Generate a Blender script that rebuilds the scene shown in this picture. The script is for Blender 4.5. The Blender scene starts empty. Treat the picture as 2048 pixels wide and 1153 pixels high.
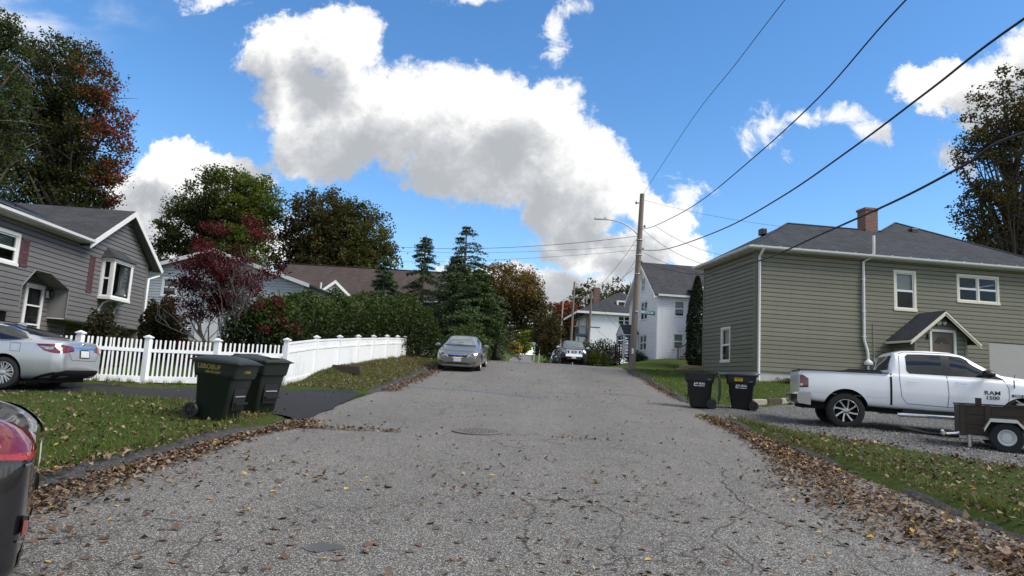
import bpy, bmesh, math, random
import numpy as np
from mathutils import Vector, Matrix
from mathutils.bvhtree import BVHTree

random.seed(7)
rng = np.random.default_rng(11)
R = math.radians
scene = bpy.context.scene
COL = scene.collection

# ------------------------------------------------------------------ camera
YAW, PIT, ROL = R(2.6), R(7.6), R(3.2)
FPX, CX, CY = 1360.0, 1024.0, 576.5          # focal length and centre in photo pixels
f0 = Vector((-math.sin(YAW), math.cos(YAW), 0)); r0 = Vector((math.cos(YAW), math.sin(YAW), 0))
UPV = Vector((0, 0, 1))
fwd = f0 * math.cos(PIT) + UPV * math.sin(PIT)
u0 = UPV * math.cos(PIT) - f0 * math.sin(PIT)
rgt = r0 * math.cos(ROL) + u0 * math.sin(ROL)
upc = u0 * math.cos(ROL) - r0 * math.sin(ROL)
CAMP = Vector((0, 0, 1.5))
cd = bpy.data.cameras.new('camera'); cam = bpy.data.objects.new('camera', cd); COL.objects.link(cam)
cd.sensor_fit = 'HORIZONTAL'; cd.sensor_width = 36; cd.lens = FPX / 2048 * 36
cd.clip_start = .05; cd.clip_end = 3000
cam.matrix_world = Matrix(((rgt.x, upc.x, -fwd.x, CAMP.x), (rgt.y, upc.y, -fwd.y, CAMP.y), (rgt.z, upc.z, -fwd.z, CAMP.z), (0, 0, 0, 1)))
scene.camera = cam

def ray(px, py): return fwd + rgt * ((px - CX) / FPX) - upc * ((py - CY) / FPX)
def at(px, py, Y):
    d = ray(px, py); return CAMP + d * (Y / d.y)

# ------------------------------------------------------------------ light
SUN_EL, SUN_AZ = R(48), R(108)                # azimuth clockwise from +Y (down the road)
sd = Vector((math.sin(SUN_AZ) * math.cos(SUN_EL), math.cos(SUN_AZ) * math.cos(SUN_EL), math.sin(SUN_EL)))
sl = bpy.data.lights.new('sun', 'SUN'); sl.energy = 2.4; sl.angle = R(28); sl.color = (1, .95, .87)
so = bpy.data.objects.new('sun', sl); COL.objects.link(so); so.rotation_euler = sd.to_track_quat('Z', 'Y').to_euler()
so.location = (30, 40, 60)

scene.view_settings.view_transform = 'Standard'; scene.view_settings.look = 'None'
scene.view_settings.gamma = 1; scene.view_settings.exposure = .88; scene.view_settings.use_curve_mapping = False
scene.cycles.use_denoising = True
scene.cycles.max_bounces = 6; scene.cycles.diffuse_bounces = 3; scene.cycles.glossy_bounces = 3
scene.cycles.transparent_max_bounces = 10; scene.cycles.caustics_reflective = False; scene.cycles.caustics_refractive = False

# ------------------------------------------------------------------ sky with clouds
class NT:
    """small helper to write node trees"""
    def __init__(s, tree): s.t = tree; s.n = tree.nodes; s.l = tree.links
    def node(s, typ, **kw):
        nd = s.n.new(typ)
        for k, v in kw.items(): setattr(nd, k, v)
        return nd
    def put(s, sock, v):
        if isinstance(v, bpy.types.NodeSocket): s.l.new(v, sock)
        elif v is not None:
            try: sock.default_value = v
            except Exception: sock.default_value = (v[0], v[1], v[2], 1) if hasattr(v, '__len__') else (v, v, v)
    def math(s, op, a, b=None, c=None, clamp=False):
        nd = s.node('ShaderNodeMath', operation=op); nd.use_clamp = clamp
        s.put(nd.inputs[0], a); s.put(nd.inputs[1], b); s.put(nd.inputs[2], c); return nd.outputs[0]
    def vec(s, op, a, b=None, scale=None):
        nd = s.node('ShaderNodeVectorMath', operation=op); s.put(nd.inputs[0], a); s.put(nd.inputs[1], b)
        if scale is not None: s.put(nd.inputs['Scale'], scale)
        return nd.outputs['Value'] if op in ('LENGTH', 'DOT_PRODUCT', 'DISTANCE') else nd.outputs['Vector']
    def noise(s, vec, scale, detail=4, rough=.55, dist=0, out='Fac'):
        nd = s.node('ShaderNodeTexNoise'); s.put(nd.inputs['Vector'], vec); s.put(nd.inputs['Scale'], scale)
        s.put(nd.inputs['Detail'], detail); s.put(nd.inputs['Roughness'], rough); s.put(nd.inputs['Distortion'], dist); return nd.outputs[out]
    def voro(s, vec, scale, feature='F1', out='Distance', rand=1):
        nd = s.node('ShaderNodeTexVoronoi', feature=feature); s.put(nd.inputs['Vector'], vec); s.put(nd.inputs['Scale'], scale)
        s.put(nd.inputs['Randomness'], rand); return nd.outputs[out]
    def ramp(s, fac, stops, interp='LINEAR'):
        nd = s.node('ShaderNodeValToRGB'); cr = nd.color_ramp; cr.interpolation = interp
        while len(cr.elements) < len(stops): cr.elements.new(.5)
        for e, (p, c) in zip(cr.elements, stops):
            e.position = p; e.color = (c, c, c, 1) if not hasattr(c, '__len__') else (c[0], c[1], c[2], 1)
        s.put(nd.inputs['Fac'], fac); return nd.outputs['Color']
    def mix(s, fac, a, b, blend='MIX'):
        nd = s.node('ShaderNodeMix', data_type='RGBA', blend_type=blend); s.put(nd.inputs['Factor'], fac)
        s.put(nd.inputs['A'] if False else nd.inputs[6], a); s.put(nd.inputs[7], b); return nd.outputs[2]
    def map(s, v, a, b, c=0., d=1., smooth=True):
        nd = s.node('ShaderNodeMapRange', interpolation_type='SMOOTHSTEP' if smooth else 'LINEAR')
        for i, q in enumerate((v, a, b, c, d)): s.put(nd.inputs[i], q)
        return nd.outputs[0]

CLOUDS = [(555, 115, 88, 95), (690, 80, 95, 80), (620, 215, 120, 85), (770, 225, 210, 120), (930, 240, 190, 125), (1065, 245, 130, 115),
          (1150, 330, 115, 95), (960, 335, 170, 85), (640, 290, 130, 75), (1235, 370, 80, 65), (1140, 415, 100, 60), (1310, 435, 75, 55), (1215, 505, 160, 55),
          (1370, 505, 62, 48), (360, 330, 85, 52), (470, 352, 105, 52), (300, 405, 125, 80), (410, 470, 200, 80), (1890, 175, 85, 62), (2000, 190, 105, 85),
          (2120, 150, 130, 100), (1050, 600, 260, 60), (700, 620, 400, 60)]
WISPS = [(1745, 262, 60, 42), (1528, 262, 62, 62), (1112, 75, 40, 75), (1140, 18, 52, 40), (420, -8, 85, 40), (950, -12, 100, 34), (1890, 312, 70, 40), (1690, 225, 70, 30), (1370, 400, 60, 60), (1600, 240, 60, 26)]
def build_world():
    w = bpy.data.worlds.new('World'); scene.world = w; w.use_nodes = True
    N = NT(w.node_tree); N.n.clear()
    grp = bpy.data.node_groups.new('cloud_field', 'ShaderNodeTree')
    grp.interface.new_socket('P', in_out='INPUT', socket_type='NodeSocketVector')
    grp.interface.new_socket('L', in_out='OUTPUT', socket_type='NodeSocketFloat')
    G = NT(grp); gi = G.node('NodeGroupInput'); go = G.node('NodeGroupOutput')
    def union(G, p, LST, k):
      cur = None
      for (px, py, rx, ry) in LST:
        d = ray(px, py); c = (d.x / d.y, d.z / d.y, 0)
        q = G.vec('MULTIPLY', G.vec('SUBTRACT', p, c), (FPX / rx, FPX / ry, 0))
        l = G.vec('LENGTH', q)
        cur = l if cur is None else G.math('SMOOTH_MIN', cur, l, k)
      return cur
    G.l.new(union(G, gi.outputs[0], CLOUDS, .22), go.inputs[0])
    tc = N.node('ShaderNodeTexCoord').outputs['Generated']
    sep = N.node('ShaderNodeSeparateXYZ'); N.l.new(tc, sep.inputs[0])
    x, y, z = sep.outputs
    ys = N.math('MAXIMUM', y, .12)
    cmb = N.node('ShaderNodeCombineXYZ'); N.l.new(N.math('DIVIDE', x, ys), cmb.inputs[0]); N.l.new(N.math('DIVIDE', z, ys), cmb.inputs[1])
    P = cmb.outputs[0]
    nb = N.noise(P, 7, 6, .6, 0, 'Color'); nv = N.vec('SUBTRACT', nb, (.5, .5, .5))
    nf = N.noise(P, 42, 6, .68, 0, 'Color'); nfv = N.vec('SUBTRACT', nf, (.5, .5, .5))
    PD = N.vec('ADD', P, N.vec('ADD', N.vec('SCALE', nv, scale=.11), N.vec('SCALE', nfv, scale=.05)))
    def field(p):
        g = N.node('ShaderNodeGroup'); g.node_tree = grp; N.l.new(p, g.inputs[0]); return g.outputs[0]
    L0 = field(PD)
    PS = N.vec('ADD', P, (.045, .075, 0)); PS = N.vec('ADD', PS, N.vec('SCALE', nv, scale=.20))
    L1 = field(PS)
    fb = N.noise(P, 10, 10, .66)
    cov = N.math('ADD', L0, N.math('MULTIPLY', N.math('SUBTRACT', fb, .5), 1.15))
    alpha_f = N.map(cov, 1.10, .80)
    wl = union(N, N.vec('ADD', P, N.vec('SCALE', nv, scale=.05)), WISPS, .05)
    wn = N.noise(P, 19, 9, .68, .5)
    alpha_w = N.math('MULTIPLY', N.map(N.math('SUBTRACT', wn, N.math('MULTIPLY', wl, .26)), .27, .50), .92)
    alpha_f = N.math('MAXIMUM', alpha_f, alpha_w)
    front = N.map(y, .15, .3)
    alpha_f = N.math('MULTIPLY', alpha_f, front)
    # the rest of the sky: the same kind of cumulus, scattered by noise
    zz = N.math('MAXIMUM', z, .06)
    cm2 = N.node('ShaderNodeCombineXYZ'); N.l.new(N.math('DIVIDE', x, N.math('ADD', zz, .25)), cm2.inputs[0]); N.l.new(N.math('DIVIDE', y, N.math('ADD', zz, .25)), cm2.inputs[1])
    nb2 = N.noise(cm2.outputs[0], 1.6, 8, .58, .2)
    alpha_b = N.map(nb2, .43, .54)
    r2 = N.vec('LENGTH', N.vec('MULTIPLY', N.vec('SUBTRACT', P, (.0, .14, 0)), (1.05, 1.75, 0)))
    inframe = N.math('MULTIPLY', N.map(r2, 1.18, .92), front)
    alpha_b = N.math('MULTIPLY', alpha_b, N.math('SUBTRACT', 1., inframe))
    alpha = N.math('MAXIMUM', alpha_f, alpha_b)
    lit = N.map(N.math('ADD', N.math('ADD', L1, N.math('MULTIPLY', N.math('SUBTRACT', N.noise(P, 6, 3, .5), .5), 1.1)), N.math('MULTIPLY', N.math('SUBTRACT', N.noise(P, 20, 9, .7, .3), .5), 1.5)), .10, 1.25)
    litb = N.map(nb2, .72, .5)
    isf = N.math('GREATER_THAN', alpha_f, alpha_b)
    lm = N.math('ADD', N.math('MULTIPLY', lit, isf), N.math('MULTIPLY', litb, N.math('SUBTRACT', 1., isf)))
    ccol = N.ramp(lm, [(0, (.265, .28, .30)), (.4, (.345, .357, .372)), (.75, (.45, .455, .46)), (1, (.57, .57, .565))])
    ccol = N.vec('SCALE', ccol, scale=10.)
    sky = N.node('ShaderNodeTexSky', sky_type='NISHITA'); sky.sun_disc = False; sky.sun_elevation = SUN_EL; sky.sun_rotation = SUN_AZ
    sky.altitude = 200; sky.air_density = 1.0; sky.dust_density = .25; sky.ozone_density = 3.0
    hs = N.node('ShaderNodeHueSaturation'); hs.inputs['Saturation'].default_value = 1.22; hs.inputs['Value'].default_value = 1.14; N.l.new(sky.outputs[0], hs.inputs['Color'])
    col = N.mix(alpha, hs.outputs[0], ccol)
    bg = N.node('ShaderNodeBackground'); N.l.new(col, bg.inputs['Color']); bg.inputs['Strength'].default_value = .1
    out = N.node('ShaderNodeOutputWorld'); N.l.new(bg.outputs[0], out.inputs['Surface'])
    w.cycles.sampling_method = 'MANUAL'; w.cycles.sample_map_resolution = 512
build_world()

# ------------------------------------------------------------------ mesh helpers
class MB:
    """collects shapes; build() links them as one mesh object"""
    def __init__(s): s.v = []; s.f = []; s.m = []
    def add(s, vs, fs, mi=0):
        o = len(s.v); s.v += [tuple(p) for p in vs]; s.f += [tuple(i + o for i in f) for f in fs]; s.m += [mi] * len(fs); return s
    def box(s, x0, x1, y0, y1, z0, z1, mi=0):
        vs = [(x, y, z) for x in (x0, x1) for y in (y0, y1) for z in (z0, z1)]
        return s.add(vs, [(0, 1, 3, 2), (4, 6, 7, 5), (0, 4, 5, 1), (2, 3, 7, 6), (0, 2, 6, 4), (1, 5, 7, 3)], mi)
    def obox(s, o, ex, ey, ez, mi=0):
        o, ex, ey, ez = map(Vector, (o, ex, ey, ez))
        vs = [o + ex * a + ey * b + ez * c for a in (0, 1) for b in (0, 1) for c in (0, 1)]
        return s.add(vs, [(0, 1, 3, 2), (4, 6, 7, 5), (0, 4, 5, 1), (2, 3, 7, 6), (0, 2, 6, 4), (1, 5, 7, 3)], mi)
    def quad(s, a, b, c, d, mi=0): return s.add([a, b, c, d], [(0, 1, 2, 3)], mi)
    def poly(s, pts, mi=0): return s.add(pts, [tuple(range(len(pts)))], mi)
    def prism(s, pts, ext, mi=0):
        n = len(pts); pts = [Vector(p) for p in pts]; ext = Vector(ext)
        vs = pts + [p + ext for p in pts]
        fs = [tuple(range(n))[::-1], tuple(range(n, 2 * n))] + [(i, (i + 1) % n, (i + 1) % n + n, i + n) for i in range(n)]
        return s.add(vs, fs, mi)
    def tube(s, pts, rad, n=6, mi=0, cap=True):
        pts = [Vector(p) for p in pts]
        if not hasattr(rad, '__len__'): rad = [rad] * len(pts)
        vs = []; prev = None
        for i, p in enumerate(pts):
            t = (pts[min(i + 1, len(pts) - 1)] - pts[max(i - 1, 0)])
            if t.length < 1e-9: t = Vector((0, 0, 1))
            t.normalize()
            if prev is None:
                a = t.cross(Vector((0, 0, 1)) if abs(t.z) < .9 else Vector((1, 0, 0))).normalized()
            else:
                a = prev - t * prev.dot(t)
                a = a.normalized() if a.length > 1e-6 else t.orthogonal().normalized()
            prev = a; b = t.cross(a)
            for k in range(n):
                th = 2 * math.pi * k / n; vs.append(p + (a * math.cos(th) + b * math.sin(th)) * rad[i])
        fs = [(i * n + k, i * n + (k + 1) % n, (i + 1) * n + (k + 1) % n, (i + 1) * n + k) for i in range(len(pts) - 1) for k in range(n)]
        if cap: fs += [tuple(range(n))[::-1], tuple(range((len(pts) - 1) * n, len(pts) * n))]
        return s.add(vs, fs, mi)
    def lathe(s, prof, o=(0, 0, 0), axis=(0, 0, 1), n=24, mi=0, closed=False):
        """prof: list of (radius, offset along axis)"""
        o = Vector(o); ax = Vector(axis).normalized(); a = ax.orthogonal().normalized(); b = ax.cross(a)
        vs = []
        for (r_, h) in prof:
            for k in range(n):
                th = 2 * math.pi * k / n; vs.append(o + ax * h + (a * math.cos(th) + b * math.sin(th)) * r_)
        m_ = len(prof)
        fs = [(i * n + k, i * n + (k + 1) % n, (i + 1) * n + (k + 1) % n, (i + 1) * n + k) for i in range(m_ - 1) for k in range(n)]
        if not closed: fs += [tuple(range(n))[::-1], tuple(range((m_ - 1) * n, m_ * n))]
        else: fs += [((m_ - 1) * n + k, (m_ - 1) * n + (k + 1) % n, (k + 1) % n, k) for k in range(n)]
        return s.add(vs, fs, mi)
    def grid(s, P, mi=0, flip=False):
        """P: rows of points"""
        nr, nc = len(P), len(P[0]); vs = [p for row in P for p in row]
        fs = [(i * nc + j, i * nc + j + 1, (i + 1) * nc + j + 1, (i + 1) * nc + j) for i in range(nr - 1) for j in range(nc - 1)]
        if flip: fs = [f[::-1] for f in fs]
        return s.add(vs, fs, mi)
    def build(s, name, mats, parent=None, smooth=0, bevel=0, seg=2, uv=True, fixn=False, sub=0):
        me = bpy.data.meshes.new(name); me.from_pydata(s.v, [], s.f)
        if not isinstance(mats, (list, tuple)): mats = [mats]
        for m_ in mats: me.materials.append(m_)
        if len(mats) > 1: me.polygons.foreach_set('material_index', s.m)
        if fixn:
            bm = bmesh.new(); bm.from_mesh(me); bmesh.ops.remove_doubles(bm, verts=bm.verts, dist=1e-5); bmesh.ops.recalc_face_normals(bm, faces=bm.faces); bm.to_mesh(me); bm.free()
        me.update()
        if uv: auto_uv(me)
        return link(name, me, parent, smooth, bevel, seg, sub)
def link(name, me, parent=None, smooth=0, bevel=0, seg=2, sub=0):
    if smooth:
        me.polygons.foreach_set('use_smooth', [True] * len(me.polygons))
        if smooth < 180: me.set_sharp_from_angle(angle=R(smooth))
    o = bpy.data.objects.new(name, me); COL.objects.link(o)
    if parent is not None: o.parent = parent
    if sub:
        md = o.modifiers.new('sub', 'SUBSURF'); md.levels = sub; md.render_levels = sub
    if bevel:
        md = o.modifiers.new('bevel', 'BEVEL'); md.width = bevel; md.segments = seg; md.limit_method = 'ANGLE'; md.angle_limit = R(35)
    return o
def auto_uv(me):
    """metric UVs: u horizontal in the face, v up the slope"""
    n = len(me.polygons)
    if n == 0: return
    co = np.empty(len(me.vertices) * 3, np.float32); me.vertices.foreach_get('co', co); co = co.reshape(-1, 3)
    no = np.empty(n * 3, np.float32); me.polygons.foreach_get('normal', no); no = no.reshape(-1, 3)
    lt = np.empty(n, np.int32); me.polygons.foreach_get('loop_total', lt)
    lv = np.empty(len(me.loops), np.int32); me.loops.foreach_get('vertex_index', lv)
    u = np.stack([-no[:, 1], no[:, 0], np.zeros(n)], 1); ln = np.linalg.norm(u, axis=1)
    u[ln < .02] = (1, 0, 0); ln[ln < .02] = 1; u /= ln[:, None]; v = np.cross(no, u)
    fi = np.repeat(np.arange(n), lt); P = co[lv]
    uvs = np.stack([(P * u[fi]).sum(1), (P * v[fi]).sum(1)], 1).astype(np.float32)
    me.uv_layers.new(name='UVMap').data.foreach_set('uv', uvs.ravel())
def raw_mesh(name, V, faces_n, idx, mat, cols=None, parent=None):
    """fast mesh from numpy arrays: every face has faces_n corners"""
    me = bpy.data.meshes.new(name); V = np.asarray(V, np.float32); idx = np.asarray(idx, np.int32).ravel()
    me.vertices.add(len(V)); me.vertices.foreach_set('co', V.ravel())
    me.loops.add(len(idx)); me.loops.foreach_set('vertex_index', idx)
    nf = len(idx) // faces_n; me.polygons.add(nf)
    me.polygons.foreach_set('loop_start', np.arange(nf, dtype=np.int32) * faces_n)
    if cols is not None:
        ca = me.color_attributes.new('Col', 'FLOAT_COLOR', 'POINT')
        c4 = np.ones((len(V), 4), np.float32); c4[:, :3] = cols; ca.data.foreach_set('color', c4.ravel())
    me.materials.append(mat); me.update(calc_edges=True); me.validate()
    o = bpy.data.objects.new(name, me); COL.objects.link(o)
    if parent is not None: o.parent = parent
    return o
def tag(o, label, cat, group=None, kind=None):
    if label: o['label'] = label
    if cat: o['category'] = cat
    if group: o['group'] = group
    if kind: o['kind'] = kind
    return o
def struct(o): o['kind'] = 'structure'; return o
def thing(name, label, cat, loc=(0, 0, 0), rz=0., group=None):
    o = bpy.data.objects.new(name, None); COL.objects.link(o); o.location = loc; o.rotation_euler = (0, 0, rz); o.empty_display_size = .3
    return tag(o, label, cat, group)
def text_mesh(name, body, size, mat, parent, M, bold=0., shear=0., depth=.002, align='CENTER', sx=1.):
    cu = bpy.data.curves.new(name, 'FONT'); cu.body = body; cu.size = size; cu.extrude = depth; cu.offset = bold; cu.shear = shear; cu.align_x = align; cu.align_y = 'CENTER'; cu.resolution_u = 3
    tmp = bpy.data.objects.new(name + '_tmp', cu); COL.objects.link(tmp)
    bpy.context.view_layer.update()
    dg = bpy.context.evaluated_depsgraph_get(); me = bpy.data.meshes.new_from_object(tmp.evaluated_get(dg)); me.name = name
    bpy.data.objects.remove(tmp); me.materials.clear(); me.materials.append(mat)
    me.transform(M @ Matrix.Diagonal((sx, 1, 1, 1)))
    return link(name, me, parent)
def basis(o, ex, ey, ez):
    ex, ey, ez = Vector(ex), Vector(ey), Vector(ez)
    return Matrix(((ex.x, ey.x, ez.x, o[0]), (ex.y, ey.y, ez.y, o[1]), (ex.z, ey.z, ez.z, o[2]), (0, 0, 0, 1)))
def copy_tree(o, parent=None):
    c = o.copy(); COL.objects.link(c)
    if parent is not None: c.parent = parent
    for ch in list(o.children): copy_tree(ch, c)
    return c

# ------------------------------------------------------------------ materials
def new_mat(name):
    m_ = bpy.data.materials.new(name); m_.use_nodes = True; N = NT(m_.node_tree); N.n.clear()
    out = N.node('ShaderNodeOutputMaterial'); b = N.node('ShaderNodeBsdfPrincipled'); N.l.new(b.outputs[0], out.inputs[0])
    return m_, N, b, out
def mat(name, col, rough=.6, metal=0., var=.12, vscale=3., fine=.0, fscale=60., bump=0., bscale=80., coat=0., spec=.5, coords='Object', dirt=0., stretch=None):
    """plain surface with colour drift, fine grain, dirt and relief"""
    m_, N, b, out = new_mat(name)
    tc = N.node('ShaderNodeTexCoord').outputs[coords]
    if stretch: tc = N.vec('MULTIPLY', tc, stretch)
    c = col
    if var or fine:
        f = N.noise(tc, vscale, 5, .6); k = N.math('MULTIPLY_ADD', f, 2 * var, 1 - var)
        if fine: k = N.math('MULTIPLY', k, N.math('MULTIPLY_ADD', N.noise(tc, fscale, 3, .6), 2 * fine, 1 - fine))
        c = N.vec('SCALE', tuple(col), scale=k)
    if dirt:
        dmask = N.map(N.noise(tc, vscale * .7, 7, .7), .5, .75, 0, dirt); c = N.mix(dmask, c, (.06, .055, .04))
    N.put(b.inputs['Base Color'], c); b.inputs['Roughness'].default_value = rough; b.inputs['Metallic'].default_value = metal
    b.inputs['Specular IOR Level'].default_value = spec
    if coat: b.inputs['Coat Weight'].default_value = coat; b.inputs['Coat Roughness'].default_value = .04
    if bump:
        bp = N.node('ShaderNodeBump'); bp.inputs['Strength'].default_value = bump; bp.inputs['Distance'].default_value = .02
        N.l.new(N.noise(tc, bscale, 4, .6), bp.inputs['Height']); N.l.new(bp.outputs[0], b.inputs['Normal'])
    return m_
def leaf_mat(name, trans=.42, rough=.6, gain=1.):
    m_, N, b, out = new_mat(name)
    at_ = N.node('ShaderNodeAttribute', attribute_name='Col').outputs['Color']
    c = N.vec('SCALE', at_, scale=gain) if gain != 1 else at_
    N.l.new(c, b.inputs['Base Color']); b.inputs['Roughness'].default_value = rough; b.inputs['Specular IOR Level'].default_value = .25
    tr = N.node('ShaderNodeBsdfTranslucent'); N.l.new(N.vec('MULTIPLY', c, (1.25, 1.2, .7)), tr.inputs['Color'])
    mx = N.node('ShaderNodeMixShader'); mx.inputs[0].default_value = trans
    N.l.new(b.outputs[0], mx.inputs[1]); N.l.new(tr.outputs[0], mx.inputs[2]); N.l.new(mx.outputs[0], out.inputs[0])
    return m_
def glass_mat(name, tint=(.8, .85, .85), ior=1.42, rough=.02, dark=.0):
    m_, N, b, out = new_mat(name); N.n.remove(b)
    tr = N.node('ShaderNodeBsdfTransparent'); tr.inputs[0].default_value = (*tint, 1)
    gl = N.node('ShaderNodeBsdfGlossy'); gl.inputs['Roughness'].default_value = rough; gl.inputs['Color'].default_value = (.95, .97, 1, 1)
    fr = N.node('ShaderNodeFresnel'); fr.inputs['IOR'].default_value = ior
    mx = N.node('ShaderNodeMixShader'); N.l.new(N.math('MULTIPLY', fr.outputs[0], .85), mx.inputs[0]); N.l.new(tr.outputs[0], mx.inputs[1]); N.l.new(gl.outputs[0], mx.inputs[2]); N.l.new(mx.outputs[0], out.inputs[0])
    return m_
def shingle_mat(name, a, b_, w=.3, h=.14):
    m_, N, b, out = new_mat(name)
    uv = N.node('ShaderNodeTexCoord').outputs['UV']
    br = N.node('ShaderNodeTexBrick'); N.l.new(uv, br.inputs['Vector']); br.inputs['Scale'].default_value = 1; br.inputs['Brick Width'].default_value = w; br.inputs['Row Height'].default_value = h
    br.inputs['Mortar Size'].default_value = .008; br.inputs['Mortar Smooth'].default_value = .3; br.inputs['Bias'].default_value = 0
    br.inputs['Color1'].default_value = (*a, 1); br.inputs['Color2'].default_value = (*b_, 1); br.inputs['Mortar'].default_value = (a[0] * .35, a[1] * .35, a[2] * .35, 1)
    k = N.math('MULTIPLY_ADD', N.noise(N.vec('MULTIPLY', uv, (1.6, .35, 1)), .9, 6, .65), .9, .55); k = N.math('MULTIPLY', k, N.math('MULTIPLY_ADD', N.noise(uv, 40, 3, .7), .5, .75))
    N.l.new(N.vec('SCALE', br.outputs[0], scale=k), b.inputs['Base Color']); b.inputs['Roughness'].default_value = .9; b.inputs['Specular IOR Level'].default_value = .25
    bp = N.node('ShaderNodeBump'); bp.inputs['Strength'].default_value = .6; bp.inputs['Distance'].default_value = .02
    N.l.new(N.math('ADD', N.math('MULTIPLY', br.outputs['Fac'], -1.), N.math('MULTIPLY', N.noise(uv, 120, 2), .4)), bp.inputs['Height']); N.l.new(bp.outputs[0], b.inputs['Normal'])
    return m_
def brick_mat(name, a, b_, mortar):
    m_, N, b, out = new_mat(name); uv = N.node('ShaderNodeTexCoord').outputs['UV']
    br = N.node('ShaderNodeTexBrick'); N.l.new(uv, br.inputs['Vector']); br.inputs['Scale'].default_value = 1; br.inputs['Brick Width'].default_value = .21; br.inputs['Row Height'].default_value = .07
    br.inputs['Mortar Size'].default_value = .008; br.inputs['Color1'].default_value = (*a, 1); br.inputs['Color2'].default_value = (*b_, 1); br.inputs['Mortar'].default_value = (*mortar, 1)
    k = N.math('MULTIPLY_ADD', N.noise(uv, 6, 6, .7), .8, .6); N.l.new(N.vec('SCALE', br.outputs[0], scale=k), b.inputs['Base Color']); b.inputs['Roughness'].default_value = .9
    bp = N.node('ShaderNodeBump'); bp.inputs['Strength'].default_value = .6; bp.inputs['Distance'].default_value = .01; N.l.new(N.math('MULTIPLY', br.outputs['Fac'], -1.), bp.inputs['Height']); N.l.new(bp.outputs[0], b.inputs['Normal'])
    return m_
def siding_mat(name, col, rough=.55, var=.08):
    """vinyl clapboard: length-wise grain, rain streaks, slight fading board to board"""
    m_, N, b, out = new_mat(name); tc = N.node('ShaderNodeTexCoord').outputs['Object']
    oi = N.node('ShaderNodeObjectInfo').outputs['Random']
    k = N.math('MULTIPLY_ADD', N.noise(tc, .6, 5, .6), 2 * var, 1 - var)
    k = N.math('MULTIPLY', k, N.math('MULTIPLY_ADD', N.noise(N.vec('MULTIPLY', tc, (5, 5, .35)), 2., 5, .7), .26, .87))
    k = N.math('MULTIPLY', k, N.math('MULTIPLY_ADD', oi, .14, .93))
    c = N.vec('SCALE', tuple(col), scale=k)
    N.l.new(c, b.inputs['Base Color']); b.inputs['Roughness'].default_value = rough; b.inputs['Specular IOR Level'].default_value = .35
    bp = N.node('ShaderNodeBump'); bp.inputs['Strength'].default_value = .15; bp.inputs['Distance'].default_value = .01
    N.l.new(N.noise(N.vec('MULTIPLY', tc, (3, 3, 40)), 4, 4), bp.inputs['Height']); N.l.new(bp.outputs[0], b.inputs['Normal'])
    return m_
def paint_mat(name, col, metallic=.0, rough=.28, flake=0., coat=1.):
    m_, N, b, out = new_mat(name); tc = N.node('ShaderNodeTexCoord').outputs['Object']
    k = N.math('MULTIPLY_ADD', N.noise(tc, 2.2, 6, .65), .12, .94)
    c = N.vec('SCALE', tuple(col), scale=k)
    dust = N.map(N.noise(tc, 5, 8, .75), .55, .85, 0, .10); c = N.mix(dust, c, (.16, .14, .11))
    N.l.new(c, b.inputs['Base Color']); b.inputs['Metallic'].default_value = metallic
    N.l.new(N.math('MULTIPLY_ADD', N.noise(tc, 9, 5, .7), .14, rough - .05), b.inputs['Roughness'])
    b.inputs['Coat Weight'].default_value = coat; b.inputs['Coat Roughness'].default_value = .05
    return m_

M = {}
M['white'] = mat('white_vinyl', (.80, .81, .82), .42, var=.05, vscale=1.5, dirt=.22)
M['trim'] = mat('white_trim', (.70, .70, .69), .5, var=.06, vscale=3, dirt=.12)
M['cream'] = mat('cream_trim', (.66, .62, .50), .5, var=.05, dirt=.1)
M['alum'] = mat('white_gutter', (.60, .61, .62), .4, var=.08, vscale=2, dirt=.2)
M['grey_siding'] = siding_mat('grey_siding', (.142, .138, .140))
M['olive_siding'] = siding_mat('olive_siding', (.165, .162, .122))
M['white_siding'] = siding_mat('white_siding', (.82, .825, .84))
M['pale_siding'] = siding_mat('pale_siding', (.40, .42, .45))
M['tan_siding'] = siding_mat('tan_siding', (.30, .27, .26))
M['shingle'] = shingle_mat('grey_shingle', (.055, .056, .062), (.037, .038, .043))
M['shingle_dark'] = shingle_mat('charcoal_shingle', (.05, .052, .06), (.035, .037, .043))
M['shingle_brown'] = shingle_mat('brown_shingle', (.075, .058, .052), (.055, .044, .040))
M['shingle_olive'] = shingle_mat('slate_shingle', (.046, .051, .060), (.029, .033, .040))
M['shutter'] = mat('plum_shutter', (.10, .045, .052), .55, var=.1)
M['concrete'] = mat('concrete', (.42, .42, .41), .9, var=.2, vscale=2.5, fine=.12, bump=.3, bscale=60, dirt=.5)
M['panel_grey'] = mat('grey_render_panel', (.33, .325, .32), .85, var=.08, fine=.15, fscale=90, bump=.2)
M['brick'] = brick_mat('red_brick', (.20, .075, .05), (.13, .05, .04), (.25, .23, .2))
M['glass'] = glass_mat('window_glass')
M['dark_room'] = mat('dark_room', (.02, .02, .022), .9, var=0)
M['curtain'] = mat('curtain', (.55, .55, .53), .9, var=.1, vscale=6, stretch=(8, 8, 1))
M['blind'] = mat('blind', (.5, .5, .5), .7, var=.05)
M['black'] = mat('black_plastic', (.012, .012, .013), .45, var=.15)
M['rubber'] = mat('tyre_rubber', (.016, .016, .017), .85, var=.25, vscale=12, dirt=.2, bump=.2)
M['chrome'] = mat('chrome', (.75, .75, .76), .12, metal=1, var=.05)
M['alloy'] = mat('alloy_wheel', (.55, .56, .58), .3, metal=.85, var=.12, vscale=8)
M['steel'] = mat('galvanised_steel', (.45, .46, .47), .42, metal=.8, var=.2, vscale=12)
M['under'] = mat('underbody_black', (.006, .006, .006), .9, var=0)
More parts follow.
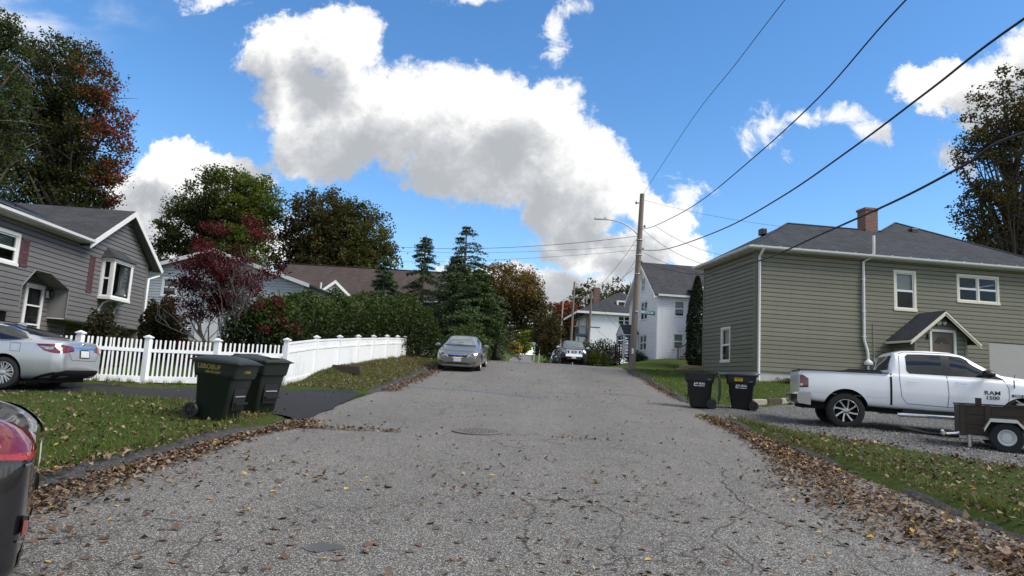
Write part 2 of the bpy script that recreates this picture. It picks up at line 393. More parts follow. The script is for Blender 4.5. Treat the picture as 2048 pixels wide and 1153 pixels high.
M['wood_grey'] = mat('weathered_pole_wood', (.19, .155, .125), .9, var=.3, vscale=3, fine=.3, fscale=14, bump=.5, bscale=12, stretch=(9, 9, .5))
M['wood_dark'] = mat('dark_plank_wood', (.050, .036, .026), .85, var=.35, vscale=4, fine=.2, bump=.3, bscale=14, stretch=(1, 1, 7))
M['wood_deck'] = mat('brown_deck_wood', (.085, .055, .045), .8, var=.2)
M['bark'] = mat('bark', (.075, .062, .05), .95, var=.35, vscale=5, bump=.7, bscale=16, stretch=(4, 4, 1))
M['bark_pale'] = mat('pale_bark', (.17, .152, .14), .9, var=.25, vscale=6, bump=.3, bscale=20)
M['leaf'] = leaf_mat('leaf')
M['needle'] = leaf_mat('needle', .12, .7)
M['litter'] = leaf_mat('dry_leaf', .1, .8)
M['grass'] = leaf_mat('grass_blade', .25, .6)
M['wire'] = mat('wire_insulation', (.02, .02, .03), .6, var=.1)
# ------------------------------------------------------------------ ground
_PR = np.array([(-60, -.5), (-30, -.35), (0, 0), (6.3, .25), (12, .52), (18.3, .85), (24, 1.3), (29, 1.75), (37.3, 2.38), (43, 2.55), (50, 2.67), (60, 2.74), (100, 2.85), (150, 4.2), (222, 7.6), (330, 13.5), (500, 15), (900, 17)])
_yy = np.arange(-60, 900, .5); _zz = np.interp(_yy, _PR[:, 0], _PR[:, 1])
_k = np.exp(-(np.arange(-8, 9) / 4.) ** 2); _k /= _k.sum(); _zs = np.convolve(np.pad(_zz, 8, 'edge'), _k, 'valid')
def prof(y): return np.interp(y, _yy, _zs)
def sst(a, b, x):
    t = np.clip((np.asarray(x, float) - a) / (b - a), 0, 1); return t * t * (3 - 2 * t)
def hnoise(x, y):
    return .018 * np.sin(x * 1.7 + 1.3 * np.sin(y * .9)) + .014 * np.sin(y * 2.1 + .7 * x) + .01 * np.sin(x * 4.1 - y * 3.3)
ROADC = lambda y: np.interp(y, [0, 60, 110, 230, 400], [0, 0, -1.5, -6.2, -8.5])        # the road drifts left far away
# driveway edges (world xy) : near and far
DRV_N = np.array([(-3.9, 11.4), (-4.7, 12.5), (-7.3, 14.1), (-9.5, 14.0), (-10.8, 13.0), (-14, 12.1), (-22, 10.5)])
DRV_F = np.array([(-4.2, 19.0), (-4.9, 18.45), (-6.9, 18.2), (-9.6, 16.5), (-11.8, 15.7), (-15, 15.2), (-22, 14.4)])
def drive_mask(x, y):
    yn = np.interp(-x, -DRV_N[:, 0], DRV_N[:, 1]); yf = np.interp(-x, -DRV_F[:, 0], DRV_F[:, 1])
    return sst(yn - .15, yn + .1, y) * (1 - sst(yf - .1, yf + .15, y)) * (x < -3.9)
def gravel_mask(x, y):
    yn = np.interp(x, [4.4, 5.0, 5.6, 6.7, 7.8, 10, 14, 24], [17.6, 16.2, 15.0, 13.1, 11.6, 10.2, 9.4, 8.5])
    yf = np.interp(x, [4.4, 5.2, 6.6, 8.2, 12, 24], [20.9, 20.8, 21.1, 22.2, 23.6, 26])
    return sst(yn - .7, yn + .7, y) * (1 - sst(yf - .12, yf + .1, y)) * (x > 4.4)
def H(x, y):
    """ground height (lawn level beside the kerbs)"""
    x = np.asarray(x, float); y = np.asarray(y, float)
    xr = x - ROADC(y); a = np.abs(xr)
    side = sst(4.5, 4.75, a)
    dm = drive_mask(x, y); gm = gravel_mask(x, y)
    brook = sst(37.4, 38.2, y) * (1 - sst(44.2, 45, y))
    lift = .10 * side * (1 - .85 * dm) * (1 - .85 * gm) * (1 - brook)
    z = prof(y) + lift + hnoise(x, y) * side * (1 - .8 * dm) * (1 - brook)
    z = z + .16 * sst(5, 9, xr) * sst(22.3, 27, y) * (1 - sst(34.5, 37.2, y))                 # lawn bank by the olive house
    z = z + .55 * sst(5.5, 9.5, xr) * sst(45.2, 49, y) + .25 * sst(5, 6.5, xr) * sst(45.2, 46.5, y)                        # bank under the white house
    z = z + .25 * sst(5, 7.5, -xr) * sst(19.5, 23, y) * (1 - sst(35, 37.4, y))
    far = sst(60, 160, y)
    return z + far * .02 * a - .05 * (1 - sst(4.3, 4.5, a))
def Hs(x, y): return float(H(x, y))

def ground_material():
    m_, N, b, out = new_mat('lawn_soil'); tc = N.node('ShaderNodeTexCoord').outputs['Object']
    n1 = N.noise(tc, .55, 6, .65); n2 = N.noise(tc, 9, 6, .7); n3 = N.noise(tc, 60, 4, .7)
    g = N.mix(N.map(n2, .3, .7), (.038, .062, .012), (.070, .104, .021)); dry = N.mix(n3, (.085, .068, .030), (.13, .105, .055))
    c = N.mix(N.map(N.math('ADD', n1, N.math('MULTIPLY', N.math('SUBTRACT', n2, .5), .5)), .52, .72), g, dry)
    c = N.vec('SCALE', c, scale=N.math('MULTIPLY_ADD', n3, .9, .5))
    N.l.new(c, b.inputs['Base Color']); b.inputs['Roughness'].default_value = .95; b.inputs['Specular IOR Level'].default_value = .1
    bp = N.node('ShaderNodeBump'); bp.inputs['Strength'].default_value = .9; bp.inputs['Distance'].default_value = .05; N.l.new(N.math('ADD', n2, n3), bp.inputs['Height']); N.l.new(bp.outputs[0], b.inputs['Normal'])
    return m_
def asphalt_material(name, dark, light, scale=85, patch=.3, cracks=True, stonef=1.):
    m_, N, b, out = new_mat(name); tc = N.node('ShaderNodeTexCoord').outputs['Object']
    v = N.voro(tc, scale, 'F1', 'Color'); vs = N.node('ShaderNodeSeparateColor'); N.l.new(v, vs.inputs[0])
    dd = N.voro(tc, scale, 'F1', 'Distance')
    stone = N.math('MULTIPLY', N.math('POWER', vs.outputs[0], 1.6), N.map(dd, .62, .30))
    big = N.noise(tc, .35, 6, .6); mid = N.noise(tc, 3.2, 7, .7); fine = N.noise(tc, 170, 2, .6)
    c = N.mix(N.math('MULTIPLY', stone, stonef, clamp=True), dark, light)
    lanes = N.noise(N.vec('MULTIPLY', tc, (.9, .05, 1)), 1., 5, .6); blot = N.map(N.noise(N.vec('ADD', tc, (13, 5, 0)), .9, 6, .7), .58, .72, 1., .80)
    k = N.math('MULTIPLY', N.math('MULTIPLY_ADD', big, patch, 1 - patch * .5), N.math('MULTIPLY_ADD', mid, .42, .79))
    k = N.math('MULTIPLY', k, N.math('MULTIPLY', N.math('MULTIPLY_ADD', lanes, .5, .75), blot))
    k = N.math('MULTIPLY', k, N.math('MULTIPLY_ADD', fine, .5, .75))
    c = N.vec('SCALE', c, scale=k)
    if cracks:
        wv = N.vec('ADD', tc, N.vec('SCALE', N.noise(tc, 1.4, 5, .6, 0, 'Color'), scale=.5))
        ed = N.voro(wv, .42, 'DISTANCE_TO_EDGE'); cr = N.math('MULTIPLY', N.map(ed, .006, .002), N.map(N.noise(tc, .23, 3), .46, .56))
        ed2 = N.voro(wv, 1.5, 'DISTANCE_TO_EDGE'); cr2 = N.math('MULTIPLY', N.map(ed2, .011, .004), N.map(N.noise(N.vec('ADD', tc, (31, 7, 0)), .3, 4), .56, .64))
        cr = N.math('MAXIMUM', cr, cr2); c = N.mix(N.math('MULTIPLY', cr, .8), c, (.02, .019, .017))
    N.l.new(c, b.inputs['Base Color']); b.inputs['Roughness'].default_value = .82; b.inputs['Specular IOR Level'].default_value = .35
    bp = N.node('ShaderNodeBump'); bp.inputs['Strength'].default_value = .55; bp.inputs['Distance'].default_value = .006; N.l.new(N.math('ADD', N.math('MULTIPLY', dd, -1.), fine), bp.inputs['Height']); N.l.new(bp.outputs[0], b.inputs['Normal'])
    return m_
M['ground'] = ground_material()
M['road'] = asphalt_material('worn_chip_asphalt', (.074, .069, .062), (.50, .474, .438), 85, .5)
M['kerb'] = asphalt_material('kerb_asphalt', (.026, .025, .025), (.12, .117, .113), 60, .4, False)
M['drive'] = asphalt_material('fresh_black_asphalt', (.009, .0095, .012), (.034, .035, .041), 90, .35, False)
M['patch'] = asphalt_material('smooth_patch_asphalt', (.10, .105, .115), (.24, .245, .255), 110, .25, False)
M['gravel_bed'] = asphalt_material('gravel_bed', (.05, .049, .048), (.30, .295, .29), 36, .5, False)
M['crack'] = mat('open_crack', (.06, .055, .048), .95, var=.3)

def axis_pts(segs):
    out = []
    for a, b, st in segs: out += list(np.arange(a, b - 1e-6, st))
    return np.array(out + [segs[-1][1]])
def build_ground():
    xs = axis_pts([(-400, -60, 20), (-60, -18, 3), (-18, -4.8, .3), (-4.8, -4.2, .1), (-4.2, 4.2, 1.4), (4.2, 4.8, .1), (4.8, 20, .3), (20, 60, 3), (60, 400, 20)])
    ys = axis_pts([(-60, 0, 3), (0, 36, .3), (36, 46, .2), (46, 60, 1), (60, 400, 6), (400, 880, 30)])
    X, Y = np.meshgrid(xs, ys); X2 = X + ROADC(Y) * (np.abs(X) < 30); Z = H(X2, Y)
    V = np.stack([X2, Y, Z], -1).reshape(-1, 3); nx, ny = len(xs), len(ys)
    i, j = np.meshgrid(np.arange(nx - 1), np.arange(ny - 1)); a = (j * nx + i).ravel()
    F = np.stack([a, a + 1, a + 1 + nx, a + nx], 1)
    o = raw_mesh('ground', V, 4, F, M['ground']); o.data.polygons.foreach_set('use_smooth', [True] * len(o.data.polygons)); return struct(o)
build_ground()

def strip(name, ys, xl, xr, mat_, dz=.006, nx=13, zf=None, crown=.05):
    rows = []
    for y in ys:
        a, b = float(xl(y)), float(xr(y)); row = []
        for t in np.linspace(0, 1, nx):
            x = a + (b - a) * t; z = (float(prof(y)) if zf is None else zf(x, y)) + dz + crown * (1 - (2 * t - 1) ** 2) - .0
            row.append((x, y, z))
        rows.append(row)
    return MB().grid(rows).build(name, mat_, smooth=180, uv=False)
RY = axis_pts([(-20, 0, 2), (0, 60, .5), (60, 420, 5)])
road = struct(strip('road', RY, lambda y: ROADC(y) - 4.5, lambda y: ROADC(y) + 4.5, M['road']))
# Brook street crosses at the crest
rows = [[(x, y, float(prof(y)) + (.012 if abs(x) > 4.2 else .012) + .05 * max(0, 1 - (x / 4.5) ** 2)) for x in np.arange(-60, 61, 1.5)] for y in np.arange(37.8, 44.7, .46)]
struct(MB().grid(rows).build('side_road', M['road'], smooth=180, uv=False))

def road_z(x, y): return float(prof(y)) + .006 + .05 * (1 - (x / 4.5) ** 2)

def kerb(name, pts, w=.25, h=.085, seed=0):
    """rolled asphalt kerb along a ground polyline; pts run so that the lawn is on the +n side"""
    rg = random.Random(seed); P = [Vector((p[0], p[1], 0)) for p in pts]; fine_ = []
    for a, b in zip(P[:-1], P[1:]):
        n = max(1, int((b - a).length / .25)); fine_ += [a.lerp(b, i / n) for i in range(n)]
    fine_.append(P[-1]); rows = []
    for i, p in enumerate(fine_):
        t = (fine_[min(i + 1, len(fine_) - 1)] - fine_[max(i - 1, 0)]).normalized(); n = Vector((-t.y, t.x, 0))
        taper = min(1, i / 2.5, (len(fine_) - 1 - i) / 2.5); wob = rg.uniform(-.02, .02) + .03 * math.sin(i * .37 + seed)
        row = []
        for (u, v) in ((0, -.01), (.03, .3), (.09, .78), (.16, .97), (.24, 1.0), (w, .85), (w + .06, .3)):
            q = p + n * (u + wob); z = float(prof(q.y)) + .004 + h * v * (.15 + .85 * taper) * (1 + .22 * math.sin(i * .61 + seed * 2)) + rg.uniform(-.006, .006)
            row.append((q.x, q.y, z))
        rows.append(row)
    return struct(MB().grid(rows).build(name, M['kerb'], smooth=180, uv=False, fixn=False))
def arc(cx, cy, r_, a0, a1, n=10): return [(cx + r_ * math.cos(R(a0 + (a1 - a0) * i / n)), cy + r_ * math.sin(R(a0 + (a1 - a0) * i / n))) for i in range(n + 1)]
kerb('kerb_left_near', [(-4.5, -8), (-4.5, 0), (-4.48, 6), (-4.42, 9), (-4.2, 11.0), (-4.0, 11.7)], seed=1)
kerb('kerb_left_far', [(-4.85, 18.25), (-4.55, 18.7), (-4.42, 19.4), (-4.45, 20.2), (-4.5, 24), (-4.5, 34)] + arc(-8, 34, 3.5, 0, 90), seed=2)
kerb('kerb_right_near', list(reversed([(4.5, -8), (4.5, 0), (4.52, 8), (4.5, 14), (4.45, 17.2)])), h=.055, seed=3)
kerb('kerb_right_far', list(reversed([(4.4, 21.2), (4.45, 23), (4.5, 33.4)] + arc(8, 34, 3.5, 180, 90))), seed=4)
kerb('kerb_right_beyond', list(reversed(arc(8, 48.2, 3.5, -90, -180) + [(4.5, 50), (4.5, 90)])), seed=5)
kerb('kerb_left_beyond', arc(-8, 48.2, 3.5, -90, 0) + [(-4.5, 50), (-4.5, 90)], seed=6)

# black driveway on the left, gravel drive on the right
rows = []
for t in np.linspace(0, 1, 90):
    x = -4.48 + t * (-22 + 4.48); yn = float(np.interp(-x, -DRV_N[:, 0], DRV_N[:, 1])); yf = float(np.interp(-x, -DRV_F[:, 0], DRV_F[:, 1]))
    yn += .05 * math.sin(x * 3.1); yf += .05 * math.sin(x * 2.3 + 1)
    xe = x
    rows.append([(x + ((.22 * math.cos(s * 3.0) + .05 + .03 * math.sin(s * 23) + .02 * math.sin(s * 61)) * max(0, 1 - t * 25)), yn + (yf - yn) * s, max(Hs(x, yn + (yf - yn) * s), float(prof(yn + (yf - yn) * s))) + .004 + .03 * math.sin(math.pi * s) ** .5) for s in np.linspace(0, 1, 16)])
struct(MB().grid(rows, flip=True).build('driveway', M['drive'], smooth=180, uv=False))
rows = []
for x in np.arange(4.42, 24, .3):
    yn = float(np.interp(x, [4.4, 5.0, 5.6, 6.7, 7.8, 10, 14, 24], [17.6, 16.2, 15.0, 13.1, 11.6, 10.2, 9.4, 8.5])) + .18 * math.sin(x * 4) + .12 * math.sin(x * 9.7)
    yf = float(np.interp(x, [4.4, 5.2, 6.6, 8.2, 12, 24], [20.9, 20.8, 21.1, 22.2, 23.6, 26]))
    rows.append([(x, yn + (yf - yn) * s, Hs(x, yn + (yf - yn) * s) + (.012 if .02 < s < .98 else -.03)) for s in np.linspace(0, 1, 40)])
struct(MB().grid(rows).build('gravel_drive', M['gravel_bed'], smooth=180, uv=False))

# patches, cracks, manhole on the road
def ribbon(name, pts, w, mat_, parent, dz=.005, jit=.05, seed=0, wv=.5):
    rg = random.Random(seed); P = []
    for a, b in zip(pts[:-1], pts[1:]):
        n = max(2, int(math.hypot(b[0] - a[0], b[1] - a[1]) / .12))
        P += [(a[0] + (b[0] - a[0]) * i / n, a[1] + (b[1] - a[1]) * i / n) for i in range(n)]
    P.append(pts[-1]); rows = []; dx = dy = 0
    for i, p in enumerate(P):
        q = P[min(i + 1, len(P) - 1)]; o = P[max(i - 1, 0)]; t = Vector((q[0] - o[0], q[1] - o[1])).normalized(); n = Vector((-t.y, t.x))
        dx = dx * .8 + rg.gauss(0, jit * .5); ww = w * (1 + rg.uniform(-wv, wv)) * min(1, .25 + i * .15, .25 + (len(P) - 1 - i) * .15)
        c = Vector(p) + n * dx
        rows.append([(*(c + n * ww * s), road_z((c + n * ww * s).x, (c + n * ww * s).y) + dz) for s in (-.5, 0, .5)])
    return MB().grid(rows).build(name, mat_, parent, uv=False)
ribbon('asphalt_patch', [(-4.3, 21.2), (-2.2, 20.9), (.3, 19.7)], .55, M['patch'], road, .006, .01, 3, .12)
CR = [[(-3.9, 11.3), (-2.3, 11.7), (-.9, 11.8), (2.0, 11.95), (3.6, 12.2)], [(-1.5, 11.9), (.2, 12.2), (2.9, 12.3)], [(.3, 19.75), (2.2, 19.2), (4.4, 18.8)], [(1.2, 27), (1.5, 24.5), (2.1, 21.5), (2.2, 19.4)], [(2.2, 19.3), (2.6, 17.3), (3.0, 15.2), (3.4, 13.6)],
      [(2.6, 18.9), (3.2, 16.9), (3.7, 15)], [(1.0, 10.7), (2.4, 10.55), (3.6, 10.4)], [(2.4, 10.5), (2.5, 9.5), (2.25, 8.3), (2.2, 7.2), (1.7, 6.2), (1.5, 5)], [(2.2, 7.3), (3.2, 7.6), (4.3, 7.5)], [(-2.8, 7.7), (-1, 7.5), (1.1, 7.35), (2.2, 7.2)], [(.5, 7.2), (.85, 6.3), (.75, 5.2), (.6, 4.4)],
      [(-.8, 29.5), (1.4, 29.2), (4.3, 29.6)], [(1.5, 24.5), (3, 24.2), (4.4, 24.6)], [(-3.6, 15.4), (-1.5, 15.2)], [(2.2, 7.3), (2.6, 6), (2.7, 4.6)]]
for i, c in enumerate(CR): ribbon('crack', c, .008 if i not in (0, 2, 7) else .014, M['crack'], road, .007, .06, 20 + i, .9)
wet = mat('shallow_water', (.02, .022, .025), .03, var=0)
pud = MB().poly([(-1.45 + .13 * (1 + .18 * math.sin(a * 2 + .4)) * math.cos(a), 4.95 + .11 * (1 + .2 * math.sin(a * 3 + 1)) * math.sin(a), road_z(-1.45, 4.95 + .11 * (1 + .2 * math.sin(a * 3 + 1)) * math.sin(a)) + .004) for a in np.linspace(0, 2 * math.pi, 26)[:-1]]).build('puddle', wet); struct(pud)
mh = thing('manhole_cover', 'round rusty iron manhole cover set in the road among cracks', 'manhole cover', (-1.0, 11.85, road_z(-1, 11.85) + .004)); mh.rotation_euler = (R(2.6), 0, 0)
iron = mat('cast_iron', (.125, .108, .098), .8, metal=.1, var=.3, vscale=9, bump=.4, bscale=50, dirt=.4)
MB().lathe([(.43, 0), (.43, .012), (.36, .016), (.355, .004)], n=36).build('ring', iron, mh, smooth=40)
b = MB().lathe([(.345, 0), (.345, .012)], n=36)
for i in range(-4, 5):
    for j in range(-4, 5):
        if i * i + j * j < 18: b.box(i * .07 - .022, i * .07 + .022, j * .07 - .022, j * .07 + .022, .012, .019)
b.build('lid', iron, mh)

# ------------------------------------------------------------------ scattered leaves, grass, gravel
BROWN = np.array([(.095, .056, .036), (.13, .082, .053), (.175, .122, .084), (.058, .036, .026), (.22, .16, .115), (.105, .056, .036), (.135, .085, .046), (.25, .19, .14)])
def surf(x, y):
    x = np.asarray(x); a = np.abs(x)
    rz = prof(y) + .006 + .05 * (1 - (x / 4.5) ** 2)
    kz = prof(y) + .13
    return np.where(a < 4.5, rz, np.where(a < 4.85, np.maximum(H(x, y), kz - .02), H(x, y)))
def leaf_cards(name, xy, size, pal=BROWN, lift=.01, up=.7, parent=None, brightness=None, zadd=None, material=None):
    n = len(xy); x, y = xy[:, 0], xy[:, 1]; z = surf(x, y) + lift * rng.random(n) + .004
    if zadd is not None: z = z + zadd
    th = rng.random(n) * 6.283; tilt = rng.normal(0, 1 - up, n); tilt2 = rng.normal(0, 1 - up, n)
    e = np.stack([np.cos(th), np.sin(th), tilt], 1); s = np.stack([-np.sin(th), np.cos(th), tilt2], 1)
    L = size * (.4 + 1.15 * rng.random(n) ** 1.3)[:, None]; W = L * rng.uniform(.55, .95, n)[:, None]; c = np.stack([x, y, z], 1)
    fold = np.stack([np.zeros(n), np.zeros(n), L[:, 0] * rng.uniform(.0, .45, n)], 1)
    V = np.stack([c - e * L * .5, c + s * W * .5 + fold, c + e * L * .5 + fold * rng.uniform(-.2, .6, n)[:, None], c - s * W * .5 + fold], 1)
    low = V[:, :, 2].min(1) - surf(x, y); V[:, :, 2] += np.maximum(0, .003 - low)[:, None]
    idx = np.arange(n * 4).reshape(n, 4); F = np.stack([idx[:, [0, 1, 2]], idx[:, [0, 2, 3]]], 1).reshape(-1, 3)
    col = pal[rng.integers(0, len(pal), n)] * rng.uniform(.65, 1.35, n)[:, None]
    yel = rng.random(n) < .025; col[yel] = (.42, .28, .05)
    return raw_mesh(name, V.reshape(-1, 3), 3, F, material or M['litter'], np.repeat(col, 4, 0), parent)
def rnd_gauss_strip(n, xc, wx, y0, y1, ybias=1.):
    y = y0 + (y1 - y0) * rng.random(n) ** ybias; return np.stack([xc(y) + rng.normal(0, 1, n) * wx(y), y], 1)
def clump(n, y0, y1, xf, k=.5):
    """keeps points where a wobbling density says so"""
    p = rnd_gauss_strip(int(n * 1.8), xf[0], xf[1], y0, y1); d = .5 + .5 * np.sin(p[:, 1] * 1.3 + 2 * np.sin(p[:, 1] * .37)); return p[rng.random(len(p)) < (1 - k) + k * d][:n]
dr = clump(13000, 3.0, 17.5, (lambda y: 4.25 - .55 * np.exp(-((y - 8) / 3) ** 2) + 0 * y, lambda y: .13 + .30 * np.exp(-((y - 7.5) / 3.5) ** 2)))
dr = np.concatenate([dr, clump(1500, 21.5, 34, (lambda y: 4.4 + 0 * y, lambda y: .09 + 0 * y), .8)]); dr[:, 0] = np.where(dr[:, 0] > 4.62, 4.62 + rng.random(len(dr)) * .35, dr[:, 0])
tag(leaf_cards('leaf_drift', dr, .052, lift=.05, up=.62), 'deep drift of dry brown leaves along the right kerb', 'fallen leaves', kind='stuff')
dl = clump(7000, 2.5, 12.2, (lambda y: -4.27 + .25 * sst(10, 12, y), lambda y: .10 + .16 * np.exp(-((y - 6) / 2.5) ** 2)))
dl = np.concatenate([dl, clump(2600, 19.3, 30, (lambda y: -4.25 + 0 * y, lambda y: .16 + 0 * y)), np.stack([-4.2 + 2.0 * rng.random(420) ** 1.6, rng.normal(11.3, .07, 420)], 1)]); dl[:, 0] = np.where(dl[:, 0] < -4.62, -4.62 - rng.random(len(dl)) * .25, dl[:, 0])
tag(leaf_cards('leaf_drift', dl, .05, lift=.04, up=.62), 'drift of dry leaves along the left kerb and driveway mouth', 'fallen leaves', kind='stuff')
# on the lawns
def scatter(n, x0, x1, y0, y1, dens): 
    p = np.stack([rng.uniform(x0, x1, n), rng.uniform(y0, y1, n)], 1); return p[rng.random(n) < dens(p[:, 0], p[:, 1])]
nz = lambda x, y: .5 + .25 * np.sin(x * 1.9 + y) + .25 * np.sin(y * 2.3 - x * .8 + 1)
ll = np.concatenate([scatter(15000, -13, -4.6, 3, 14.4, lambda x, y: (1 - drive_mask(x, y)) * (.30 + .7 * nz(x, y) * sst(-9, -5.2, x))),
                     scatter(9000, -7.0, -4.6, 18.4, 34, lambda x, y: (1 - drive_mask(x, y)) * (.35 + .5 * nz(x, y))),
                     scatter(420, -11, -4.6, 12.4, 18.4, lambda x, y: .35 * drive_mask(x, y)), scatter(900, -12, -5, 15, 18.6, lambda x, y: .9 * (1 - drive_mask(x, y)) * (y > np.interp(-x, -DRV_F[:, 0], DRV_F[:, 1])) + .05)])
tag(leaf_cards('lawn_leaves', ll, .05, lift=.03, up=.6), 'scattered dry leaves lying over the left lawn and fence verge', 'fallen leaves', kind='stuff')
lr = np.concatenate([scatter(24000, 4.7, 13, 3, 16.5, lambda x, y: (.20 + .6 * nz(x, y)) * (1 - .75 * gravel_mask(x, y))), scatter(1200, 4.7, 9.5, 21, 36, lambda x, y: .3 * nz(x, y))])
tag(leaf_cards('lawn_leaves', lr, .054, lift=.03, up=.6), 'scattered dry leaves over the right verge and gravel edge', 'fallen leaves', kind='stuff')
# loose leaves on the road: the far ones as one mass, the nearest ones each on their own
rl = np.concatenate([scatter(5200, -4.3, 4.3, 3.2, 8.8, lambda x, y: .05 + .30 * nz(x * 1.7, y * 1.3) ** 2 + .35 * sst(2, 4.2, np.abs(x))), scatter(3600, -4.2, 4.2, 8.5, 20, lambda x, y: .06 + .30 * nz(x, y) * sst(13, 9, y)), scatter(400, -4, 4, 20, 40, lambda x, y: .5 + 0 * x), np.stack([rng.normal(.9, .6, 60), rng.normal(11.7, .1, 60)], 1)])
tag(leaf_cards('road_leaves', rl, .047, lift=.01, up=.65), 'small dry leaves strewn over the middle of the road', 'fallen leaves', kind='stuff')
def leaf_outline(rg, lobed):
    if lobed:
        pr = [(0, -.5), (.16, -.34), (.42, -.40), (.30, -.14), (.52, .06), (.25, .12), (.20, .34), (0, .55)]
    else: pr = [(0, -.5), (.18, -.36), (.30, -.1), (.28, .14), (.14, .36), (0, .55)]
    pr = [(x * rg.uniform(.8, 1.15), y * rg.uniform(.9, 1.1)) for x, y in pr]
    return pr
LEAFM = []
for k in range(8):
    rg = random.Random(90 + k); pr = leaf_outline(rg, k % 3 != 2); curl = rg.uniform(.15, .8); roll_ = rg.uniform(-.5, .5); vs = []; fs = []
    m_ = len(pr)
    for i, (x, y) in enumerate(pr):
        mid = (0, y, .28 * curl * (y * y) * 1.5); zr = abs(x) * curl * .7 + mid[2] + rg.uniform(-.03, .03); zl = abs(x) * (curl + roll_) * .7 + mid[2] + rg.uniform(-.03, .03)
        vs += [mid, (x, y, zr), (-x, y, zl)]
    for i in range(m_ - 1):
        a, c = i * 3, (i + 1) * 3; fs += [(a, a + 1, c + 1, c), (a, c, c + 2, a + 2)]
    vs.append((.04, -.85, .05)); vs.append((-.03, -.5, .02)); vs.append((.03, -.5, .02)); q = len(vs); fs.append((q - 3, q - 2, q - 1))
    zmin = min(v[2] for v in vs); vs = [(v[0], v[1], v[2] - zmin) for v in vs]
    me = bpy.data.meshes.new('fallen_leaf'); me.from_pydata(vs, [], fs)
    me.validate(); me.polygons.foreach_set('use_smooth', [True] * len(me.polygons)); LEAFM.append(me)
LMATS = [mat('dry_leaf_%d' % i, tuple(c), .75, var=.35, vscale=14) for i, c in enumerate(list(BROWN[[0, 1, 2, 3, 5, 6]]) + [(.40, .27, .06)])]
LEAFM2 = []
for k in range(14):
    me = LEAFM[k % 8].copy(); me.materials.append(LMATS[[0, 1, 2, 3, 4, 5, 0, 1, 5, 3, 4, 0, 1, 6][k]]); LEAFM2.append(me)
pts = scatter(4000, -3.9, 4.2, 3.4, 8.6, lambda x, y: .10 + .9 * np.exp(-((y - 7.0 + .15 * x) / .45) ** 2) * (.5 + .5 * sst(-1, 2, x)) + .45 * np.exp(-((y - 4.9) / .5) ** 2))
pts = pts[rng.permutation(len(pts))][:300]
for k, (x, y) in enumerate(pts):
    o = bpy.data.objects.new('fallen_leaf', LEAFM2[random.randrange(14)]); COL.objects.link(o); s = random.uniform(.04, .085)
    o.location = (x, y, road_z(x, y) + .002); o.scale = (s, s, s * random.uniform(.5, 1.1)); o.rotation_euler = (random.gauss(0, .12), random.gauss(0, .12), random.uniform(0, 6.28))
    tag(o, 'dry fallen leaf lying loose on the grey road', 'leaf', 'fallen leaves scattered over the near road')

def blades(name, P, h, w, pal, label, cat):
    n = len(P); x, y = P[:, 0], P[:, 1]; z = H(x, y) - .005
    th = rng.random(n) * 6.283; hh = h * rng.uniform(.5, 1.3, n); lean = rng.normal(0, .35, (n, 2)) * hh[:, None]
    s = np.stack([np.cos(th), np.sin(th), np.zeros(n)], 1) * (w * rng.uniform(.7, 1.3, n))[:, None]; c = np.stack([x, y, z], 1)
    V = np.stack([c - s, c + s, c + np.stack([lean[:, 0], lean[:, 1], hh], 1)], 1).reshape(-1, 3)
    col = pal[rng.integers(0, len(pal), n)] * rng.uniform(.7, 1.3, n)[:, None]
    return tag(raw_mesh(name, V, 3, np.arange(n * 3), M['grass'], np.repeat(col, 3, 0)), label, cat, kind='stuff')
GREEN = np.array([(.066, .125, .015), (.088, .155, .022), (.055, .102, .014), (.115, .17, .03), (.13, .125, .045)])
DRY = np.array([(.09, .10, .025), (.14, .12, .05), (.06, .085, .015), (.17, .14, .07)])
inl = lambda x, y: (1 - drive_mask(x, y)) * (x < -4.72)
blades('lawn_grass', np.concatenate([scatter(90000, -13, -4.72, 2.5, 14.3, lambda x, y: inl(x, y) * (.25 + .75 * sst(14, 6, y))), scatter(16000, -20, -12, 6, 12.5, lambda x, y: inl(x, y) * .6)]), .055, .005, GREEN, 'short green grass of the left front lawn', 'grass')
blades('verge_grass', scatter(26000, -7.1, -4.75, 18.6, 34, lambda x, y: inl(x, y) * (.4 + .6 * nz(x, y))), .08, .006, DRY, 'tufted dry grass on the verge below the white fence', 'grass')
rv = scatter(90000, 4.72, 14, 2.5, 16.5, lambda x, y: (1 - gravel_mask(x, y)) * (.25 + .75 * np.exp(-((x - 4.92) / .22) ** 2)) * (.35 + .65 * nz(x, y)))
rv = np.concatenate([rv, scatter(12000, 4.8, 14, 9, 17, lambda x, y: gravel_mask(x, y) * .25 * (nz(x, y) > .55) * (1 - sst(.5, 3.0, y - np.interp(x, [4.4, 5.0, 5.6, 6.7, 7.8, 10, 14, 24], [17.6, 16.2, 15.0, 13.1, 11.6, 10.2, 9.4, 8.5]))))])
blades('verge_grass', rv, .06, .005, GREEN[[0, 2, 3, 4]] * .9, 'patchy grass of the right verge beside the gravel', 'grass')
blades('lawn_grass', scatter(40000, 4.8, 16, 21.2, 36.5, lambda x, y: (1 - gravel_mask(x, y)) * 1.), .06, .009, GREEN, 'green lawn in front of the olive house', 'grass')
tp = []
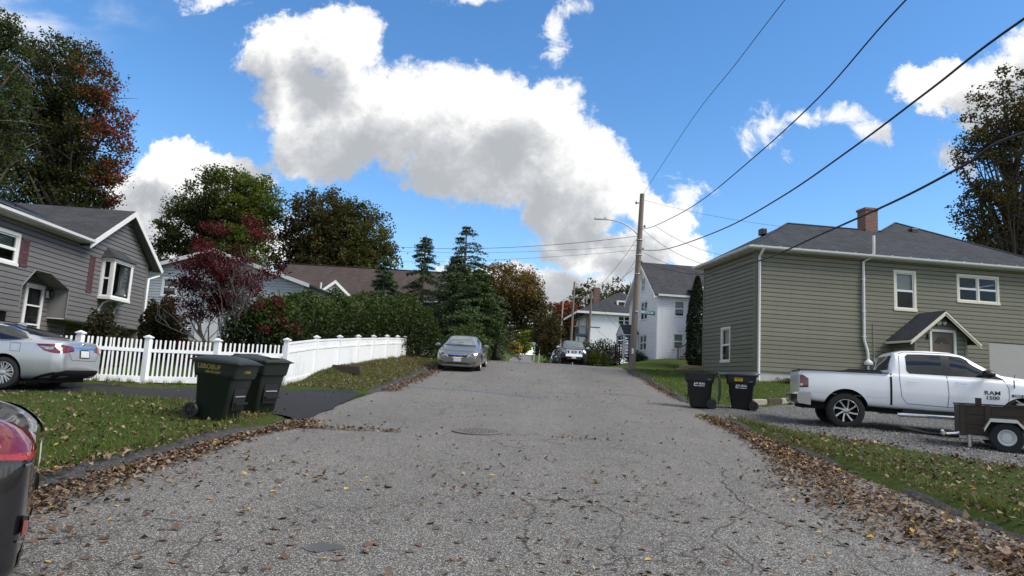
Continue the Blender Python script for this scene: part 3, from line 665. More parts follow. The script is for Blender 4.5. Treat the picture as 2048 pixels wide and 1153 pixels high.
for (x0, y0), (x1, y1), n_ in [((-12.6, 15.3), (-7.0, 18.5), 60), ((-6.85, 18.7), (-6.35, 32.5), 130), ((-4.8, 3), (-4.75, 11), 70), ((4.86, 3), (4.84, 16.5), 120), ((9.2, 28.8), (15, 29.8), 40), ((-9.5, 14.0), (-4.9, 12.4), 60)]:
    for _ in range(n_):
        s_ = random.random(); cx_, cy_ = x0 + (x1 - x0) * s_ + random.gauss(0, .05), y0 + (y1 - y0) * s_ + random.gauss(0, .05)
        tp += [(cx_ + random.gauss(0, .035), cy_ + random.gauss(0, .035)) for _ in range(random.randint(8, 26))]
blades('grass_tufts', np.array(tp), .14, .005, np.concatenate([GREEN, DRY]), 'longer ragged grass tufts along fences, kerbs and walls', 'grass')
# gravel stones
gp = scatter(26000, 4.7, 15, 10, 21.5, lambda x, y: gravel_mask(x, y) ** 2 * (.25 + .75 * sst(19, 12, y)))
n = len(gp); base = np.array([(1, 0, 0), (-1, 0, 0), (0, 1, 0), (0, -1, 0), (0, 0, .7), (0, 0, -.5)]); fc = np.array([(0, 2, 4), (2, 1, 4), (1, 3, 4), (3, 0, 4), (2, 0, 5), (1, 2, 5), (3, 1, 5), (0, 3, 5)])
sz = rng.uniform(.010, .026, n); th = rng.random(n) * 6.28; cs, sn = np.cos(th), np.sin(th); B = base[None] * rng.uniform(.65, 1.3, (n, 6, 1)) * sz[:, None, None]
V = np.stack([B[:, :, 0] * cs[:, None] - B[:, :, 1] * sn[:, None], B[:, :, 0] * sn[:, None] + B[:, :, 1] * cs[:, None], B[:, :, 2]], -1)
V += np.stack([gp[:, 0], gp[:, 1], H(gp[:, 0], gp[:, 1]) + .014], 1)[:, None]
gc = np.repeat(rng.uniform(.07, .34, (n, 1)) * np.array([1, .985, .96]), 6, 0)
tag(raw_mesh('gravel', V.reshape(-1, 3), 3, (fc[None] + (np.arange(n) * 6)[:, None, None]).reshape(-1), leaf_mat('gravel_stone', 0., .9), gc), 'loose grey crushed stone covering the driveway beside the pickup', 'gravel', kind='stuff')
# ------------------------------------------------------------------ buildings
class Rect:
    """opening in a wall: s range as a function of z"""
    def __init__(s, a, b, z0, z1, fn=None): s.a, s.b, s.z0, s.z1, s.fn = a, b, z0, z1, fn
    def at(s, z): return s.fn(z) if s.fn else (s.a, s.b)
def siding(house, name, m_, O, e, n, s0, s1, z0, z1, ex, ops=(), lim=None, joined=False, out=.030, corner=None):
    """clapboards, each its own object under the wall part; the wall part itself is corner boards and starter strip"""
    O, e, n = Vector(O), Vector(e), Vector(n); up = Vector((0, 0, 1))
    pt = lambda s, z, d: O + e * s + up * z + n * d
    wb = MB()
    cm = corner or m_
    for s in (s0, s1):
        if lim is None or abs(lim(z0 + .01)[0] - s0) < .3:
            zt = z1 if lim is None else max([z for z in np.arange(z0, z1, .05) if lim(z)[0] <= s0 + .02 and lim(z)[1] >= s1 - .02] or [z0 + .2])
            d = .11 if s == s0 else -.11
            wb.obox(pt(s, z0 - .02, 0), e * d, up * (zt - z0 + .02), n * (out + .012))
    cuts_ = sorted({s0, s1} | {v for o in ops if o.z0 <= z0 + .01 for v in (o.a, o.b) if s0 < v < s1})
    for p, q in zip(cuts_[:-1], cuts_[1:]):
        if not any(o.z0 <= z0 + .01 and o.a < (p + q) / 2 < o.b for o in ops): wb.obox(pt(p, z0 - .03, 0), e * (q - p), up * .03, n * (out * .7))
    wall = wb.build(name, cm, house)
    nb = int(math.ceil((z1 - z0) / ex)); acc = MB()
    def depth(f): return out - .005 * f / .80 if f <= .80 else (out - .005) - (f - .80) / .20 * (out + .012)
    for k in range(nb):
        zl = z0 + k * ex; zh = min(zl + ex, z1)
        if zh - zl < .01: continue
        cuts = sorted({zl, zh} | {z for o in ops for z in (o.z0, o.z1) if zl < z < zh} | ({zl + .80 * ex} if zl + .80 * ex < zh - .005 else set()))
        brk = sorted({v for o in ops if o.z0 < zh and o.z1 > zl and not o.fn for v in (o.a, o.b)})
        quads = []
        for a, c in zip(cuts[:-1], cuts[1:]):
            mid = (a + c) / 2
            la, lc = (lim(a), lim(c)) if lim else ((s0, s1), (s0, s1))
            segs = [(la[0], la[1], lc[0], lc[1])]
            for o in ops:
                if not (o.z0 <= mid <= o.z1): continue
                oa, oc = o.at(max(a, o.z0 + 1e-4)), o.at(min(c, o.z1 - 1e-4)); new = []
                for (p, q, p2, q2) in segs:
                    if oa[0] >= q or oa[1] <= p: new.append((p, q, p2, q2)); continue
                    if oa[0] > p + .01: new.append((p, oa[0], p2, oc[0]))
                    if oa[1] < q - .01: new.append((oa[1], q, oc[1], q2))
                segs = new
            for v in brk:
                new = []
                for sg in segs:
                    if sg[0] + .01 < v < sg[1] - .01 and sg[2] < v < sg[3]: new += [(sg[0], v, sg[2], v), (v, sg[1], v, sg[3])]
                    else: new.append(sg)
                segs = new
            da, dc = depth((a - zl) / ex), depth((c - zl) / ex)
            for (p, q, p2, q2) in segs:
                if q - p < .01 and q2 - p2 < .01: continue
                quads.append((pt(p, a, da), pt(q, a, da), pt(q2, c, dc), pt(p2, c, dc)))
                if a == zl: quads.append((pt(p, a, -.012), pt(q, a, -.012), pt(q, a, da), pt(p, a, da)))
        if joined:
            for q in quads: acc.quad(*q)
            continue
        # one object for each separate length of board in the course
        key = lambda v: (round(v.x, 3), round(v.y, 3), round(v.z, 3)); par = list(range(len(quads))); seen = {}
        def root(i):
            while par[i] != i: i = par[i]
            return i
        for i, q in enumerate(quads):
            for v in q:
                kk = key(v)
                if kk in seen: par[root(i)] = root(seen[kk])
                else: seen[kk] = i
        grp = {}
        for i, q in enumerate(quads): grp.setdefault(root(i), []).append(q)
        for g in grp.values():
            mb = MB()
            for q in g: mb.quad(*q)
            mb.build('siding_board', m_, wall, uv=False, fixn=False)
    if joined: o = acc.build('siding', m_, wall, uv=False)
    return wall
def window(house, O, e, n, s0, s1, z0, z1, trim, tw=.09, lites=(1, 2), sash=None, back=None, double=1, label=None, drop=.0, proud=.035):
    """window > sash, pane ...; outer trim edges given"""
    O, e, n = Vector(O), Vector(e), Vector(n); up = Vector((0, 0, 1)); pt = lambda s, z, d: O + e * s + up * z + n * d
    sash = sash or M['trim']; mb = MB()
    bar = lambda a, b, c, d, d0, d1: mb.obox(pt(a, c, d0), e * (b - a), up * (d - c), n * (d1 - d0))
    bar(s0, s1, z1 - tw, z1, -.02, proud); bar(s0, s0 + tw, z0 + tw, z1 - tw, -.02, proud - .003); bar(s1 - tw, s1, z0 + tw, z1 - tw, -.02, proud - .003); bar(s0 - .02, s1 + .02, z0, z0 + tw, -.02, proud + .025)
    w = mb.build('window', trim, house, bevel=.006, seg=1)
    if label: w['label'] = label
    a0, a1, c0, c1 = s0 + tw, s1 - tw, z0 + tw, z1 - tw; gap = .07 if double > 1 else 0; ww = (a1 - a0 - gap * (double - 1)) / double
    for k in range(double):
        p = a0 + k * (ww + gap); q = p + ww; sb = MB(); t = .045
        if k: 
            mb2 = MB().obox(pt(p - gap, c0, -.02), e * gap, up * (c1 - c0), n * (proud + .015)); mb2.build('mullion', trim, w)
        def sbar(a, b, c, d, d0=-.035, d1=.012): sb.obox(pt(a, c, d0), e * (b - a), up * (d - c), n * (d1 - d0))
        nr = lites[1]
        hs = (c1 - c0) / nr
        for i in range(nr):
            off = -.012 * i
            sbar(p, p + t, c0 + i * hs, c0 + (i + 1) * hs, -.05 + off, .010 + off); sbar(q - t, q, c0 + i * hs, c0 + (i + 1) * hs, -.05 + off, .010 + off)
            sbar(p + t, q - t, c0 + i * hs, c0 + i * hs + t, -.05 + off, .008 + off); sbar(p + t, q - t, c0 + (i + 1) * hs - t, c0 + (i + 1) * hs, -.05 + off, .008 + off)
            for v in range(1, lites[0]): sbar(p + (q - p) * v / lites[0] - .012, p + (q - p) * v / lites[0] + .012, c0 + i * hs + t, c0 + (i + 1) * hs - t, -.04 + off, .003 + off)
            MB().quad(pt(p + t - .005, c0 + i * hs + t - .005, -.02 + off), pt(q - t + .005, c0 + i * hs + t - .005, -.02 + off), pt(q - t + .005, c0 + (i + 1) * hs - t + .005, -.02 + off), pt(p + t - .005, c0 + (i + 1) * hs - t + .005, -.02 + off)).build('pane', M['glass'], w)
        sb.build('sash', sash, w)
        if back == 'curtain':
            g_ = [[pt(p + (q - p) * u, z, -.14 - .02 * math.sin(u * 40)) for u in np.linspace(0, 1, 24)] for z in (c0 + (c1 - c0) * drop, c1)]
            MB().grid(g_).build('curtain', M['curtain'], w)
        elif back == 'blind':
            bb = MB(); z = c1
            while z > c0 + (c1 - c0) * drop: bb.obox(pt(p + .01, z - .045, -.13), e * (q - p - .02), up * .028 + n * .03, n * .004); z -= .05
            bb.build('blind', M['blind'], w)
        elif back == 'shade':
            MB().obox(pt(p, c0 + (c1 - c0) * drop, -.13), e * (q - p), up * ((c1 - c0) * (1 - drop)), n * .01).build('roller_shade', M['curtain'], w)
    return w
def slab(mb, pts, th=.12, mi=0):
    """roof slab: pts on the top surface, extruded down"""
    n = len(pts); P = [Vector(p) for p in pts]; nn = (P[1] - P[0]).cross(P[-1] - P[0]).normalized()
    if nn.z < 0: nn = -nn
    return mb.prism(P, -nn * th, mi)
def corner_box(house, name, x0, x1, y0, y1, z0, z1, m_): return MB().box(x0, x1, y0, y1, z0, z1).build(name, m_, house)
def house_frame(name, label, x, y, z, deg): return thing(name, label, 'house', (x, y, z), R(deg))
X1, Y1, Z1 = Vector((1, 0, 0)), Vector((0, 1, 0)), Vector((0, 0, 1))

# ---- olive house on the right -----------------------------------------------------------
def olive_house():
    hs = house_frame('clapboard_house', 'olive green clapboard two storey house with brick chimney beside the gravel drive', 9.03, 29., 0, 9.42)
    zb, zt, L, D, ex = 2.42, 7.52, 14.6, 5.45, .186
    ops_r = [Rect(6.36, 7.39, 5.38, 7.14), Rect(9.38, 11.41, 5.94, 7.19)]
    siding(hs, 'front_wall', M['olive_siding'], (0, 0, 0), X1, -Y1, 0, L, zb, zt, ex, [Rect(6.43, 7.32, 5.45, 7.07), Rect(9.45, 11.34, 6.0, 7.12), Rect(10.83, L, 0, 4.26)])
    siding(hs, 'side_wall', M['olive_siding'], (0, D, 0), -Y1, -X1, 0, D, zb, zt, ex, [Rect(D - 3.26, D - 2.42, 2.86, 4.34)])
    MB().box(0, L, D - .1, D, 1.2, zt).box(L - .1, L, 0, D, 1.2, zt).build('back_wall', M['olive_siding'], hs)
    window(hs, (0, 0, 0), X1, -Y1, 6.34, 7.41, 5.36, 7.16, M['cream'], .12, back='shade', drop=.52)
    window(hs, (0, 0, 0), X1, -Y1, 9.36, 11.43, 5.92, 7.21, M['cream'], .11, double=2)
    window(hs, (0, D, 0), -Y1, -X1, D - 3.35, D - 2.33, 2.77, 4.43, M['cream'], .11, back='shade', drop=.5)
    MB().box(.03, 10.8, .03, D - .03, 1.2, zb - .01).build('foundation', M['concrete'], hs)
    MB().box(10.83, L, -.012, .1, 1.0, 4.24).build('render_panel', M['panel_grey'], hs)
    # roof: hip ridge running into a taller pyramid peak further back, one continuous front slope
    o, ze, L = .38, 7.66, 14.6
    roof = MB(); ea, eb, ec, ed = (-o, -o, ze), (L + o, -o, ze), (L + o, 9.2, ze), (-o, D + o, ze); r1 = (2.92, 2.7, 9.54); v = (7.7, 2.7, 9.54); ap = (9.6, 4.2, 10.46)
    roof.poly([ea, eb, ap, v, r1]); roof.poly([eb, ec, ap]); roof.poly([ed, ea, r1]); roof.poly([(7.7, D + o, ze), ed, r1, v]); roof.poly([ec, (7.7, 9.2, ze), (7.7, D + o, ze), v, ap])
    rf = roof.build('roof', M['shingle_olive'], hs)
    capm = M['shingle_olive']
    for p_, q_ in ((ea, r1), (r1, v), (v, ap), (ap, eb)): MB().tube([Vector(p_) + Z1 * .01, Vector(q_) + Z1 * .01], .05, 5).build('ridge_cap', capm, rf)
    MB().box(-o + .02, L + o - .02, -o + .02, .0, zt + .0, zt + .04).box(-o + .02, .0, .0, D + o, zt, zt + .04).build('soffit', M['trim'], hs)
    MB().box(-o, L + o, -o - .02, -o, zt + .01, ze - .01).box(-o - .02, -o, -o, D + o, zt + .01, ze - .01).build('fascia', M['cream'], hs)
    g = MB()
    def gut(p, q, nrm):
        p, q, nrm = Vector(p), Vector(q), Vector(nrm); prof_ = [(0, 0), (0, -.10), (.06, -.12), (.11, -.07), (.12, 0), (.105, 0), (.095, -.065), (.055, -.10), (.012, -.09)]
        g.prism([p + nrm * u + Z1 * v for u, v in prof_], q - p)
    gut((-o - .1, -o - .02, ze - .01), (L + o, -o - .02, ze - .01), -Y1); gut((-o - .02, -o - .1, ze - .01), (-o - .02, D + o, ze - .01), -X1)
    gu = g.build('gutter', M['alum'], hs)
    for i in range(18): MB().box(i * .85, i * .85 + .03, -o - .14, -o + .06, ze + .005, ze + .02).build('gutter_strap', M['trim'], gu)
    def spout(name, pts, r_=.045): return MB().tube(pts, r_, 8).build(name, M['trim'], hs, smooth=50)
    spout('downspout', [(.12, -o - .06, 7.55), (.12, -.3, 7.4), (.12, -.1, 7.25), (.12, -.08, 2.3), (.12, -.1, 1.95)], .058)
    vp = spout('vent_pipe', [(5.15, -.42, 8.5), (5.15, -.42, 7.75), (5.1, -.3, 7.55), (4.86, -.12, 7.38), (4.86, -.1, 4.0), (4.9, -.1, 3.85), (5.0, -.1, 3.55), (5.02, -.12, 3.3), (5.02, -.12, 2.55)], .058)
    MB().lathe([(.05, .18), (.09, .14), (.17, .08), (.19, .0), (.17, -.06), (.06, -.09)], (5.02, -.14, 2.98), n=20).build('vent_fan', M['trim'], vp, smooth=50)
    for z in (6.6, 5.2, 4.1): MB().box(4.79, 4.93, -.165, -.01, z, z + .03).build('pipe_clamp', M['trim'], vp)
    cd_ = MB().tube([(5.35, -.05, 4.75), (5.35, -.05, 3.1), (5.2, -.06, 2.9)], .014, 6).box(5.3, 5.42, -.1, -.02, 3.05, 3.22).build('conduit', M['steel'], hs)
    ch = MB().box(6.87, 7.51, 2.6, 3.24, 9.0, 10.62).build('chimney', M['brick'], rf)
    MB().box(6.83, 7.55, 2.56, 3.28, 10.55, 10.66).build('chimney_cap', M['brick'], rf)
    MB().box(9.6, 9.95, 3.0, 3.3, 9.7, 9.95).build('roof_vent', M['black'], rf, bevel=.03); MB().box(1.3, 1.55, 2.0, 2.4, 8.75, 9.05).build('roof_vent', M['black'], rf, bevel=.03)
    # enclosed entry porch
    pw0, pw1, pd = 6.28, 8.68, 1.25
    dr0, dr1 = 6.98, 8.18
    apex, pz = 5.30, 4.32; pc = (pw0 + pw1) / 2
    glim = lambda z: (pw0, pw1) if z <= pz else (pw0 + (z - pz) * (pc - pw0) / (apex - .15 - pz), pw1 - (z - pz) * (pw1 - pc) / (apex - .15 - pz))
    siding(hs, 'porch_front', M['olive_siding'], (0, -pd, 0), X1, -Y1, pw0, pw1, 1.9, apex - .16, ex, [Rect(dr0 + .05, dr1 - .05, 1.9, 4.45)], lim=glim)
    siding(hs, 'porch_side', M['olive_siding'], (pw0, 0, 0), -Y1, -X1, 0, pd, 1.9, pz, ex)
    MB().box(pw1 - .02, pw1, -pd, 0, 1.4, pz).build('porch_side', M['olive_siding'], hs)
    MB().box(pw0 + .02, pw1 - .02, -pd + .02, -.02, 1.3, 1.92).build('porch_base', M['concrete'], hs)
    r = MB(); ov, fo = .38, .35; sl_ = (apex - pz) / (pc - pw0)
    for sg in (-1, 1):
        e0 = pc + sg * (pc - pw0 + ov); z0 = pz - ov * sl_
        slab(r, [(pc, -pd - fo, apex), (e0, -pd - fo, z0), (e0, 0, z0), (pc, 0, apex)] if sg > 0 else [(pc, 0, apex), (e0, 0, z0), (e0, -pd - fo, z0), (pc, -pd - fo, apex)], .05)
    pr = r.build('porch_roof', M['shingle_olive'], hs)
    for sg in (-1, 1):
        for k, (drop_, yoff) in enumerate(((.06, .0), (.15, .03))):
            a = Vector((pc, -pd - fo - .03 + yoff, apex - drop_ + .01)); e1 = Vector((pc + sg * (pc - pw0 + ov), -pd - fo - .03 + yoff, pz - ov * sl_ - drop_ + .01))
            MB().prism([a, e1, e1 + Vector((0, 0, -.075)), a + Vector((0, 0, -.075))], (0, .04, 0)).build('bargeboard', M['cream'], pr)
    MB().box(pw0 - ov - .02, pw0 - ov + .02, -pd - fo, 0, pz - ov * sl_ - .13, pz - ov * sl_ - .03).build('fascia', M['cream'], pr)
    dm = mat('brown_door', (.10, .075, .05), .5, var=.12)
    df = MB()
    for (a, b2, c, d2) in ((dr0, dr0 + .1, 1.95, 4.52), (dr1 - .1, dr1, 1.95, 4.52), (dr0, dr1, 4.42, 4.52)): df.box(a, b2, -pd - .05, -pd + .06, c, d2)
    door = MB().box(dr0 + .1, dr1 - .1, -pd + .01, -pd + .05, 1.95, 4.42).build('door', dm, hs); df.build('door_frame', M['trim'], door)
    fan = MB(); cx, cz, rr = (dr0 + dr1) / 2 - .02, 3.92, .33
    for k in range(4):
        a0, a1 = R(6 + 43 * k), R(43 + 43 * k); arc_ = [(cx + rr * math.cos(a0 + (a1 - a0) * i / 5), -pd + .004, cz + rr * .9 * math.sin(a0 + (a1 - a0) * i / 5)) for i in range(6)] + [(cx + .1 * math.cos(a), -pd + .004, cz + .1 * math.sin(a)) for a in (a1, a0)]
        MB().prism(arc_, (0, -.004, 0)).build('fanlight_pane', mat('dark_glass', (.01, .01, .012), .06, var=0), door)
    MB().prism([(cx + .19 * math.cos(a), -pd + .006, 3.1 + .19 * math.sin(a)) for a in np.linspace(0, 6.28, 20)[:-1]], (0, -.006, 0)).build('round_sign', mat('faded_sign', (.10, .115, .12), .7, var=.4, vscale=14), door)
    lt = MB().lathe([(.02, 0), (.05, .03), (.09, .11), (.085, .11)], (pc - .08, -pd - .08, 4.82), (-.5, -.6, -.45), 14).lathe([(.02, 0), (.05, .03), (.09, .11), (.085, .11)], (pc + .08, -pd - .08, 4.82), (.75, -.3, -.4), 14).lathe([(.06, 0), (.06, .05)], (pc, -pd - .01, 4.82), (0, -1, 0), 12)
    lt.build('flood_light', M['trim'], hs, smooth=40)
    MB().box(dr0 - .12, dr0 - .03, -pd - .09, -pd - .02, 4.1, 4.3).build('door_lamp', M['black'], hs)
    # timber edging and clump at the foot
    return hs
olive_house()

# ---- grey house on the left ---------------------------------------------------------------
def grey_house():
    hs = house_frame('raised_ranch_house', 'grey clapboard house with plum shutters, bay window and solar panels on the roof', -16.55, 27.5, 0, 7.35)
    zb, zt, ex = 2.67, 5.34, .155; A, B = -15., 0.
    gy0, gy1, gap, ga = -5.15, .35, 7.12, 5.42; gc = (gy0 + gy1) / 2
    # recessed entry niche in the upper wall: chamfered head
    def niche(z):
        lo, hi = -8.05, -5.55
        if z > 3.45: lo = -8.05 + (z - 3.45) * .55 / .55
        if z > 3.62: hi = -5.55 - (z - 3.62) * 1.15 / .38
        return (lo, max(lo + .01, hi))
    nop = Rect(-8.05, -5.55, zb, 4.0, niche)
    siding(hs, 'front_wall', M['grey_siding'], (0, 0, 0), Y1, X1, A, B, zb, zt, ex, [nop, Rect(-9.83, -8.5, 4.0, 4.88), Rect(-3.62, -2.28, 3.7, 4.95)])
    gl = lambda z: (gy0 + .25 + (z - zt) * (gc - gy0 - .25) / (gap - .12 - zt), B - (z - zt) * (B - gc) / (gap - .12 - zt))
    siding(hs, 'gable_wall', M['grey_siding'], (.012, 0, 0), Y1, X1, gy0 + .25, B, zt, gap - .15, ex, lim=gl)
    siding(hs, 'lower_wall', M['grey_siding'], (-.35, 0, 0), Y1, X1, A, -8.05, 1.2, zb, ex)
    siding(hs, 'lower_wall', M['grey_siding'], (-1.1, 0, 0), Y1, X1, -5.55, B, 1.0, zb, ex); MB().box(-1.1, -.62, -5.6, -5.5, .8, zb).build('lower_return', M['grey_siding'], hs)
    MB().box(-9, -.05, A, A + .1, .6, zt).box(-9, -.05, -.1, -.0, .6, zt).box(-9, -8.9, A, 0, .6, zt).box(-9, -1.25, A, 0, zb - .1, zb).build('back_wall', M['grey_siding'], hs)
    MB().box(-.4, -.01, A, -8.05, zb - .03, zb - .001).box(-1.1, -.01, -5.55, B, zb - .03, zb - .001).build('overhang_soffit', M['trim'], hs)
    # niche: back wall with door, returns and chamfered soffit
    siding(hs, 'entry_wall', M['grey_siding'], (-.6, 0, 0), Y1, X1, -8.5, -4.4, 1.3, 4.1, ex, [Rect(-6.87, -5.9, 1.3, 3.66)])
    sof = mat('niche_soffit', (.20, .19, .19), .6, var=.05)
    nb = MB().quad((-.6, -8.05, zb), (0, -8.05, zb), (0, -8.05, 3.45), (-.6, -8.05, 3.45)).quad((-.6, -8.05, 3.45), (0, -8.05, 3.45), (0, -7.5, 4.0), (-.6, -7.5, 4.0)).quad((-.6, -7.5, 4.0), (0, -7.5, 4.0), (0, -6.7, 4.0), (-.6, -6.7, 4.0)).quad((-.6, -6.7, 4.0), (0, -6.7, 4.0), (0, -5.55, 3.62), (-.6, -5.55, 3.62)).quad((-.6, -5.55, 3.62), (0, -5.55, 3.62), (0, -5.55, zb), (-.6, -5.55, zb))
    nb.build('niche_soffit', sof, hs)
    eb = MB()
    for p, q in (((-8.05, zb), (-8.05, 3.45)), ((-8.05, 3.45), (-7.5, 4.0)), ((-7.5, 4.0), (-6.7, 4.0)), ((-6.7, 4.0), (-5.55, 3.62)), ((-5.55, 3.62), (-5.55, zb))):
        eb.tube([(.02, *p), (.02, *q)], .025, 4)
    eb.build('niche_edge', M['grey_siding'], hs)
    door = MB()
    for (a, b, c, d) in ((-6.87, -6.75, 1.4, 3.66), (-6.02, -5.9, 1.4, 3.66), (-6.75, -6.02, 3.52, 3.66), (-6.75, -6.02, 1.4, 1.75), (-6.75, -6.02, 2.95, 3.0), (-6.75, -6.02, 2.35, 2.4)): door.box(-.6, -.54, a, b, c, d)
    dr = door.build('storm_door', M['trim'], hs); MB().quad((-.57, -6.75, 1.75), (-.57, -6.02, 1.75), (-.57, -6.02, 3.52), (-.57, -6.75, 3.52)).build('pane', M['glass'], dr); MB().box(-.68, -.64, -6.8, -5.98, 1.3, 3.6).build('inner_door', M['dark_room'], dr)
    MB().box(-.54, -.5, -6.72, -6.69, 2.3, 2.5).build('handle', M['black'], dr)
    MB().box(-.58, -.5, -5.55 - .2, -5.55 - .05, 3.3, 3.52).build('lamp_plate', M['trim'], hs); MB().lathe([(.03, 0), (.07, .06), (.075, .22), (.02, .3)], (-.44, -5.68, 3.3), n=10).build('wall_lantern', M['black'], hs)
    MB().box(-.3, -.27, -8.4, -8.1, 1.9, 2.65).build('mailbox', M['black'], hs)
    # windows and shutters
    window(hs, (0, 0, 0), Y1, X1, -9.93, -8.43, 3.95, 4.93, M['trim'], .1, back='blind', drop=.45)
    def shutter(y0, y1, z0, z1):
        o = MB().box(.025, .05, y0, y0 + .05, z0, z1).box(.025, .05, y1 - .05, y1, z0, z1).box(.025, .05, y0, y1, z0, z0 + .06).box(.025, .05, y0, y1, z1 - .06, z1).box(.025, .05, y0, y1, (z0 + z1) / 2 - .03, (z0 + z1) / 2 + .03).box(.024, .028, y0, y1, z0, z1).build('shutter', M['shutter'], hs)
        z = z0 + .08; sl = MB()
        while z < z1 - .08: sl.obox((.028, y0 + .05, z), (.0, y1 - y0 - .1, 0), (.014, 0, -.02), (.002, 0, .012)); z += .035
        sl.build('louvres', M['shutter'], o)
    shutter(-8.38, -8.0, 4.0, 4.83); shutter(-10.35, -9.97, 4.0, 4.83); shutter(-4.55, -4.2, 3.68, 4.98); shutter(-1.75, -1.4, 3.68, 4.98)
    # box bay: side pane, front pane, hipped cap, brackets
    b0, b1, bz0, bz1, bd = -3.7, -2.2, 3.62, 5.02, .46
    bay = MB().box(0, bd + .02, b0 - .02, b1 + .02, bz0 - .07, bz0 + .04).build('bay_window', M['trim'], hs, bevel=.006, seg=1)
    MB().box(0, bd + .02, b0 - .02, b1 + .02, bz1 - .05, bz1 + .05).build('bay_head', M['trim'], bay)
    pf = MB()
    for (x, y) in ((bd - .09, b0), (bd - .09, b1 - .09), (0, b0), (0, b1 - .09)): pf.box(x, x + .09, y, y + .09, bz0 + .04, bz1 - .05)
    pf.build('bay_post', M['trim'], bay)
    def lite(O, e, n, s0, s1, nr, back):
        w = MB(); up = Z1; pt = lambda s, z, d: Vector(O) + e * s + up * z + n * d; t = .05; z0, z1 = bz0 + .04, bz1 - .05
        for (a, b, c, d) in ((s0, s0 + t, z0, z1), (s1 - t, s1, z0, z1), (s0 + t, s1 - t, z0, z0 + t), (s0 + t, s1 - t, z1 - t, z1)) + (((s0 + t, s1 - t, (z0 + z1) / 2 - .03, (z0 + z1) / 2 + .03),) if nr > 1 else ()): w.obox(pt(a, c, -.05), e * (b - a), up * (d - c), n * .04)
        w.build('bay_sash', M['white'], bay)
        MB().quad(pt(s0, z0, -.03), pt(s1, z0, -.03), pt(s1, z1, -.03), pt(s0, z1, -.03)).build('bay_pane', M['glass'], bay)
    lite((0, b0, 0), X1, -Y1, .09, bd - .09, 2, 0); lite((bd, 0, 0), Y1, X1, b0 + .09, b1 - .09, 1, 1); lite((0, b1, 0), X1, Y1, .09, bd - .09, 2, 0)
    MB().lathe([(.05, 0), (.05, .1), (.2, .12), (.13, .36)], (.25, -2.55, bz0 + .05), n=14).build('table_lamp', M['curtain'], bay, smooth=40)
    br = MB(); a, b_, c, d = (bd + .1, b0 - .1, bz1 + .05), (bd + .1, b1 + .1, bz1 + .05), (0, b1 - .1, bz1 + .5), (0, b0 + .25, bz1 + .5)
    br.poly([a, b_, c, d]).poly([(0, b0 - .1, bz1 + .05), a, d]).poly([b_, (0, b1 + .1, bz1 + .05), c]); br.build('bay_roof', M['shingle'], bay)
    for y in (b0 + .15, b1 - .25):
        MB().tube([(.02, y + .05, bz0 - .5), (.05, y + .05, bz0 - .35), (.1, y + .05, bz0 - .3), (.14, y + .05, bz0 - .2), (.3, y + .05, bz0 - .12), (.4, y + .05, bz0 - .08)], .035, 6).build('bracket', M['trim'], bay, smooth=60)
    # roofs
    ov = .38; r = MB(); sl_ = (gap - ga) / (gc - gy0)
    for sg in (-1, 1):
        e0 = gy0 - .15 if sg < 0 else gy1 + .2; ez = gap - abs(e0 - gc) * sl_
        slab(r, [(ov, gc, gap), (ov, e0, ez), (-9.2, e0, ez), (-9.2, gc, gap)], .1)
    rf = r.build('gable_roof', M['shingle'], hs)
    m2 = MB(); slab(m2, [(ov, A - .3, 5.43), (ov, gy0 - .05, 5.43), (-4.4, gy0 + 1.9, 7.12), (-4.4, A - .3, 7.12)], .1); slab(m2, [(-4.4, A - .3, 7.12), (-4.4, gy0 + 1.9, 7.12), (-9.2, gy0, 5.43), (-9.2, A - .3, 5.43)], .1)
    mr = m2.build('main_roof', M['shingle'], hs)
    for sg in (-1, 1):
        e0 = gy0 - .15 if sg < 0 else gy1 + .2; ez = gap - abs(e0 - gc) * sl_
        a = Vector((ov + .012, gc, gap - .0)); b = Vector((ov + .012, e0, ez - .0))
        MB().prism([a, b, b - Z1 * .2, a - Z1 * .22], (-.035, 0, 0)).build('bargeboard', M['trim'], rf)
        MB().prism([a - Z1 * .12 - X1 * .04, b - Z1 * .12 - X1 * .04, b - Z1 * .13 - X1 * (ov - .01), a - Z1 * .13 - X1 * (ov - .01)], (0, 0, -.015)).build('rake_soffit', M['grey_siding'], rf)
    gpro = [(0, 0), (0, -.11), (.06, -.13), (.12, -.08), (.125, 0), (.11, 0), (.1, -.07), (.05, -.11), (.012, -.1)]
    MB().prism([(ov + u, A - .3, 5.42 + v) for u, v in gpro], (0, gy0 - .1 - A + .3, 0)).build('gutter', M['alum'], mr)
    MB().box(.0, ov, A, gy0 + .1, 5.28, 5.32).build('soffit', M['trim'], mr)
    e0 = gy1 + .2; ez = gap - abs(e0 - gc) * sl_
    MB().prism([(ov, e0 + u, ez - .02 + v) for u, v in gpro], (-9.4, 0, 0)).build('gutter', M['alum'], rf)
    MB().tube([(ov - .1, e0 + .06, ez - .12), (ov - .12, e0 - .0, ez - .3), (.06, .1, ez - .5), (.06, .09, 2.9), (.1, .1, 2.6), (.35, -.3, 2.3), (.5, -.5, 1.9), (.52, -.55, 1.65)], .05, 8).build('downspout', M['trim'], hs, smooth=60)
    # solar panels and vent pipe
    pan = mat('solar_cell', (.012, .015, .028), .12, var=.1); slope = math.atan2(7.12 - 5.43, 4.78)
    for k, y in enumerate((-8.9, -10.0, -11.1)):
        q = lambda x, dz: 5.43 + (ov - x) * math.tan(slope) + dz
        p = [(.05, y, q(.05, .1)), (.05, y + 1.03, q(.05, .1)), (-1.6, y + 1.03, q(-1.6, .1)), (-1.6, y, q(-1.6, .1))]
        MB().prism(p, (0, 0, .045)).build('solar_panel', [pan], mr)
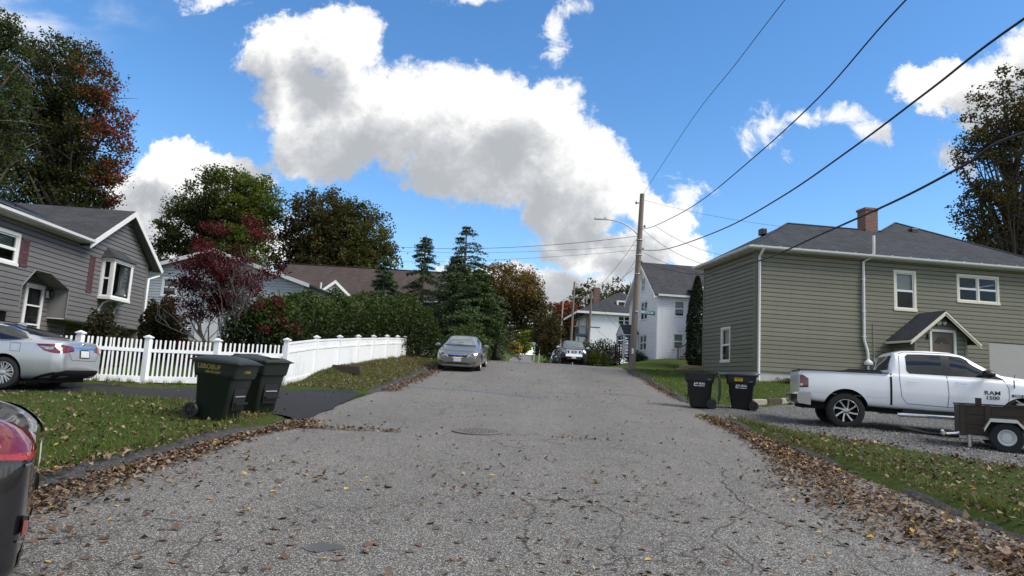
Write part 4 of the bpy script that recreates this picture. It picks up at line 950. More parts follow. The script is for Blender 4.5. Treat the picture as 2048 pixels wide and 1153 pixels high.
    for y in (-7.8,):
        q = lambda x, dz: 5.43 + (ov - x) * math.tan(slope) + dz
        MB().prism([(-.3, y, q(-.3, .1)), (-.3, y + 1.03, q(-.3, .1)), (-1.95, y + 1.03, q(-1.95, .1)), (-1.95, y, q(-1.95, .1))], (0, 0, .045)).build('solar_panel', [pan], mr)
    MB().tube([(-.6, -9.6, 5.6), (-.6, -9.6, 6.25)], .06, 10).build('vent_pipe', M['black'], mr)
grey_house()

# ---- white house with street gable ----------------------------------------------------------
def white_house():
    hs = house_frame('gabled_white_house', 'white two storey house with grey gable roof and wooden steps, behind the utility pole', 8.48, 50., 0, 9.42)
    zb, zt, W, L, ex = 3.40, 8.36, 6.9, 11., .13; gc, gap = 3.45, 11.1
    sd_ops = [Rect(W - 3.86, W - 2.24, 6.6, 8.0), Rect(W - 3.88, W - 2.3, 4.22, 5.4), Rect(W - 5.0, W - 4.45, 6.55, 7.75)]
    siding(hs, 'street_wall', M['white_siding'], (0, W, 0), -Y1, -X1, 0, W, zb, zt, ex, sd_ops, joined=True)
    gl = lambda z: ((z - zt) * gc / (gap - zt), W - (z - zt) * gc / (gap - zt))
    siding(hs, 'gable_wall', M['white_siding'], (0, W, 0), -Y1, -X1, 0, W, zt, gap - .05, ex, [Rect(W - 3.9, W - 3.0, 8.9, 9.95)], lim=gl, joined=True)
    siding(hs, 'side_wall', M['white_siding'], (0, 0, 0), X1, -Y1, 0, L, zb, zt, ex, [Rect(1.3, 2.05, 6.72, 7.85), Rect(1.28, 2.0, 4.33, 5.42)], joined=True)
    MB().box(0, L, W - .1, W, zb, zt).box(L - .1, L, 0, W, zb, zt).build('back_wall', M['white_siding'], hs)
    MB().box(.02, L, .02, W - .02, 2.4, zb).build('foundation', M['brick'], hs)
    wl = lambda y0, y1, z0, z1, **k: window(hs, (0, W, 0), -Y1, -X1, W - y1, W - y0, z0, z1, M['trim'], .1, **k)
    wl(2.2, 3.92, 6.54, 8.06, double=2, back='curtain', drop=.4); wl(2.25, 3.95, 4.16, 5.45, double=2, back='curtain', drop=.45); wl(4.4, 5.07, 6.5, 7.8); wl(2.95, 3.95, 8.82, 10.02, double=2)
    window(hs, (0, 0, 0), X1, -Y1, 1.22, 2.12, 6.64, 7.92, M['trim'], .1, back='shade', drop=.2); window(hs, (0, 0, 0), X1, -Y1, 1.2, 2.08, 4.25, 5.5, M['trim'], .1, back='shade', drop=.15)
    r = MB(); ov = .4; sl_ = (gap - zt) / gc
    for sg in (-1, 1):
        e0 = gc + sg * (gc + .35); ez = gap - (gc + .35) * sl_
        slab(r, [(-ov, gc, gap + .1), (-ov, e0, ez + .1), (L + .3, e0, ez + .1), (L + .3, gc, gap + .1)], .1)
    rf = r.build('roof', M['shingle'], hs)
    for sg in (-1, 1):
        e0 = gc + sg * (gc + .35); ez = gap - (gc + .35) * sl_
        a, b = Vector((-ov - .01, gc, gap + .1)), Vector((-ov - .01, e0, ez + .1)); MB().prism([a, b, b - Z1 * .26, a - Z1 * .3], (.05, 0, 0)).build('bargeboard', M['trim'], rf)
        MB().prism([a + Vector((.05, 0, -.14)), b + Vector((.05, 0, -.14)), b + Vector((ov, 0, -.14)), a + Vector((ov, 0, -.14))], (0, 0, -.02)).build('rake_soffit', M['trim'], rf)
    MB().box(-.1, L, -.5, -.36, 8.1, 8.24).build('gutter', M['alum'], rf); MB().box(-.1, L, -.36, -.0, 8.12, 8.16).build('soffit', M['trim'], rf)
    # cross-gabled bay on the near side
    bx0, bx1, by = 2.75, 6.2, -1.2
    siding(hs, 'bay_wall', M['white_siding'], (0, by, 0), X1, -Y1, bx0, bx1, zb, 8.9, ex, [Rect(3.1, 3.6, 6.7, 7.9), Rect(3.8, 4.7, 6.7, 7.9)], joined=True)
    siding(hs, 'bay_side', M['white_siding'], (bx0, 0, 0), -Y1, -X1, 0, -by, zb, 8.5, ex, [], joined=True)
    window(hs, (0, by, 0), X1, -Y1, 3.0, 3.7, 6.6, 8.0, M['trim'], .1); window(hs, (0, by, 0), X1, -Y1, 3.72, 4.8, 6.6, 8.0, M['trim'], .1)
    br = MB(); slab(br, [(4.5, by - .35, 10.0), (2.4, by - .35, 8.55), (2.4, 1.2, 8.9), (4.5, 2.2, 10.0)], .1); slab(br, [(4.5, by - .35, 10.0), (6.6, by - .35, 8.55), (6.6, 1.2, 8.9), (4.5, 2.2, 10.0)], .1)
    br.build('bay_roof', M['shingle'], rf); 
    MB().prism([(4.5, by - .36, 10.0), (2.4, by - .36, 8.55), (2.4, by - .36, 8.3), (4.5, by - .36, 9.74)], (0, .04, 0)).build('bargeboard', M['trim'], rf)
    MB().box(2.3, 4.2, -2.1, 0, 5.7, 5.85).prism([(2.25, -2.15, 5.85), (4.25, -2.15, 5.85), (4.25, 0, 6.15), (2.25, 0, 6.15)], (0, 0, .03)).build('door_canopy', M['shingle'], hs)
    # street entry hood on blue lattice posts
    blue = mat('blue_lattice', (.05, .075, .22), .6, var=.1)
    hy0, hy1 = 4.2, 6.3; hc = (hy0 + hy1) / 2; hd = -1.25
    h = MB(); slab(h, [(hd, hc, 6.35), (hd, hy0 - .15, 5.55), (0, hy0 - .15, 5.55), (0, hc, 6.35)], .06); slab(h, [(hd, hc, 6.35), (hd, hy1 + .15, 5.55), (0, hy1 + .15, 5.55), (0, hc, 6.35)], .06)
    hood = h.build('entry_hood', M['shingle_dark'], hs)
    MB().prism([(hd + .02, hc, 6.3), (hd + .02, hy0 - .1, 5.55), (hd + .02, hy1 + .1, 5.55)], (.04, 0, 0)).build('hood_gable', M['trim'], hood); MB().box(hd, 0, hy0 - .1, hy1 + .1, 5.42, 5.52).build('hood_beam', M['trim'], hood)
    for y in (hy0, hy1 - .15):
        for x in (hd, -.2): MB().box(x, x + .14, y, y + .14, 3.6, 5.45).build('post', M['trim'], hood)
        lb = MB()
        for k in range(7): lb.box(hd + .1, -.05, y + .04, y + .08, 3.9 + k * .22, 3.97 + k * .22)
        lb.box(hd + .45, hd + .52, y + .04, y + .08, 3.6, 5.4).build('lattice', blue, hood)
    # wooden stair toward the street and deck stair on the side
    st = thing('wooden_stair', 'brown wooden stair with railings climbing to the blue porch of the white house', 'stair', hs.matrix_basis @ Vector((0, 0, 0)), R(9.42))
    def stair(par, x0, y0, dirx, n, w, ztop, axis):
        bb = MB()
        for k in range(n):
            z = ztop - (k + 1) * .17; a = x0 + dirx * k * .27
            o = MB().box(min(a, a + dirx * .29), max(a, a + dirx * .29), y0, y0 + w, z - .04, z).build('tread', M['wood_deck'], par)
        for yy in (y0 - .05, y0 + w):
            MB().prism([(x0, yy, ztop - .05), (x0 + dirx * n * .27, yy, ztop - n * .17 - .1), (x0 + dirx * n * .27, yy, ztop - n * .17 - .35), (x0, yy, ztop - .35)], (0, .05, 0)).build('stringer', M['wood_deck'], par)
            MB().prism([(x0, yy, ztop + .95), (x0 + dirx * n * .27, yy, ztop - n * .17 + .95), (x0 + dirx * n * .27, yy, ztop - n * .17 + .87), (x0, yy, ztop + .87)], (0, .06, 0)).build('handrail', M['wood_deck'], par)
            for k in range(n * 2 + 1):
                a = x0 + dirx * k * .135; zz = ztop - k * .085; MB().box(a - .018, a + .018, yy, yy + .05, zz - .15, zz + .9).build('baluster', M['wood_deck'], par)
            for a, zz in ((x0, ztop), (x0 + dirx * n * .27, ztop - n * .17)): MB().box(a - .05, a + .05, yy - .02, yy + .07, zz - .7, zz + 1.05).build('newel', M['wood_deck'], par)
    stair(st, -1.4, 4.7, -1, 6, 1.2, 3.75, 0)
    MB().box(-1.4, 0, 4.6, 6.3, 3.68, 3.75).build('landing', M['wood_deck'], st)
    s2 = thing('deck_stair', 'small wooden deck stair with white lattice skirt beside the columnar evergreen', 'stair', hs.matrix_basis @ Vector((0, 0, 0)), R(9.42))
    MB().box(1.9, 3.6, -1.7, -.3, 3.92, 4.0).build('deck', M['wood_deck'], s2)
    for k in range(3): MB().box(1.9 - (k + 1) * .28, 1.9 - k * .28 + .02, -1.6, -.4, 3.78 - k * .18 - .04, 3.78 - k * .18).build('tread', M['wood_deck'], s2)
    for k in range(9): MB().box(1.9 + k * .2, 1.94 + k * .2, -1.7, -1.65, 4.0, 4.75).build('baluster', M['trim'] if k % 8 else M['wood_deck'], s2)
    MB().prism([(1.9, -1.7, 4.85), (3.6, -1.7, 4.85), (3.6, -1.7, 4.75), (1.9, -1.7, 4.75)], (0, .08, 0)).prism([(1.9, -1.7, 4.85), (1.0, -1.7, 4.3), (1.0, -1.7, 4.2), (1.9, -1.7, 4.75)], (0, .06, 0)).box(.97, 1.06, -1.72, -1.62, 3.2, 4.35).build('handrail', M['wood_deck'], s2)
    for k in range(4): MB().box(1.15 + k * .2, 1.18 + k * .2, -1.69, -1.65, 3.4 + k * .12, 4.35 + k * .12).build('baluster', M['wood_deck'], s2)
    lt = MB()
    for k in range(16):
        for sg in (1, -1): lt.obox((2.0 + k * .1, -1.68 + .004 * sg, 3.15), (.025, 0, 0), (sg * .45 * 0 + .0, .006, 0), (sg * .3, 0, .75))
    lt.build('lattice_skirt', M['trim'], s2)
white_house()

# ---- three storey house far up the street -----------------------------------------------------
def far_house():
    hs = house_frame('three_storey_house', 'white three storey house with hipped dark roof and blue corner balconies', 6.55, 92., 0, 6.0)
    zb, zt, L, W = 2.2, 11.1, 12., 12.
    siding(hs, 'front_wall', M['white_siding'], (0, 0, 0), X1, -Y1, 0, L, zb, zt, .14, [Rect(3.95, 5.5, 9.6, 10.7), Rect(3.9, 5.6, 6.9, 8.0)], joined=True, corner=M['trim'])
    siding(hs, 'side_wall', M['white_siding'], (0, W, 0), -Y1, -X1, 0, W - 2.6, zb, zt, .14, [], joined=True, corner=M['trim'])
    for y in (4.2, 6.2, 8.2, 10.2):
        for z in (6.4, 9.2): window(hs, (0, W, 0), -Y1, -X1, W - y - .8, W - y, z, z + 1.5, M['trim'], .1)
    window(hs, (0, 0, 0), X1, -Y1, 3.85, 5.6, 9.5, 10.8, M['trim'], .12, double=2); window(hs, (0, 0, 0), X1, -Y1, 3.8, 5.7, 6.8, 8.1, M['trim'], .12, double=2)
    MB().box(-.0, .1, 2.5, 2.6, zb, zt).box(0, 2.4, 2.5, 2.6, zb, zt).build('balcony_wall', M['white_siding'], hs)
    # the corner balconies hang on the left side
    nav = mat('navy_paint', (.035, .045, .075), .6, var=.1)
    for z in (5.2, 8.05):
        bl = MB().box(-1.5, -.02, -.02, 2.7, z - .25, z).build('balcony', nav, hs)
        for x in np.arange(-1.5, .01, .14): MB().box(x, x + .05, -.02, .03, z, z + 1.0).build('baluster', nav, bl)
        for y in np.arange(-.02, 2.7, .16): MB().box(-1.5, -1.45, y, y + .05, z, z + 1.0).build('baluster', nav, bl)
        MB().box(-1.53, 0, -.04, .05, z + 1.0, z + 1.1).box(-1.53, -1.43, .05, 2.7, z + 1.0, z + 1.1).build('rail', nav, bl)
    for x, y in ((-1.5, 0), (-1.5, 2.6), (-.1, -.05)): MB().box(x, x + .12, y, y + .12, zb, zt).build('balcony_post', nav, hs)
    o = .6; r = MB(); a, b, c, d = (-1.8, -o, zt), (L + o, -o, zt), (L + o, W + o, zt), (-1.8, W + o, zt); ap1, ap2 = (5.0, 4.0, 14.6), (6.4, 7.5, 14.6)
    r.poly([a, b, ap1]).poly([b, c, ap2, ap1]).poly([c, d, ap2]).poly([d, a, ap1, ap2]).poly([a, b, c, d])
    rf = r.build('roof', M['shingle_dark'], hs); MB().box(-1.8, L + o, -o - .03, -o + .02, zt - .3, zt).box(-1.83, -1.78, -o, W + o, zt - .3, zt).build('fascia', M['trim'], rf)
    MB().box(3.9, 5.3, 1.1, 2.4, 12.1, 13.0).build('dormer', M['trim'], rf); MB().box(4.15, 5.05, 1.08, 1.1, 12.3, 12.8).build('dormer_pane', M['dark_room'], rf); MB().box(1.6, 2.4, 6, 6.8, 12.8, 15.3).build('chimney', M['brick'], rf)
far_house()

# ---- houses behind the hedge on the left -----------------------------------------------------
def pale_house():
    hs = house_frame('pale_gabled_house', 'pale grey clapboard gabled house seen behind the red maple', -21.6, 36., 0, 0)
    W, zt, ap = 8.7, 5.95, 7.5; gc = 3.65
    gl = lambda z: (max(-1.5, gc - (ap - z) / (ap - 6.0) * 5.1), min(W, gc + (ap - z) / (ap - 6.0) * 5.1))
    siding(hs, 'gable_wall', M['pale_siding'], (0, 0, 0), X1, -Y1, -1.5, W, 2.0, ap - .02, .15, [Rect(.95, 1.65, 4.98, 5.85)], lim=lambda z: (-1.5, W) if z < 6.0 else gl(z))
    window(hs, (0, 0, 0), X1, -Y1, .85, 1.75, 4.88, 5.95, M['trim'], .09, back='shade', drop=.3); 
    MB().box(-1.5, W, 9.9, 10, 2, 6).box(W - .1, W, 0, 10, 2, 5.95).box(-1.5, -1.4, 0, 10, 2, 5.95).build('back_wall', M['pale_siding'], hs)
    r = MB(); slab(r, [(gc, -.35, ap + .12), (W + .4, -.35, 5.95), (W + .4, 10.2, 5.95), (gc, 10.2, ap + .12)], .1); slab(r, [(gc, -.35, ap + .12), (-1.9, -.35, 5.9), (-1.9, 10.2, 5.9), (gc, 10.2, ap + .12)], .1)
    rf = r.build('roof', M['shingle'], hs)
    for e0, ez in ((W + .4, 5.95), (-1.9, 5.9)): MB().prism([(gc, -.37, ap + .12), (e0, -.37, ez), (e0, -.37, ez - .2), (gc, -.37, ap - .1)], (0, .04, 0)).build('bargeboard', M['alum'], rf)
    MB().lathe([(.1, 0), (.1, .12), (.03, .16)], (2.6, -.03, 3.2), (0, -1, 0), 10).build('wall_lamp', M['trim'], hs)
    MB().box(3.0, 4.2, -.05, -.02, 2.0, 4.0).build('door', M['trim'], hs)
    # the lower wing with its white eave to the right
pale_house()
def cottage():
    hs = house_frame('small_white_cottage', 'small white gabled cottage roof with two white vent pipes above the hedge', -12.5, 40., 0, 28)
    W = 2.6; L = 5.4
    gl = lambda z: (-W / 2, W / 2) if z < 5.5 else (-(6.62 - z) / 1.12 * W / 2, (6.62 - z) / 1.12 * W / 2)
    siding(hs, 'gable_wall', M['white_siding'], (0, 0, 0), X1, -Y1, -W / 2, W / 2, 2.4, 6.55, .13, [Rect(-.35, .45, 4.1, 5.0)], lim=gl, joined=True)
    window(hs, (0, 0, 0), X1, -Y1, -.45, .55, 4.0, 5.1, M['trim'], .09)
    siding(hs, 'side_wall', M['white_siding'], (-W / 2, L, 0), -Y1, -X1, 0, L, 2.4, 5.45, .13, [Rect(1.0, 1.8, 4.0, 5.2), Rect(3.2, 4.1, 4.0, 5.2)], joined=True)
    window(hs, (-W / 2, L, 0), -Y1, -X1, .9, 1.9, 3.9, 5.3, M['trim'], .09); window(hs, (-W / 2, L, 0), -Y1, -X1, 3.1, 4.2, 3.9, 5.3, M['trim'], .09)
    MB().box(W / 2 - .05, W / 2, 0, L, 2.4, 5.5).box(-W / 2, W / 2, L - .05, L, 2.4, 5.5).build('back_wall', M['white_siding'], hs)
    r = MB()
    for sg in (-1, 1): slab(r, [(0, -.3, 6.75), (sg * (W / 2 + .3), -.3, 5.38), (sg * (W / 2 + .3), L + .2, 5.38), (0, L + .2, 6.75)], .08)
    rf = r.build('roof', M['shingle'], hs)
    for sg in (-1, 1): MB().prism([(0, -.32, 6.76), (sg * (W / 2 + .3), -.32, 5.39), (sg * (W / 2 + .3), -.32, 5.2), (0, -.32, 6.55)], (0, .04, 0)).build('bargeboard', M['trim'], rf)
    MB().box(-W / 2 - .42, -W / 2 - .3, -.3, L, 5.28, 5.4).build('gutter', M['alum'], rf)
    for y in (1.6, 4.1): MB().tube([(-.5, y, 6.0), (-.5, y, 6.75)], .055, 8).build('vent_pipe', M['trim'], rf)
cottage()
def brown_house():
    hs = house_frame('brown_roofed_house', 'tan house with a long brown shingle roof behind the hedge and conifers', -18.9, 47., 0, 3)
    L, zt = 12.6, 6.75
    siding(hs, 'front_wall', M['tan_siding'], (0, 0, 0), X1, -Y1, 0, L, 2.5, zt, .15, [Rect(5.6, 6.5, 5.1, 6.3), Rect(8.8, 9.7, 5.1, 6.3)], joined=True)
    window(hs, (0, 0, 0), X1, -Y1, 5.5, 6.6, 5.0, 6.4, M['trim'], .1, back='shade', drop=.3); window(hs, (0, 0, 0), X1, -Y1, 8.7, 9.8, 5.0, 6.4, M['trim'], .1)
    MB().box(0, .1, 0, 7, 2.5, zt).box(L - .1, L, 0, 7, 2.5, zt).box(0, L, 6.9, 7, 2.5, zt).build('back_wall', M['tan_siding'], hs)
    MB().prism([(L, 0, zt), (L, 3.5, 9.1), (L, 7, zt)], (-.1, 0, 0)).prism([(.1, 0, zt), (.1, 3.5, 9.1), (.1, 7, zt)], (-.1, 0, 0)).build('gable_wall', M['tan_siding'], hs)
    r = MB(); slab(r, [(-.3, -.4, 6.62), (L + .3, -.4, 6.62), (L + .3, 3.5, 9.25), (-.3, 3.5, 9.25)], .1); slab(r, [(-.3, 3.5, 9.25), (L + .3, 3.5, 9.25), (L + .3, 7.4, 6.62), (-.3, 7.4, 6.62)], .1)
    rf = r.build('roof', M['shingle_brown'], hs); MB().box(-.3, L + .3, -.5, -.38, 6.48, 6.6).build('gutter', M['alum'], rf); MB().box(-.3, L + .3, 3.42, 3.58, 9.24, 9.29).build('ridge_cap', M['shingle_brown'], rf)
    MB().tube([(7.5, 2.4, 8.4), (7.5, 2.4, 9.0)], .06, 8).build('vent_pipe', M['trim'], rf)
brown_house()
def edge_house():
    hs = house_frame('hilltop_house', 'white house with dark roof rising behind the olive house at the right edge', 28.6, 44., 0, 9)
    zt = 11.35
    siding(hs, 'front_wall', M['white_siding'], (0, 0, 0), X1, -Y1, 0, 12, 2.5, zt, .15, [Rect(2.6, 3.6, 9.8, 10.9)], joined=True); window(hs, (0, 0, 0), X1, -Y1, 2.5, 3.7, 9.7, 11., M['trim'], .1)
    siding(hs, 'side_wall', M['white_siding'], (0, 9, 0), -Y1, -X1, 0, 9, 2.5, zt, .15, [], joined=True)
    r = MB(); a, b, c, d = (-.6, -.6, zt), (12.6, -.6, zt), (12.6, 9.6, zt), (-.6, 9.6, zt); p, q = (4.6, 4.5, 14.0), (7.4, 4.5, 14.0); r.poly([a, b, q, p]).poly([b, c, q]).poly([c, d, p, q]).poly([d, a, p]).poly([d, c, b, a]); rf = r.build('roof', M['shingle_dark'], hs)
    MB().box(-.62, 12.6, -.66, -.6, zt - .22, zt).box(-.66, -.6, -.6, 9.6, zt - .22, zt).build('fascia', M['trim'], rf)
edge_house()
def street_house():
    hs = house_frame('white_street_house', 'distant white house beside the road past the parked pickup', 4.2, 150., 0, 4)
    MB().box(0, 9, 0, 10, 3, 10).prism([(0, -.0, 10), (0, 10, 10), (0, 5, 13.5)], (.1, 0, 0)).build('wall', M['white_siding'], hs)
    r = MB(); slab(r, [(-.4, 5, 13.8), (-.4, -.5, 9.9), (9.4, -.5, 9.9), (9.4, 5, 13.8)], .15); slab(r, [(-.4, 5, 13.8), (-.4, 10.5, 9.9), (9.4, 10.5, 9.9), (9.4, 5, 13.8)], .15); r.build('roof', M['shingle_dark'], hs)
    for y in (1.5, 4.3, 7.3):
        for z in (5., 7.8): MB().box(-.05, .0, y, y + 1.1, z, z + 1.6).build('window', M['dark_room'], hs)
street_house()
# ------------------------------------------------------------------ vegetation
def leaf_quads(C, size, aspect=.7, droop=0.):
    n = len(C); a = rng.normal(0, 1, (n, 3)); a[:, 2] *= .7; a[:, 2] -= droop; a /= np.linalg.norm(a, axis=1)[:, None]
    b = np.cross(a, rng.normal(0, 1, (n, 3))); b /= np.linalg.norm(b, axis=1)[:, None] + 1e-9
    L = (size * rng.uniform(.6, 1.35, n))[:, None]; W = L * aspect * .5
    return np.stack([C - a * L * .5, C + b * W - a * L * .05, C + a * L * .5, C - b * W - a * L * .05], 1).reshape(-1, 3)
def foliage(name, C, size, col, parent, m_=None, aspect=.7, droop=0.):
    n = len(C); return raw_mesh(name, leaf_quads(C, size, aspect, droop), 4, np.arange(n * 4), m_ or M['leaf'], np.repeat(np.clip(col, .002, 1), 4, 0), parent)
def in_ellipsoids(n, ells, lo=.45):
    """random points in a union of ellipsoids, biased to the shell; returns points and their outwardness"""
    vol = np.array([e[3] * e[4] * e[5] for e in ells]) ** .85; k = rng.choice(len(ells), n, p=vol / vol.sum()); E = np.array(ells)[k]
    d = rng.normal(0, 1, (n, 3)); d /= np.linalg.norm(d, axis=1)[:, None]; r_ = (lo ** 3 + (1 - lo ** 3) * rng.random(n)) ** (1 / 3)
    return E[:, :3] + d * r_[:, None] * E[:, 3:6]
GRN = [(.060, .080, .020), (.048, .070, .018), (.075, .095, .024), (.042, .055, .017)]
OLV = [(.088, .080, .022), (.066, .070, .019), (.105, .086, .025), (.06, .053, .018)]
BRN = [(.15, .105, .028), (.19, .115, .03), (.12, .095, .026), (.10, .066, .022)]
RED = [(.21, .035, .026), (.16, .03, .026), (.25, .065, .03), (.12, .032, .024)]
def pick(p, n): p = np.array(p); return p[rng.integers(0, len(p), n)]
def tree(name, label, base, ells, ncl, per, size, colf, tr=.3, cat='tree', spread=.75, lo=.45, m_=None, bark=None, limbs=70, group=None, trunk_to=.55, lean=(0, 0), sub=.35):
    """thing > trunk, branches, crown. ells are relative to the base"""
    t = thing(name, label, cat, base, 0, group); E = np.array(ells, float)
    ctr = (E[:, :3] * E[:, 3:4]).sum(0) / E[:, 3].sum(); top = (E[:, 2] + E[:, 5]).max(); low = (E[:, 2] - E[:, 5]).min()
    hT = low + (top - low) * trunk_to; tx, ty = ctr[0] * .8 + lean[0], ctr[1] * .8 + lean[1]
    tp = [Vector((tx * s ** 1.5 + .12 * math.sin(s * 5), ty * s ** 1.5 + .1 * math.cos(s * 4) - .1, -.3 + (hT + .3) * s)) for s in np.linspace(0, 1, 9)]
    MB().tube(tp, [tr * (1.25 if i == 0 else 1) * (1 - .78 * i / 8) for i in range(9)], 9).build('trunk', bark or M['bark'], t, smooth=180)
    cl = in_ellipsoids(ncl, ells, lo)
    bb = MB(); order = rng.permutation(ncl)[:limbs]
    for i in order:
        c = Vector(cl[i]); s = min(1., max(.3, (c.z - (low - (top - low) * .5)) / (hT - low + (top - low) * .5) * random.uniform(.5, .9))); k = min(8, max(2, int(s * 8))); a = tp[k]
        mid = a.lerp(c, .5) + Vector((random.uniform(-.3, .3), random.uniform(-.3, .3), random.uniform(-.1, .5))) * (c - a).length * .25
        P = [a * (1 - q) ** 2 + mid * 2 * q * (1 - q) + c * q * q for q in np.linspace(0, 1, 6)]; r_ = tr * random.uniform(.18, .36)
        bb.tube(P, [r_ * (1 - .85 * q) for q in np.linspace(0, 1, 6)], 5, cap=False)
        for _ in range(2):
            q = random.choice(P[2:5]); e = q + Vector((random.gauss(0, 1), random.gauss(0, 1), random.gauss(.3, .8))) * (top - low) * .07
            bb.tube([q, q.lerp(e, .5) + Vector((0, 0, .1)), e], [r_ * .4, r_ * .25, r_ * .08], 4, cap=False)
    bb.build('branches', bark or M['bark'], t, smooth=180, uv=False)
    n = ncl * per; idx = np.repeat(np.arange(ncl), per)
    rs = spread * (.75 + .9 * rng.random(ncl))[idx]
    off = rng.normal(0, 1, (n, 3)); off *= (rng.random(n) ** .42 / np.linalg.norm(off, axis=1))[:, None]; off = off * np.stack([rs, rs, rs * .62], 1) * (1 + .35 * np.sin(idx * 3.7 + off[:, 0] * 5))[:, None]; C = cl[idx] + off
    jit = rng.uniform(.6, 1.4, ncl)[idx] * rng.uniform(.75, 1.25, n)
    rel = (C - np.array([E[:, 0].mean(), E[:, 1].mean(), (top + low) / 2])) / np.array([E[:, 3].max(), E[:, 4].max(), (top - low) / 2])
    col = colf(rel, C, idx) * jit[:, None]
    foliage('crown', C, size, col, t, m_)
    return t
def mixcol(a, b, w):
    return np.where((rng.random(len(w)) < w)[:, None], b, a)
def gz(x, y): return Hs(x, y) - .05
def at_ground(px, Y):
    p = at(px, 700, Y); return (p.x, p.y, gz(p.x, p.y))
def ell(px, py, Y, rx, ry, base, depth=.9):
    """crown lobe: centre seen at a photo position at distance Y, radii in photo pixels"""
    p = at(px, py, Y); k = Y / FPX; return (p.x - base[0], p.y - base[1], p.z - base[2], rx * k, rx * k * depth, ry * k)

# big maple turning red behind the grey house
B = at_ground(110, 42)
def c_red(rel, C, idx):
    w = np.clip((rel[:, 0] * 1.15 + rel[:, 2] * .5 - .50) * 2.4, 0, .95); w = np.where(np.sin(idx * 12.9) > .2, w, w * .55); base = mixcol(pick(GRN, len(w)) * .75, pick(OLV, len(w)) * .6, .2 + 0 * w)
    return mixcol(base, pick(RED, len(w)), w)
tree('maple_tree', 'tall green maple turning red on its right side behind the grey house', B, [ell(120, 165, 42, 110, 105, B), ell(60, 290, 42, 115, 110, B), ell(190, 280, 42, 72, 120, B), ell(200, 370, 42, 48, 60, B), ell(90, 400, 42, 120, 70, B)], 806, 84, 0.172, c_red, .45, limbs=110, spread=.62, lo=.3)
B = at_ground(-70, 34)
tree('oak_tree', 'dark green leafy tree cut off by the left edge of the photograph', B, [ell(-60, 120, 34, 110, 150, B), ell(-60, 310, 34, 95, 110, B), ell(-10, 60, 34, 45, 60, B), ell(15, 210, 34, 50, 50, B)], 372, 94, 0.138, lambda rel, C, i: mixcol(pick(GRN, len(i)) * .8, pick([(.05, .075, .03)], len(i)), .4 + 0 * i), .4, limbs=60, spread=.5)
B = at_ground(450, 56)
tree('linden_tree', 'broad rounded green tree behind the pale gabled house', B, [ell(450, 410, 56, 95, 78, B), ell(515, 415, 56, 55, 75, B), ell(380, 455, 56, 68, 62, B), ell(480, 500, 56, 90, 70, B), ell(350, 500, 56, 40, 40, B)], 800, 82, 0.19, lambda rel, C, i: mixcol(pick(GRN, len(i)) * np.where(rel[:, :1] < -.35, .9, .75), pick([(.10, .14, .02), (.08, .11, .018)], len(i)), np.clip((rel[:, 0] - .15) * 2.2 + rel[:, 2] * .8 - .2, 0, .85)), .4, limbs=110, spread=.62, lo=.3)  # sunlit right and top are painted in as brighter leaf colour
B = at_ground(670, 58)
tree('maple_tree', 'dense domed olive green maple behind the brown roof', B, [ell(640, 460, 58, 88, 85, B), ell(705, 480, 58, 82, 80, B), ell(660, 540, 58, 105, 70, B), ell(755, 530, 58, 45, 55, B)], 820, 84, 0.20, lambda rel, C, i: mixcol(pick(OLV, len(i)) * .62, pick([(.085, .10, .018), (.075, .085, .018)], len(i)), np.clip(rel[:, 0] * 1.2 + .1, 0, .8)), .45, limbs=120, spread=.68, lo=.3)  # leaves brighten to the right: side light put into their colour
# street maple arching over the road beyond the crossing
B = at_ground(965, 60)
tree('maple_tree', 'tall maple turning yellow brown, arching over the road beyond the parked sedan', B, [ell(1015, 585, 60, 68, 58, B), ell(1048, 612, 60, 46, 42, B), ell(978, 610, 60, 40, 55, B), ell(1088, 640, 62, 32, 32, B), ell(1108, 668, 63, 20, 24, B), ell(978, 650, 58, 34, 38, B), ell(965, 575, 60, 30, 36, B)], 589, 73, 0.172, lambda rel, C, i: mixcol(pick(OLV, len(i)) * .62, pick(BRN, len(i)), np.clip(.30 + rel[:, 2] * 1.0, .03, .95)), .4, limbs=110, spread=.62, lean=(.5, 0))
# right edge oak
B = at_ground(2030, 42)
tree('oak_tree', 'tall oak with thin dark leaves rising behind the olive house at right', B, [ell(2010, 220, 42, 75, 80, B), ell(2040, 320, 42, 110, 90, B), ell(1975, 420, 42, 60, 55, B), ell(2040, 430, 42, 110, 70, B), ell(1960, 300, 42, 45, 40, B), ell(1985, 475, 42, 70, 40, B), ell(2090, 250, 42, 100, 120, B)], 511, 60, 0.163, lambda rel, C, i: mixcol(pick(OLV, len(i)) * .6, pick([(.10, .055, .03), (.05, .06, .015)], len(i)), .35 + 0 * i), .4, limbs=110, spread=.50, lo=.35)
